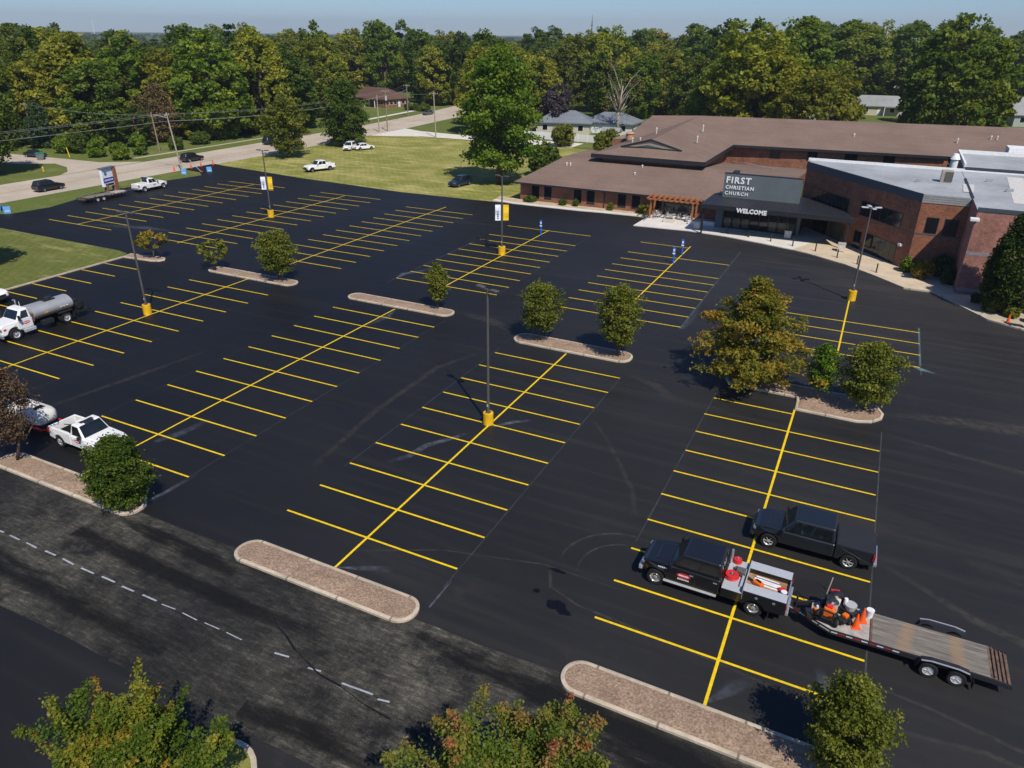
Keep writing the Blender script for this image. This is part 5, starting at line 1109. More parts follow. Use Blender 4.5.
t.scale = (1.0,1.0,1.0)
for s in (1,-1): logo(t, .2, s*.988, .92, s, .9)
MB().box(-.9,-.6,-.6,.6,1.902,2.06).build('light_bar', PLAST, t)
trailer('empty flatbed trailer with pale planks behind the white pickup by the brick sign', (-87.0,51.1,0), UPY, 2.6, -4.6)
t = thing('pickup_truck', 'white crew cab pickup parked alone on the grass facing the lot', 'pickup truck', (-75.0,86.9,-.04), R(-112))
pickup(t, P_WHITE, (2.95,-2.9), (2.0,-1.7), .99, (1.05,-1.05), 1.20, 1.92, 1.17, .41, 'open', 'alloy', STEELW, False, 2)
t = thing('pickup_truck', 'white pickup of which only the nose shows at the left edge, behind the tank truck', 'pickup truck', (-55.2,13.2,0), R(6))
pickup(t, P_WHITE, (2.85,-2.75), (1.9,-1.75), .98, (.95,-.9), 1.18, 1.9, 1.16, .41, 'open', 'steel', STEELW, False, 2)
# ------------------------------------------------------------------ light poles
M_POLE = mat('bronze_pole', (.11,.105,.10), .5, .5, .3, .12); M_DRUM = speck_mat('yellow_base', (.72,.42,.010), .1, 3, .7, .2, 1.5)
M_BANW = mat('white_banner', (.76,.79,.86), .8, .2, 0, .06); M_BANY = mat('yellow_banner', (.85,.55,.03), .8, .2, 0, .06); M_BANT = mat('banner_print', (.16,.20,.32), .8, .2)
def light_pole(x, y, h, label, heads=2, banner=None, hrot=0, bw=.36, bh=.85):
    t = thing('light_pole', label, 'lamp post', (x,y,0), 0, 'parking lot light poles')
    dr = MB().cyl((0,0,-.05),(0,0,bh),bw,bw*.97,20).build('base', M_DRUM, t, bevel=.03)
    MB().cyl((0,0,bh+.001),(0,0,bh+.01),bw*.9,bw*.9,18).build('base_top', M_DRUM, dr)
    MB().cyl((0,0,bh),(0,0,h),.105,.075,10).build('pole', M_POLE, t, smooth=True)
    MB().box(-.16,.16,-.16,.16,bh+.01,bh+.06).build('base_plate', M_POLE, t)
    MB().box(-.05,.05,-.11,-.09,bh+.45,bh+.65).build('hand_hole_cover', M_PALEM, t)
    for i in range(heads):
        a = hrot+6.283*i/heads; ca, sa = math.cos(a), math.sin(a)
        b = MB(); b.bar((ca*.06,sa*.06,h-.12),(ca*.35,sa*.35,h-.02),.06); b.build('arm', M_POLE, t)
        f = MB(); f.bar((ca*.32,sa*.32,h),(ca*.92,sa*.92,h+.02),.34,.10); l = f.build('lamp_head', M_POLE if heads < 3 else M_PALEM, t, bevel=.02)
        f = MB(); f.bar((ca*.40,sa*.40,h-.055),(ca*.86,sa*.86,h-.035),.28,.02); f.build('lens', LAMP, l)
    if banner:
        z0, z1 = banner
        for s, m in ((-1, M_BANW), (1, M_BANY)):
            d = Vector((math.cos(R(28)), math.sin(R(28)), 0))*s
            b = MB(); b.bar(d*.05+Vector((0,0,z1)), d*.82+Vector((0,0,z1)), .035); b.bar(d*.05+Vector((0,0,z0)), d*.82+Vector((0,0,z0)), .035); b.build('banner_arm', M_POLE, t)
            bb_ = MB(); nn = Vector((-d.y, d.x, 0))*.012*s; n_ = 6; V = []
            for k in range(n_+1):
                zz = z0+.04+(z1-z0-.08)*k/n_; wv = nn*5*math.sin(k*1.3+s)
                V += [d*.14+wv*.4+Vector((0,0,zz))-nn, d*.78+wv+Vector((0,0,zz))-nn, d*.78+wv+Vector((0,0,zz))+nn, d*.14+wv*.4+Vector((0,0,zz))+nn]
            f_ = []
            for k in range(n_):
                for j in range(4): f_.append((4*k+j, 4*k+(j+1)%4, 4*k+4+(j+1)%4, 4*k+4+j))
            bb_.add(V, f_+[(3,2,1,0),(4*n_,4*n_+1,4*n_+2,4*n_+3)]); bo = bb_.build('banner', m, t)
            if s < 0:
                p = MB(); fr = -1 if nn.y > 0 else 1
                for k in range(5): p.bar(d*(.36)+nn*fr*3.2+Vector((0,0,z0+.25+.26*k)), d*(.58)+nn*fr*3.2+Vector((0,0,z0+.32+.26*k)), .01, .13)
                p.build('banner_print', M_BANT, bo)
    return t
light_pole(-.15,13.75,9.5,'light pole standing alone in the centre of the near stalls, with two lamp heads', 2, None, R(-20))
light_pole(20.2,52.9,9.2,'light pole with four lamp heads in front of the angled church wing', 4, None, R(20), .40, 1.0)
light_pole(-38.0,17.9,9.4,'leaning looking light pole at the left, beside the parked tank truck', 2, None, R(5), .38, .95)
light_pole(-55.8,53.2,9.1,'light pole with a white and a yellow banner, near the road', 2, (3.8,5.6), R(10), .44, .95)
light_pole(-18.25,51.4,9.1,'light pole with a white and a yellow banner, in front of the big lawn tree', 2, (4.0,5.9), R(-10), .44, .95)
# blue parking sign posts
M_BLUE = mat('blue_sleeve', (.010,.12,.55), .45, .5, 0, .08); M_PLATE = mat('sign_white', (.75,.77,.80), .5, .4)
for x, y, lb in ((-17.95,62.1,'blue accessible parking sign post at the head of the left stall row'),(.95,57.2,'nearer blue accessible parking sign post of the two before the terrace'),(.95,61.2,'farther blue accessible parking sign post of the two before the terrace')):
    t = thing('parking_sign', lb, 'sign', (x,y,0), 0, 'blue accessible parking signs')
    MB().cyl((0,0,0),(0,0,1.1),.10,.10,12).build('post_sleeve', M_BLUE, t, smooth=True); MB().cyl((0,0,1.1),(0,0,1.95),.04,.04,8).build('post', M_BLUE, t)
    s_ = MB().box(-.16,.16,-.075,-.05,1.32,1.95).build('sign_face', M_BLUE, t); MB().box(-.10,.10,-.080,-.0755,1.42,1.72).build('wheelchair_symbol', M_PLATE, s_)
    MB().box(-.15,.15,-.075,-.05,1.10,1.27).build('lower_plate', M_PLATE, t)
# ------------------------------------------------------------------ brick monument sign, cones, sign boards
t = thing('monument_sign', 'white and blue sign panel on a brick pier, on the roadside verge', 'sign', (-89.8,54.0,-.05), R(104))
MB().box(.55,1.25,-.40,.40,0,3.9).build('brick_pier', M_BRICK, t); MB().box(-1.25,-.95,-.3,.3,0,1.6).build('brick_pier', M_BRICK, t)
sp_ = MB().box(-1.7,.60,-.22,.22,1.3,4.0).build('sign_panel', mat('sign_white2', (.78,.80,.84), .4, .5), t)
MB().box(-1.8,1.3,-.45,.45,4.001,4.15).build('cap', M_SLATE, t)
for s in (-1,1):
    MB().box(-1.69,.59,min(s*.221,s*.235),max(s*.221,s*.235),1.85,2.6).build('blue_band', mat('sign_blue', (.02,.04,.30), .4, .5), sp_)
    MB().cyl((-1.0,s*.221,3.25),(-1.0,s*.24,3.25),.32,.32,14).build('emblem', mat('sign_teal', (.05,.25,.35), .4, .5), sp_)
    b = MB()
    for k in range(6): b.box(-1.45+.33*k,-1.25+.33*k,min(s*.236,s*.242),max(s*.236,s*.242),2.12,2.36)
    b.build('lettering', M_LETTER, sp_)
    MB().box(-1.4,.45,min(s*.221,s*.23),max(s*.221,s*.23),1.38,1.72).build('dark_band', M_DARK, sp_)
for i, (x, y, lb) in enumerate(((-98.4,73.6,'orange traffic cone nearest the leaning utility pole'),(-98.0,77.2,'middle orange traffic cone along the road edge'),(-98.0,79.6,'orange traffic cone just left of the tallest tilted board'),(-97.6,82.2,'last orange traffic cone on the right, by the lot entrance'))):
    cone(x, y, -.03, lb, 'orange cones closing the lot entrance', 1.25)
M_SKY = mat('sign_skyblue', (.08,.25,.55), .5, .4)
def aframe(x, y, rz, lb):
    t = thing('sandwich_board', lb, 'sign board', (x,y,-.04), rz, 'blue sandwich boards on the verge'); t.scale = (.78,.78,.78)
    for s in (1,-1):
        p = MB(); p.hexa([(-.55,s*.42-.02,0),(.55,s*.42-.02,0),(.55,s*.42+.02,0),(-.55,s*.42+.02,0)],[(-.55,s*.06-.02,1.15),(.55,s*.06-.02,1.15),(.55,s*.06+.02,1.15),(-.55,s*.06+.02,1.15)]); q = p.build('board', M_SKY, t)
        p = MB(); p.hexa([(-.35,s*.30+s*.026,.35),(.35,s*.30+s*.026,.35),(.35,s*.30+s*.032,.35),(-.35,s*.30+s*.032,.35)],[(-.25,s*.24+s*.026,.53),(.25,s*.24+s*.026,.53),(.25,s*.24+s*.032,.53),(-.25,s*.24+s*.032,.53)]); p.build('board_print', M_PLATE, q)
aframe(-94.0,72.0,R(40),'blue sandwich board near the foot of the leaning utility pole'); aframe(-92.0,76.0,R(55),'blue sandwich board by the lot entrance, right of the first one')
aframe(-90.6,37.6,R(60),'blue sandwich board standing at the left edge of the verge'); aframe(-92.8,37.8,R(20),'blue sandwich board at the far left, half cut off by the frame')
t = thing('barrier_pole', 'pale pole leaning between the two blue boards', 'pole', (-93.2,75.2,-.04)); MB().bar((0,0,0),(-1.1,-1.4,2.3),.10).build('shaft', M_WHITE, t); MB().box(-.2,.2,-.2,.2,0,.12).build('foot', M_CONE, t)
# wheelie bins and hydrant by the driveway
for k, (x, y, m, lb) in enumerate(((-132.3,70.3,mat('bin_green',(.02,.20,.12),.5,.4),'green wheelie bin beside the dark car in the driveway'),(-131.5,69.6,mat('bin_grey',(.20,.22,.22),.5,.4),'grey wheelie bin beside the green one in the driveway'))):
    t = thing('wheelie_bin', lb, 'bin', (x,y,-.03)); MB().hexa([(-.4,-.4,.05),(.4,-.4,.05),(.4,.4,.05),(-.4,.4,.05)],[(-.55,-.55,1.2),(.55,-.55,1.2),(.55,.55,1.2),(-.55,.55,1.2)]).build('bin_body', m, t, bevel=.03)
    MB().box(-.58,.58,-.6,.6,1.201,1.32).build('lid', MATS['bin_green'], t, bevel=.03)
    for s in (-.35,.35): MB().cyl((s-.05,.45,.15),(s+.05,.45,.15),.15,.15,10).build('wheel', RUB, t)
t = thing('hydrant', 'small yellow topped fire hydrant on the grass corner by the driveway', 'hydrant', (-118.6,61.6,-.05)); MB().lathe([(0,0),(.18,0),(.18,.08),(.12,.1),(.12,.6),(.16,.62),(.15,.72),(.06,.84),(0,.86)],(0,0,0),'z',12).build('barrel', mat('hydrant_yellow',(.65,.40,.08),.5,.4), t, smooth=True); MB().cyl((-.25,0,.5),(.25,0,.5),.07,.07,8).build('outlet', MATS['hydrant_yellow'], t)
t = thing('guy_wire_guard', 'yellow guy wire guard slanting up from the grass beside the wheelie bins', 'guard', (-129.5,74.5,-.05)); MB().cyl((0,0,0),(-1.3,.6,1.8),.07,.07,8).build('sleeve', M_YEL, t); MB().cyl((-1.3,.6,1.8),(-6.5,3.0,8.5),.02,.02,5).build('wire', M_DARK, t)
# orange cone and hoses in the gravel by the church
cone(33.6,52.6,.07,'orange traffic cone on the tan gravel under the church tree','orange cone by the church',1.1)
t = thing('hose_pile', 'dark coiled hoses lying on the tan gravel at the right edge', 'hoses', (34.1,51.9,.09))
b = MB(); rr = random.Random(3); b.tube([(rr.uniform(-.9,.9),rr.uniform(-.35,.35),rr.uniform(.04,.12)) for i in range(14)], .045, 6); b.build('hose', M_DARK, t); MB().box(-.3,.1,-.15,.1,0,.18).build('hose_coupling', M_DARK, t, bevel=.04)
# ------------------------------------------------------------------ utility poles and wires
M_UPOLE = mat('weathered_pole', (.24,.19,.14), .9, .2, 0, .2, 4); M_UPALE = mat('pale_pole', (.34,.29,.23), .9, .2, 0, .15, 4); M_WIRE = mat('wire_grey', (.26,.26,.26), .6, .3)
UPS = [((-149.3,80.3),9.4,'utility pole at the far left, behind the dark car in the driveway',0,0,True),((-119.8,88.5),8.2,'shorter pole just left of the leaning utility pole',-.5,0,False),((-95.9,73.2),10.4,'tall leaning utility pole between the road and the lot',-1.0,-.3,True),
 ((-100.1,141.1),9.1,'yellowish utility pole left of the two poles before the ranch house',0,0,False),((-99.6,144.2),10.3,'grey utility pole with a transformer, right beside the yellowish one',0,0,True),((-116.3,179.2),9.4,'distant utility pole standing right of the brown roofed ranch house',0,0,True),((-81.9,139.9),10.7,'pale utility pole beside the pale side street',-.2,0,True)]
TOPS = []
for i, ((x,y),h,lb,dx,dy,arm) in enumerate(UPS):
    t = thing('utility_pole', lb, 'utility pole', (x,y,-.05), 0, 'wooden utility poles along the road')
    MB().cyl((0,0,0),(dx,dy,h),.17,.12,9).build('pole', M_UPALE if i in (2,6,3) else M_UPOLE, t, smooth=True)
    if arm:
        a = R(-60) if i == 2 else R(10); b = MB(); b.bar((dx-1.1*math.cos(a),dy-1.1*math.sin(a),h-.5),(dx+1.1*math.cos(a),dy+1.1*math.sin(a),h-.5),.10,.12); b.build('crossarm', M_UPOLE, t)
        b = MB()
        for k in (-1,-.35,.35,1): b.cyl((dx+k*math.cos(a),dy+k*math.sin(a),h-.44),(dx+k*math.cos(a),dy+k*math.sin(a),h-.26),.05,.04,6)
        b.build('insulator', M_PLATE, t)
    if i == 4: MB().cyl((.3,-.3,h-2.6),(.3,-.3,h-1.5),.28,.28,12).build('transformer', M_PALEM, t)
    if i == 2: MB().bar((dx,dy,h-.9),(dx-2.2,dy-.3,h-.5),.07).build('street_lamp_arm', M_PALEM, t); MB().bar((dx-2.2,dy-.3,h-.5),(dx-2.9,dy-.4,h-.5),.22,.12).build('street_lamp', M_PALEM, t)
    TOPS.append((x+dx, y+dy, h))
def wire(a, b, sag, zoff, lab, r=.028, n=14, side=0):
    pts = []
    for i in range(n+1):
        u = i/n; pts.append((a[0]+(b[0]-a[0])*u+side, a[1]+(b[1]-a[1])*u, a[2]+(b[2]-a[2])*u-sag*4*u*(1-u)+zoff))
    o = MB().tube(pts, r, 5).build('power_line', M_WIRE); tag(o, lab, 'power line', 'power lines above the road')
LP_ = [(-128,-40,9.2), TOPS[2], TOPS[4], TOPS[5]]
nm = ('left of the leaning utility pole','between the leaning pole and the transformer pole','beyond the transformer pole toward the ranch house')
for k in range(3):
    for j, (zo, sd_) in enumerate(((-.3,-.9),(-.3,.9),(-1.5,0))):
        wire(LP_[k], LP_[k+1], 1.1 if k < 2 else .5, zo, ('high thin wire' if j < 2 else 'lower cable')+' of the power line strung '+nm[k], 0.018 if j < 2 else .05, 14, sd_)
wire(TOPS[2], TOPS[0], .8, -.4, 'service cable crossing the road to the far left pole'); wire(TOPS[4], TOPS[6], .4, -.5, 'cable from the transformer pole to the pole by the side street')
# ------------------------------------------------------------------ houses
def house(label, x, y, rz, w, d, h, rh, wall, roof, wins=4, hip=True, chimney=False, porch=False, garage=False):
    t = thing('house', label, 'house', (x,y,-.06), rz)
    MB().box(-w/2,w/2,-d/2,d/2,0,h).build('wall', wall, t)
    o = .6; b = MB(); k = d/2 if hip else 0
    V = [(-w/2-o,-d/2-o,h),(w/2+o,-d/2-o,h),(w/2+o,d/2+o,h),(-w/2-o,d/2+o,h),(-w/2-o+k,0,h+rh),(w/2+o-k,0,h+rh)]
    V += [(a,c,z-.22) for a,c,z in V[:4]]
    b.add(V, [(0,1,5,4),(2,3,4,5),(3,0,4),(1,2,5),(6,7,1,0),(7,8,2,1),(8,9,3,2),(9,6,0,3),(9,8,7,6)]); r = b.build('roof', roof, t)
    if chimney: MB().box(-w*.18,-w*.18+.9,-.5,.5,h,h+rh+.8).build('chimney', M_BRICK, r)
    for q in ([(-w/2,-d/2,0),(w/2,-d/2,0),(w/2,-d/2,h),(-w/2,-d/2,h)], [(w/2,-d/2,0),(w/2,d/2,0),(w/2,d/2,h),(w/2,-d/2,h)]):
        a = (Vector(q[1])-Vector(q[0])).length; n_ = wins if a > 8 else 2
        for i in range(n_):
            u = (i+.5)/n_; hw_ = .65/a
            if i == n_//2 and a > 8:
                MB().panel(q, u-.5/a, u+.5/a, .02, .78, .03, .06).build('door', M_PLATE, t); continue
            f = MB().panel(q, u-hw_-.1/a, u+hw_+.1/a, .32, .82, .03, .06).build('window', M_PLATE, t)
            MB().panel(q, u-hw_, u+hw_, .35, .79, .04, .05).build('pane', M_GLASS, f)
    if garage:
        q = [(-w/2,-d/2,0),(w/2,-d/2,0),(w/2,-d/2,h),(-w/2,-d/2,h)]; MB().panel(q, .04, .04+4.6/w, .02, .82, .05, .08).build('garage_door', M_PLATE, t)
    if porch:
        MB().box(w*.05,w*.35,-d/2-2,-d/2-.02,h-.25,h-.05).build('porch_roof', roof, t)
        for xx in (w*.07,w*.33): MB().box(xx-.1,xx+.1,-d/2-1.9,-d/2-1.7,0,h-.25).build('porch_post', M_PLATE, t)
    return t
M_RBROWN = shingle_mat('dark_brown_shingles', (.115,.066,.050)); M_RGREY = shingle_mat('grey_shingles', (.17,.19,.22)); M_RPALE = shingle_mat('pale_grey_shingles', (.27,.28,.28))
M_WSID = mat('white_siding', (.66,.66,.63), .7, .3, 0, .06); M_CSID = mat('cream_siding', (.50,.46,.36), .7, .3, 0, .08); M_GSID = mat('sage_siding', (.33,.36,.32), .7, .3, 0, .08)
house('low brick ranch house with a brown hipped roof beyond the bend of the road', -147,206,R(-14),21,11,2.8,3.2,M_BRICK,M_RBROWN,6,True,False,True)
house('brick house with white shutters hidden among the trees across the road at the left', -145,101,R(60),14,9,3.0,2.6,M_BRICK,M_RBROWN,4,True,True)
house('cream house with a blue grey hipped roof right of the purple tree', -57.5,166,R(15),14,10,3.0,2.6,M_CSID,M_RGREY,3)
house('small white house with a grey roof behind the bare tree', -46.5,173,R(0),13,9,2.8,2.3,M_WSID,M_RGREY,3,True,False,False,True)
house('white garage with flat pale roof between the bare tree and the church roof', -33.5,180,R(0),9,7,3.0,.6,M_WSID,M_RPALE,2,True,False,False,True)
house('pale house with a grey hipped roof in the clearing above the church roof', 15.5,268,R(8),20,10,3.0,3.0,M_CSID,M_RPALE,5,True,False,True)
house('farther pale house with grey roof just above the clearing house at the right', 21,330,R(8),16,10,4.2,3.4,M_GSID,M_RPALE,3)
house('grey gabled house at the right edge above the church roof', 58,255,R(20),14,11,3.4,4.6,M_GSID,M_RPALE,3,False)
house('white house glimpsed between trunks behind the church ridge', -44,245,R(0),13,9,3.4,2.6,M_WSID,M_RGREY,3)
house('blue grey house half hidden by trees behind the middle of the church ridge', -5,205,R(5),12,9,3.2,2.6,M_GSID,M_RGREY,3)
# white fence round the yard by the grey roofed houses
t = thing('yard_fence', 'white board fence in front of the grey roofed houses by the purple tree', 'fence', (-52,149.5,-.06))
for i in range(9): MB().box(-9.6+2.4*i,-7.3+2.4*i,-.03,.03,.1,1.8).build('fence_panel', M_WSID, t); MB().box(-9.75+2.4*i,-9.6+2.4*i,-.07,.07,0,1.9).build('fence_post', M_PLATE, t)
t = thing('shed', 'small white shed in the shrubs right of the bare tree', 'shed', (-41,156,-.06)); MB().box(-2.2,2.2,-1.5,1.5,0,2.3).build('wall', M_WSID, t); b = MB(); b.add([(-2.4,-1.7,2.3),(2.4,-1.7,2.3),(2.4,1.7,2.3),(-2.4,1.7,2.3),(-2.4,0,3.2),(2.4,0,3.2)],[(0,1,5,4),(2,3,4,5),(3,0,4),(1,2,5),(3,2,1,0)]); b.build('roof', M_RPALE, t); MB().box(-.5,.5,-1.53,-1.501,0,1.9).build('door', M_PLATE, t)
t = thing('parked_boat_trailer', 'blue and white covered boat behind the white yard fence', 'boat', (-45,153,-.06)); MB().loft([[(x, .9*f_*math.cos(a), .95+.55*f_*math.sin(a)) for a in (3.3,3.9,4.7,5.5,6.1)] for x,f_ in ((-2.6,1),(-1,1),(1.5,.9),(2.7,.25))]).build('hull', M_SKY, t); MB().box(-2.5,1.6,-.7,.7,.86,1.25).build('cover', M_WSID, t, bevel=.2)
# ------------------------------------------------------------------ trees
BARK = mat('bark', (.11,.078,.055), .95, .15, 0, .3, 6); BARKP = mat('pale_bark', (.34,.29,.23), .9, .15, 0, .25, 6)
LG = leaf_mat('green_leaves', [(.035,.070,.007),(.068,.112,.011),(.115,.160,.017),(.185,.215,.028)])
LO = leaf_mat('olive_leaves', [(.070,.095,.010),(.138,.162,.017),(.220,.228,.028),(.310,.285,.042)])
LA = leaf_mat('turning_leaves', [(.090,.115,.012),(.215,.205,.022),(.375,.245,.030),(.47,.175,.030)])
LR = leaf_mat('reddish_leaves', [(.055,.105,.010),(.110,.165,.018),(.190,.225,.030),(.310,.200,.055),(.420,.090,.065)])
LY = leaf_mat('bright_leaves', [(.060,.125,.007),(.110,.195,.012),(.185,.262,.018),(.28,.31,.035)])
LB = leaf_mat('brown_leaves', [(.075,.050,.026),(.115,.072,.038),(.155,.095,.055),(.19,.095,.055)], .25)
LPU = leaf_mat('purple_leaves', [(.024,.020,.024),(.048,.038,.046),(.075,.060,.070),(.115,.095,.10)], .15)
LD = leaf_mat('dark_needles', [(.018,.044,.015),(.034,.068,.021),(.056,.096,.031),(.088,.13,.042)], .25)
LF = leaf_mat('early_autumn_leaves', [(.050,.095,.010),(.095,.150,.014),(.185,.215,.022),(.340,.270,.030),(.40,.17,.03)])
TI = 'trees on the parking lot islands'
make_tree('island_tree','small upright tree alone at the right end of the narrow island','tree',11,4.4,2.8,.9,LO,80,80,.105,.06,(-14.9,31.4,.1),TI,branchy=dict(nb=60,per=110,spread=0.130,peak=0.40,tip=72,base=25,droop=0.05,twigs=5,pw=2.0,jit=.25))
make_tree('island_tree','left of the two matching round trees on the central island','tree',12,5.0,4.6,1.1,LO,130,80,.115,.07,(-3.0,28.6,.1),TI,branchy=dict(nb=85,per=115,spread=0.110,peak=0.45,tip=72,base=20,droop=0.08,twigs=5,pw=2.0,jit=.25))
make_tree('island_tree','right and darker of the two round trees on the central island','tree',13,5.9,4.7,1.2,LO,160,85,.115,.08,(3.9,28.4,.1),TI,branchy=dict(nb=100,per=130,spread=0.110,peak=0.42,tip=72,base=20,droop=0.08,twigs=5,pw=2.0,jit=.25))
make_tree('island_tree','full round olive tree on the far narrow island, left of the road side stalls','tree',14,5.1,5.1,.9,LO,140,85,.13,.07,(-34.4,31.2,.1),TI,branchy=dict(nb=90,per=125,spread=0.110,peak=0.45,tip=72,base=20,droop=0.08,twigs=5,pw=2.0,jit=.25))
make_tree('island_tree','thin see through tree at the left end of the far narrow island','tree',15,3.2,3.9,1.0,LO,34,36,.19,.06,(-43.0,30.8,.1),TI,cs=.22)
make_tree('island_tree','thin tree with yellowing leaves at the tip of the grass plot','tree',16,3.2,3.8,1.1,LA,34,40,.19,.06,(-52.6,30.8,.1),TI,cs=.22)
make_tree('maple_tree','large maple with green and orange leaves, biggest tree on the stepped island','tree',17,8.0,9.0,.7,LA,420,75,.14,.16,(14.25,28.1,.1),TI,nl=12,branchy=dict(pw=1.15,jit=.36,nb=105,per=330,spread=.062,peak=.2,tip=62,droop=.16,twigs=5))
make_tree('island_tree','small bright green tree in the middle of the stepped island','tree',18,4.3,2.7,.9,LY,90,70,.11,.05,(19.4,27.5,.1),TI,branchy=dict(nb=60,per=90,spread=0.140,peak=0.40,tip=72,base=25,droop=0.05,twigs=5,pw=2.0,jit=.25))
make_tree('island_tree','round green tree at the right end of the stepped island','tree',19,5.0,4.7,.8,LO,170,95,.12,.08,(22.5,27.3,.1),TI,branchy=dict(nb=90,per=130,spread=0.110,peak=0.40,tip=72,base=15,droop=0.08,twigs=5,pw=2.0,jit=.25))
make_tree('island_tree','dense low green tree with leaves to the ground, beside the near white pickup','tree',20,4.2,3.9,.35,LG,230,120,.085,.1,(-13.55,-3.7,.1),TI,branchy=dict(nb=150,per=260,spread=0.100,peak=0.40,tip=72,base=10,droop=0.10,twigs=5,pw=2.0,jit=.25))
make_tree('island_tree','nearly bare brown tree leaning over the tank trailer at the left edge','tree',21,6.2,4.4,1.6,LB,170,30,.09,.09,(-23.4,-3.5,.1),TI,nl=14,lean=(-.9,-.2),branchy=dict(nb=80,per=130,spread=0.110,peak=0.40,tip=72,base=15,droop=0.05,twigs=5,pw=2.0,jit=.25))
make_tree('island_tree','small olive green tree on the bottom right island','tree',22,4.4,3.2,.5,LO,190,110,.075,.07,(23.0,-3.5,.1),TI,branchy=dict(nb=110,per=210,spread=0.100,peak=0.40,tip=72,base=15,droop=0.06,twigs=5,pw=2.0,jit=.25))
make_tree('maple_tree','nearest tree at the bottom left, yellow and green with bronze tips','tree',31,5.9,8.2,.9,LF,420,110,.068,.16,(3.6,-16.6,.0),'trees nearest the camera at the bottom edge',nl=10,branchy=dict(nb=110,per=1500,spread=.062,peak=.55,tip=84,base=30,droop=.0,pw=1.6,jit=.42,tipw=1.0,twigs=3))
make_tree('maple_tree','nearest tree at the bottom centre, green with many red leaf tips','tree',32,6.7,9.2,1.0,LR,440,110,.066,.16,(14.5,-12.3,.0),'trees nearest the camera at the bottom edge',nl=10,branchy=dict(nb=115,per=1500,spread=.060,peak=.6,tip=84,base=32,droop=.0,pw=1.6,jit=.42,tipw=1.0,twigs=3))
make_tree('church_tree','tall dense dark tree against the pinkish church wall at the right edge','tree',23,9.7,5.4,.2,LG,420,110,.15,.2,(33.6,55.6,.07),None,lump=.25,fill=.6,taper=.15)
bpy.data.objects['church_tree'].children[0].color = (.62,.66,.62,1)
make_tree('lawn_tree','big spreading green tree on the lawn behind the blue suv and bannered pole','tree',24,21.5,15.5,3.2,LY,330,80,.36,.5,(-39.1,91.4,-.05),None,nl=11,branchy=dict(nb=75,per=380,spread=.105,peak=.45,tip=75,base=5,droop=.1,twigs=5,pw=2.0,jit=.25))
make_tree('lawn_tree','olive green tree on the lawn, left of the two by the road','tree',25,12,10.5,1.4,LO,220,75,.28,.25,(-91.4,96.8,-.05),'trees on the lawn by the road',branchy=dict(nb=90,per=200,spread=.085,peak=.35,tip=70,droop=.12,pw=1.8,jit=.3))
make_tree('lawn_tree','darker green tree on the lawn, right of the two by the road','tree',26,14,12.5,1.2,LG,260,75,.32,.28,(-91.2,116,-.05),'trees on the lawn by the road',branchy=dict(nb=95,per=220,spread=.09,peak=.35,tip=70,droop=.2,pw=1.8,jit=.3))
make_tree('purple_tree','dark purple leaved tree left of the grey roofed houses','tree',27,11.8,9.4,1.2,LPU,110,60,.4,.25,(-60.5,166,-.05),None,lump=.25)
make_tree('bare_tree','nearly leafless pale tree standing above the grey roofed houses','tree',28,19.5,13,5,LB,30,14,.3,.32,(-42.8,166,-.05),None,cs=.2,nl=5)
bt = bpy.data.objects['bare_tree']
for c in bt.children:
    if c.name.startswith('trunk'): c.data.materials.clear(); c.data.materials.append(BARKP)
rb = random.Random(9); b = MB()
for k in range(17):
    a = rb.uniform(0,6.283); z = rb.uniform(7,16); l = rb.uniform(2,6); b.tube([(0,0,z*.75),(math.cos(a)*l*.5,math.sin(a)*l*.5,z+l*.25),(math.cos(a)*l,math.sin(a)*l,z+l*.7)], [.12,.07,.03], 5)
b.build('branch', BARKP, bt)
make_tree('pink_tree','tree with thinning pinkish brown leaves in front of the brick house at the left','tree',29,12.5,12.5,.6,LB,170,60,.28,.25,(-133.5,101,-.05),None,branchy=dict(nb=80,per=170,spread=.11,peak=.4,tip=65,droop=.1))
make_tree('spruce_tree','blue green spruce behind the dark car in the driveway','tree',30,9.6,8.0,.5,LD,130,60,.35,.2,(-147,81,-.05),None,taper=.75,fill=.4,lump=.2)
make_tree('shade_tree','dark tree hanging in from the left edge over the driveway','tree',33,17,13,2.2,LG,260,75,.36,.3,(-122.5,55.5,-.05),None,lump=.4)
bpy.data.objects['pink_tree'].children[0].color = (1.35,1.6,1.15,1)
def bush(label, x, y, h, w, m, seed, leaf=.2, cat='shrub', group=None, z=.05, dens=70, name='shrub'):
    return make_tree(name, label, cat, seed, h, w, .02, m, dens, 45, leaf, .05, (x,y,z), group, lump=.2, fill=.6, flat=.9, nl=4)
for i, (x, y, h, w, lb) in enumerate(((-136,78.2,3.9,4.6,'clipped round yew at the left end of the row across the road'),(-133,79.6,4.6,4.4,'taller yew touching the leftmost round one across the road'),(-125.3,77.8,3.5,4.0,'squat round yew, second clump across the road'),(-118.3,77.6,3.4,4.0,'round dark yew nearest the road edge'),(-120.3,84,4.5,3.4,'pointed yew right of the roundest one across the road'),(-120,93,2.8,3.4,'small round yew behind the leaning utility pole'),(-122.4,102,2.8,5.0,'wide low shrub at the right end of the yew row'))):
    bush(lb, x, y, h, w, LY if i in (0,2,3,4) else LG, 40+i, .26, 'shrub', 'clipped yews across the road', -.06, 110, 'yew')
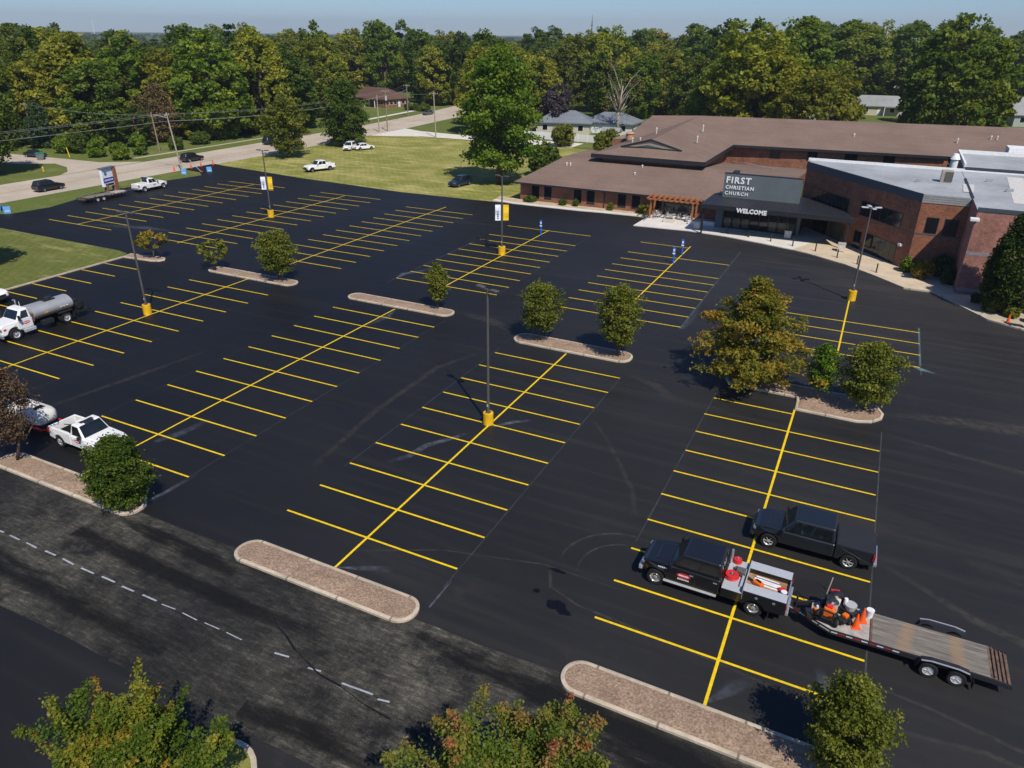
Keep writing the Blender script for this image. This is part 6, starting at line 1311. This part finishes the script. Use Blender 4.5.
for i, (x, y, h, w, m, lb) in enumerate(((-28,80.2,.9,2.4,LG,'low spreading shrub at the left end of the brick wing'),(-22.4,80.2,.9,1.3,LG,'small round shrub between the first two window pairs of the brick wing'),(-20.3,80.3,1.1,1.0,LG,'narrow shrub under the second window pair of the brick wing'),(-14.7,80.3,1.1,1.0,LO,'small shrub under the third window pair of the brick wing'),(-9.9,80.2,1.3,1.5,LO,'shrub left of the pergola with bronze leaves'),(-8.9,79.9,1.4,1.2,LA,'orange tinged ornamental grass beside the pergola post'),
   (25.0,66.0,1.7,1.7,LY,'bright green round shrub at the corner of the angled wing'),(26.6,64.2,1.9,2.6,LA,'bronze leaved shrub right of the bright green one by the church'),(28.4,65.6,2.6,2.4,LD,'dark evergreen shrub in the recess of the church wall'),(29.0,63.0,2.0,1.6,LD,'dark shrub at the foot of the pinkish wall corner'),(32.3,55.3,.9,1.3,LO,'low shrub at the left foot of the church tree'),(34.0,54.4,1.1,1.6,LO,'flowering shrub with pale blooms in the gravel bed at right'),(35.8,53.6,1.1,1.6,LO,'low shrub at the right edge of the gravel bed'),(36.5,56.5,3,3,LD,'dark shrub filling the space behind the church tree'),(31.4,57.6,1.0,1.2,LD,'small dark shrub between wall corner and church tree'))):
    bush(lb, x, y, h, w, m, 60+i, .15, 'shrub', 'shrubs along the church walls', .06, 60)
for i, (x, y, h, w, lb) in enumerate(((-35.3,102,6.0,6.6,'bright green bushy tree behind the left end of the church roof'),(-34.8,134,5.2,7.0,'wide olive bush in front of the white yard fence'),(-29.5,138,4.2,5,'round bush right of the wide olive one behind the church'),(-48,141,5,6,'low green bush at the end of the side street'),(-27.5,150,6,6,'dark bush between the small white house and the church roof'))):
    make_tree('large_bush', lb, 'bush', 90+i, h, w, .2, LG if i%2 == 0 else LO, 110, 55, .33, .12, (x,y,-.05), 'large bushes behind the church', lump=.35)
for i, (x, y, h, w, lb) in enumerate(((-128,197,2.2,3.4,'round bush left of the door of the ranch house'),(-124.5,196,2.2,3.2,'round bush in front of the middle of the ranch house'),(-120.5,195.5,2.8,4.2,'wide bush in front of the right part of the ranch house'))):
    bush(lb, x, y, h, w, LG, 100+i, .3, 'shrub', 'bushes before the ranch house', -.05, 60)
make_tree('shade_tree','tree standing on the grass plot just outside the left edge of the photograph','tree',34,10,9,1.5,LG,200,75,.3,.2,(-66.2,18.0,.1),None,lump=.4)
# ---------------- the woods: prototypes, then one copy per tree
PROTO = []
def proto(seed, h, w, z0, m, clumps, per, leaf, **k):
    t = make_tree('broadleaf_tree', 'x', 'tree', seed, h, w, z0, m, clumps, per, leaf, .03*h/2, (0,0,-500), None, **k); PROTO.append(t); return t
proto(201, 20,13,1.0,LG,190,72,.42,lump=0.35,fill=.68,cs=.22); proto(202, 20,14,1.0,LG,190,72,.42,lump=0.40,fill=.68,cs=.2,taper=.25); proto(203, 20,12,1.0,LG,190,72,.42,lump=0.35,fill=.68,cs=.22,taper=-.15)
proto(204, 20,14.5,1.0,LO,190,72,.42,lump=0.40,fill=.68,cs=.2); proto(205, 20,13,1.0,LO,190,72,.42,lump=0.35,fill=.68,cs=.21,taper=.3); proto(206, 20,13,1.0,LG,190,72,.42,lump=0.45,fill=.68,cs=.19)
def conifer_proto(seed):
    rng = np.random.default_rng(seed); t = thing('conifer_tree', 'x', 'tree', (0,0,-500)); P = []; T_ = []; O = []
    for k in range(15):
        z = 1.2+k*1.22; r = 4.9*(1-z/21)**.85+.25; nb = max(5, int(12*(1-k/16)))
        for j in range(nb):
            a = 6.283*(j+rng.uniform(-.3,.3))/nb+k; l = r*rng.uniform(.75,1.12); n_ = int(26*l/2)+8; u = rng.uniform(.1,1,n_)**.7
            x = np.cos(a)*l*u+rng.normal(size=n_)*.28; y = np.sin(a)*l*u+rng.normal(size=n_)*.28; zz = z-.45*l*u*u*.5+rng.normal(size=n_)*.16+.25*u
            P.append(np.stack([x,y,zz],1)); T_.append(np.full(n_, rng.uniform(.1,.7))+rng.uniform(-.2,.3,n_)); O.append(np.stack([np.cos(a)*np.ones(n_)*.3,np.sin(a)*np.ones(n_)*.3,np.full(n_,.6)],1))
    P = np.concatenate(P); me = leaf_mesh('crown', P, .5, rng, LD, np.concatenate(T_), .5, 1.9, np.concatenate(O)); c = bpy.data.objects.new('crown', me); COL.objects.link(c); c.parent = t
    MB().cyl((0,0,-.1),(0,0,18),.3,.05,8).build('trunk', BARK, t); PROTO.append(t)
conifer_proto(207)
PAL = {'mid':(1.28,1.25,1.05),'dark':(.88,.95,.85),'yellow':(1.28,1.2,.95),'olive':(1.38,1.25,1.0),'bright':(1.4,1.42,1.0),'pine':(.95,1.05,1.0)}
ADJ = {'mid':'mid green','dark':'dark green','yellow':'yellowish green','olive':'olive green','bright':'bright green','pine':'dark needled'}
FOREST = [(-9,153,26.5,20.9,3,'bright'),(-126,110,24.5,17.4,1,'bright'),(-4,168,15.6,12.2,2,'bright'),(-74,152,20.8,16.7,4,'yellow'),(-147,90,23.2,19.0,4,'yellow'),(-124,125,24.6,18.5,4,'mid'),(-137,116,21.1,10.6,6,'pine'),(-15,180,27.4,18.6,2,'olive'),(-166,77,24.3,12.1,6,'pine'),(-126,137,18.6,14.2,2,'mid'),(-81,168,24.5,18.2,5,'olive'),(-156,106,18.3,16.8,3,'dark'),(-169,95,23.9,16.8,2,'yellow'),(-143,133,15.2,12.6,5,'bright'),(-12,195,18.1,15.1,5,'mid'),(-25,194,17.9,13.8,1,'mid'),(-151,126,24.2,16.8,2,'mid'),(-131,147,14.2,10.1,0,'bright'),(-158,119,15.2,11.6,0,'mid'),(-164,113,15.2,10.1,3,'olive'),(-140,142,18.6,15.8,5,'mid'),(-75,186,19.5,15.6,3,'olive'),(-26,203,17.9,9.0,6,'pine'),(-172,115,17.4,13.4,5,'yellow'),(-142,151,13.6,9.2,5,'mid'),(-5,210,29.1,24.1,1,'mid'),(-190,91,21.5,16.4,5,'yellow'),(-181,108,24.1,20.2,4,'mid'),(-154,144,19.9,13.2,2,'bright'),(-137,163,23.6,16.4,3,'bright'),(-167,135,19.7,17.8,5,'mid'),(-19,215,24.5,16.7,5,'olive'),(-81,204,17.6,12.8,5,'dark'),(-164,148,14.4,12.1,3,'dark'),(-180,130,22.3,20.8,2,'dark'),(-194,108,16.0,14.6,5,'dark'),(-200,98,14.0,10.6,3,'mid'),(-1,223,18.1,14.6,0,'bright'),(-147,168,20.1,15.2,4,'mid'),(-171,145,16.4,11.2,3,'dark'),(-13,224,18.2,12.4,3,'bright'),(35,222,24.1,19.4,4,'olive'),(-160,158,20.6,18.5,3,'dark'),(-192,122,14.0,12.2,2,'dark'),(-206,105,17.0,11.6,2,'mid'),(-18,232,17.3,14.3,3,'yellow'),(-152,177,18.0,16.7,3,'dark'),(-79,220,23.5,17.2,4,'dark'),(-170,161,16.5,8.3,6,'pine'),(-68,226,26.1,17.4,3,'bright'),(-191,140,23.6,16.8,4,'mid'),(-200,127,20.3,14.5,4,'yellow'),(-33,238,28.2,19.4,5,'dark'),(-212,117,21.4,18.7,1,'olive'),(37,240,15.3,11.2,4,'mid'),(-167,179,22.1,18.1,5,'mid'),(28,244,16.9,12.5,1,'olive'),(-8,246,26.0,21.2,5,'mid'),(-186,162,25.8,19.9,0,'olive'),(-211,128,15.2,10.9,3,'dark'),(-129,216,19.5,15.2,4,'mid'),(-198,157,17.9,8.9,6,'pine'),(-212,138,19.0,9.5,6,'pine'),(-72,245,17.1,14.5,4,'dark'),(-183,179,22.4,18.5,5,'olive'),(-167,198,19.9,14.8,2,'mid'),(-179,190,19.6,9.8,6,'pine'),(-233,120,19.1,15.4,5,'yellow'),(42,260,27.6,19.3,1,'olive'),(-132,228,17.1,11.5,4,'dark'),(-28,263,15.9,13.2,2,'yellow'),(-125,234,23.6,15.6,2,'mid'),(-69,258,19.7,18.4,4,'olive'),(-221,150,14.9,11.0,1,'mid'),(-84,254,15.6,13.1,4,'dark'),(-212,164,19.0,13.8,1,'bright'),(-235,133,17.1,15.7,0,'bright'),(-180,202,16.6,13.1,4,'yellow'),(-194,192,26.1,17.5,3,'mid'),(-15,273,22.3,11.2,6,'pine'),(-207,181,21.7,18.2,0,'yellow'),(-177,214,27.1,20.4,2,'mid'),(-40,275,18.2,12.4,5,'bright'),(-228,161,14.5,11.0,0,'olive'),(-236,150,23.8,18.1,1,'mid'),(32,280,28.6,27.2,2,'olive'),(-249,132,22.4,19.9,0,'yellow'),(-141,247,21.4,15.2,1,'dark'),(-31,284,15.9,12.5,0,'yellow'),(-209,197,20.7,15.8,1,'yellow'),(-200,207,19.6,16.3,1,'mid'),(47,284,20.3,15.2,1,'bright'),(-217,191,18.5,15.4,3,'bright'),(-17,291,19.6,15.2,0,'mid'),(-253,145,25.5,19.2,0,'yellow'),(-154,249,13.6,11.0,5,'mid'),(-234,176,21.7,15.5,1,'olive'),(4,293,29.7,28.4,0,'olive'),(-246,160,14.4,10.6,0,'yellow'),(-143,258,20.2,19.2,1,'olive'),(-51,291,27.0,23.4,1,'bright'),(-229,187,15.3,12.7,2,'dark'),(32,294,18.4,13.6,2,'bright'),(-27,298,23.7,16.3,1,'mid'),(-75,291,18.3,13.7,2,'mid'),(-266,140,17.4,12.0,0,'mid'),(-200,225,22.8,19.2,3,'dark'),(-226,199,15.3,14.6,4,'mid'),(48,299,19.6,15.8,5,'mid'),(-138,270,22.7,16.2,1,'mid'),(-158,261,18.5,15.2,4,'bright'),(-16,305,20.8,17.6,5,'bright'),(-222,211,23.7,11.9,6,'pine'),(-265,154,25.8,24.0,1,'dark'),(-189,246,25.0,21.4,4,'mid'),(-235,203,15.8,7.9,6,'pine'),(22,311,28.9,20.9,5,'bright'),(-179,256,28.6,19.7,0,'bright'),(-103,295,17.3,12.6,4,'mid'),(-132,286,20.3,18.8,4,'bright'),(9,316,29.3,19.7,3,'mid'),(-281,147,22.1,16.7,1,'mid'),(-34,316,21.1,17.0,5,'mid'),(-6,318,20.5,16.2,0,'olive'),(-260,184,19.3,14.9,2,'yellow'),(-76,310,21.0,15.1,4,'olive'),(42,317,27.5,22.3,3,'mid'),(-270,173,24.2,21.4,4,'dark'),(-173,271,14.3,13.6,3,'dark'),(70,314,16.9,13.7,0,'mid'),(-224,231,17.8,8.9,6,'pine'),(-232,223,17.4,13.3,4,'mid'),(-278,163,18.3,15.5,4,'mid'),(-46,319,18.7,15.5,1,'mid'),(-102,306,25.2,16.8,3,'olive'),(-197,256,18.5,13.9,5,'olive'),(-205,250,13.8,12.2,2,'dark'),(-214,244,23.3,16.9,3,'yellow'),(-67,319,15.7,7.9,6,'pine'),(-155,287,20.1,15.6,5,'mid'),(-185,271,13.3,9.8,5,'mid'),(-136,299,18.5,16.1,2,'bright'),(-35,329,16.3,14.9,5,'yellow'),(-126,306,19.0,9.5,6,'pine'),(-204,262,18.4,13.8,2,'bright'),(-148,298,15.6,13.8,2,'mid'),(-180,280,17.3,15.7,3,'mid'),(-237,234,13.5,6.7,6,'pine'),(-230,241,21.7,16.9,4,'yellow'),(-260,209,21.8,10.9,6,'pine'),(-252,219,18.0,15.4,4,'mid'),(-21,334,30,28.0,4,'mid'),(-280,184,25.5,22.9,2,'dark'),(21,336,30,23.8,0,'mid'),(49,336,21.6,16.7,3,'mid'),(-195,278,22.7,16.6,3,'bright'),(-117,319,16.2,8.1,6,'pine'),(-274,201,23.5,19.2,1,'dark'),(-296,168,22.8,21.2,3,'dark'),(-105,325,18.2,12.2,2,'olive'),(-56,337,22.0,19.2,2,'olive'),(-86,331,26.5,18.5,0,'mid'),(-247,237,21.8,20.3,1,'olive'),(-174,296,13.1,10.6,0,'bright'),(-223,262,13.3,12.0,3,'bright'),(-270,214,14.0,12.2,4,'mid'),(-213,271,18.4,16.2,2,'mid'),(-155,308,22.6,17.0,5,'bright'),(-8,345,18.1,16.6,3,'dark'),(-186,293,22.7,20.2,0,'yellow'),(35,349,29.9,22.2,5,'mid'),(-309,167,18.5,9.3,6,'pine'),(-171,307,14.6,13.0,4,'mid'),(-140,323,26.4,18.7,5,'mid'),(-199,291,18.2,14.4,1,'mid'),(-265,233,15.3,11.0,3,'olive'),(-37,351,16.9,11.3,0,'bright'),(-120,332,21.3,17.6,3,'yellow'),(-19,354,30,24.5,5,'yellow'),(-246,257,19.0,9.5,6,'pine'),(14,356,20.3,15.8,5,'olive'),(-94,345,24.1,16.3,0,'bright'),(-299,197,14.7,12.0,1,'olive'),(-192,303,19.0,13.4,3,'mid'),(-280,225,16.4,15.0,2,'mid'),(-62,354,23.9,20.0,2,'bright'),(-212,293,20.4,18.8,5,'dark'),(-31,361,16.6,11.0,3,'olive'),(-145,333,15.9,8.0,6,'pine'),(-289,221,16.9,12.1,4,'mid'),(-259,256,15.7,7.8,6,'pine'),(45,362,29.1,14.5,6,'pine'),(-184,316,24.8,20.5,3,'olive'),(-269,248,26.1,22.8,3,'mid'),(-116,348,24.1,19.9,0,'bright'),(-154,333,15.5,10.8,1,'yellow'),(-316,187,16.8,8.4,6,'pine'),(-230,287,15.2,13.7,5,'yellow'),(-42,367,26.2,20.9,3,'bright'),(-202,310,19.1,13.0,3,'dark'),(-73,364,29.3,23.5,1,'yellow'),(-327,176,23.5,16.7,2,'mid'),(-17,371,30,25.6,1,'yellow'),(12,372,23.6,18.2,3,'olive'),(74,365,30,21.5,3,'bright'),(-133,348,22.3,18.6,0,'mid'),(-300,223,23.5,19.9,2,'dark'),(-56,371,20.8,18.4,3,'yellow'),(-288,241,16.7,13.0,5,'dark'),(-245,286,20.0,19.1,0,'mid'),(-323,195,17.8,8.9,6,'pine'),(-152,346,20.5,16.1,5,'bright'),(-222,307,22.7,19.9,4,'mid'),(-198,323,15.0,11.0,4,'mid'),(-179,335,16.0,8.0,6,'pine'),(51,377,25.1,17.3,0,'yellow'),(-3,381,26.3,23.9,4,'mid'),(-116,363,15.9,11.6,5,'yellow'),(-297,239,15.2,10.6,3,'bright'),(-237,299,17.8,13.4,0,'bright'),(-163,345,13.1,8.8,5,'mid'),(36,381,17.6,8.8,6,'pine'),(-334,188,18.3,12.2,0,'mid'),(65,378,26.3,24.1,2,'mid'),(10,385,15.3,12.8,2,'yellow'),(-93,374,26.7,22.9,4,'yellow'),(-134,362,24.3,19.9,3,'mid'),(-34,385,24.1,16.6,2,'dark'),(-277,270,21.3,15.0,0,'bright'),(-330,202,15.5,11.2,5,'mid'),(-147,358,27.3,21.2,5,'mid'),(-248,299,16.2,15.0,5,'bright'),(-52,385,24.6,18.7,1,'olive'),(-107,374,23.2,15.4,0,'olive'),(43,387,16.0,10.7,0,'bright'),(-261,289,24.8,19.9,4,'bright'),(-306,242,15.7,12.8,5,'mid'),(-124,372,27.0,19.8,5,'mid'),(-313,237,16.0,11.6,3,'mid'),(-184,347,15.0,11.4,1,'bright'),(-215,330,29.3,25.3,2,'mid'),(-345,190,15.3,11.6,4,'dark'),(-195,343,13.8,9.1,0,'bright'),(-72,388,17.8,14.6,5,'mid'),(-168,358,19.7,15.2,0,'mid'),(-324,227,16.8,11.3,2,'olive'),(-278,282,14.7,11.0,2,'mid'),(9,396,15.1,13.2,4,'yellow'),(-299,263,15.1,10.2,3,'olive'),(23,398,20.3,14.0,5,'mid'),(-48,396,16.5,8.2,6,'pine'),(-154,368,15.0,12.7,4,'olive'),(-344,203,17.0,14.3,1,'olive'),(60,395,25.0,19.9,0,'yellow'),(-38,398,17.1,8.5,6,'pine'),(-18,401,30,24.4,5,'bright'),(-87,392,21.2,17.2,3,'yellow'),(46,399,18.4,13.1,2,'dark'),(78,395,28.7,23.9,0,'mid'),(-150,128,26,10,6,'pine'),(-141,134,27,11,6,'pine'),(-123,222,24,16.8,2,'dark'),(-138,225,25,18.0,0,'dark'),(-110,232,22,15.6,5,'mid'),(-100,215,20,14.4,3,'olive'),(-88,200,19,14.4,4,'bright'),(-80,186,18,14.4,0,'bright'),(8,140,19.2,15.2,3,'yellow'),(-4,150,22,20.4,4,'yellow'),(52,152,19.2,14.4,0,'dark'),(60,158,22,11,6,'pine'),(-146,93,21,15,1,'dark'),(-129,111,14,14.4,4,'olive'),(-134,119,18,16.8,0,'dark'),(-156,74,20,18.0,5,'bright'),(-160,60,21,19.2,1,'mid'),(-150,104,22,18.0,2,'bright'),(-128,124,20,11,6,'pine'),(-124,136,19,15.6,5,'dark'),(-140,112,20,16.8,3,'olive'),(30,178,29,19,1,'mid'),(-18,158,17,12,0,'mid'),(-131,92,9,9,2,'dark'),(-141,90,18,15,0,'mid'),(-153,86,19,15,3,'yellow'),(34,156,24,17,5,'olive'),(-22,196,15,14,2,'mid'),(-34,213,19,17,1,'olive'),(-27,232,22,17,4,'bright'),(-52,212,19,15,0,'bright'),(-48,228,20,16,3,'mid'),(-12,178,15,13,5,'dark'),(-60,205,19,15,2,'mid')]
def place(X, Y):
    a = math.degrees(math.atan2(X-CAM.x, Y-CAM.y))-math.degrees(PAN)
    px = 512+F_PX*math.tan(math.radians(a))*1.06
    if px < 130: z = 'behind the driveway across the road'
    elif px < 300: z = 'behind the yews across the road'
    elif px < 440: z = 'around the brown roofed ranch house'
    elif px < 560: z = 'behind the big lawn tree'
    elif px < 700: z = 'behind the grey roofed houses'
    elif px < 860: z = 'left of the clearing house'
    else: z = 'right of the clearing house'
    return z
first = {}
rf = random.Random(77)
for (X, Y, h, w, k, c) in FOREST:
    src = PROTO[k]; d = math.hypot(X-CAM.x, Y-CAM.y)
    s = h/20.; sw = w/13. if k < 6 else w/10.
    row = 'front' if d < 215 else ('middle' if d < 330 else 'far')
    z = place(X, Y); kind = 'conifer' if k == 6 else 'broadleaf tree'
    lab = '%s %s, %s row of woods %s' % (ADJ[c], kind, row, z)
    r = dup(src, (X,Y,-.1), rf.uniform(0,6.28), lab, 'woods '+z, (sw,sw,s))
    v = rf.uniform(.82,1.18); col = tuple(x*v for x in PAL[c])
    for ch in r.children: ch.color = (*col, 1)
for p in PROTO:
    for ch in list(p.children): bpy.data.objects.remove(ch)
    bpy.data.objects.remove(p)
# far woods that read as one mass
rng = np.random.default_rng(5); Ps = []; Ts = []; Os = []
def far(n, d0, d1, per, lf):
    out = []
    for i in range(n):
        d = math.sqrt(rng.uniform(d0*d0, d1*d1)); a = PAN+math.radians(rng.uniform(-38,38)); X = CAM.x+d*math.sin(a); Y = CAM.y+d*math.cos(a)
        h = rng.uniform(11,17) if a < PAN+.2 else rng.uniform(15,23); w = h*rng.uniform(.5,.75)
        q = rng.normal(size=(per,3)); q /= np.linalg.norm(q,axis=1)[:,None]; q[:,2] = np.abs(q[:,2])*.9-.1
        out.append((q*np.array([w/2,w/2,h*.55])*rng.uniform(.7,1.05,(per,1))+np.array([X,Y,h*.45]), np.full(per, rng.uniform(.1,.9))+rng.uniform(-.2,.2,per), q))
    return [np.concatenate(z) for z in zip(*out)]
P1 = far(700, 400, 900, 170, 1); P2 = far(1500, 900, 3000, 45, 1)
me = leaf_mesh('far_woods', P1[0], 1.25, rng, LG, P1[1], .6, 1.3, P1[2]); o = bpy.data.objects.new('far_woods', me); COL.objects.link(o); tag(o, kind='stuff', label='distant treetops reaching to the horizon', cat='woods'); o.color = (.95,.95,.9,1)
me = leaf_mesh('far_woods', P2[0], 3.4, rng, LG, P2[1], .8, 1.3, P2[2]); o = bpy.data.objects.new('far_woods', me); COL.objects.link(o); tag(o, kind='stuff', label='farthest band of woods along the horizon', cat='woods'); o.color = (.95,.95,.9,1)
# mast and wind turbines on the horizon
t = thing('radio_mast', 'thin dark mast rising on the skyline above the middle of the woods', 'mast', (-700,1900,0)); t.location = (CAM.x+1500*math.sin(PAN+.094), CAM.y+1500*math.cos(PAN+.094), 0)
MB().cyl((0,0,0),(0,0,46),1.6,.8,8).build('tower', M_POLE, t); MB().cyl((0,0,46),(0,0,55),.5,.3,6).build('antenna', M_POLE, t); MB().cyl((0,0,38),(0,0,39),2.2,2.2,10).build('platform', M_POLE, t)
for i, (aa, lb) in enumerate(((-.482,'faint wind turbine on the horizon at the left'),(-.108,'faint wind turbine on the horizon left of the big lawn tree'))):
    D_ = 5200; t = thing('wind_turbine', lb, 'wind turbine', (CAM.x+D_*math.sin(PAN+aa), CAM.y+D_*math.cos(PAN+aa), 0), -PAN-aa, 'wind turbines on the horizon')
    MB().cyl((0,0,0),(0,0,85),2.6,1.6,10).build('tower', M_PLATE, t); MB().box(-2,2,-5,3,84,88).build('nacelle', M_PLATE, t)
    for k in range(3):
        a = .6+2.094*k+i; MB().bar((0,-6,86),(42*math.sin(a),-6,86+42*math.cos(a)),2.0,.6).build('blade', M_PLATE, t)

# ------------------------------------------------------------------ haze
hm = bpy.data.materials.new('haze'); hm.use_nodes = True; hn = hm.node_tree.nodes; hn.clear()
ho = hn.new('ShaderNodeOutputMaterial'); hv = hn.new('ShaderNodeVolumePrincipled'); hv.inputs['Color'].default_value = (.80,.88,1,1); hv.inputs['Density'].default_value = .00013; hv.inputs['Anisotropy'].default_value = .2
hm.node_tree.links.new(hv.outputs[0], ho.inputs['Volume'])
hz = MB().box(-6500,6500,-400,7000,-1.2,140).build('haze', hm); tag(hz, kind='stuff', label='thin bluish haze over the far woods', cat='haze')
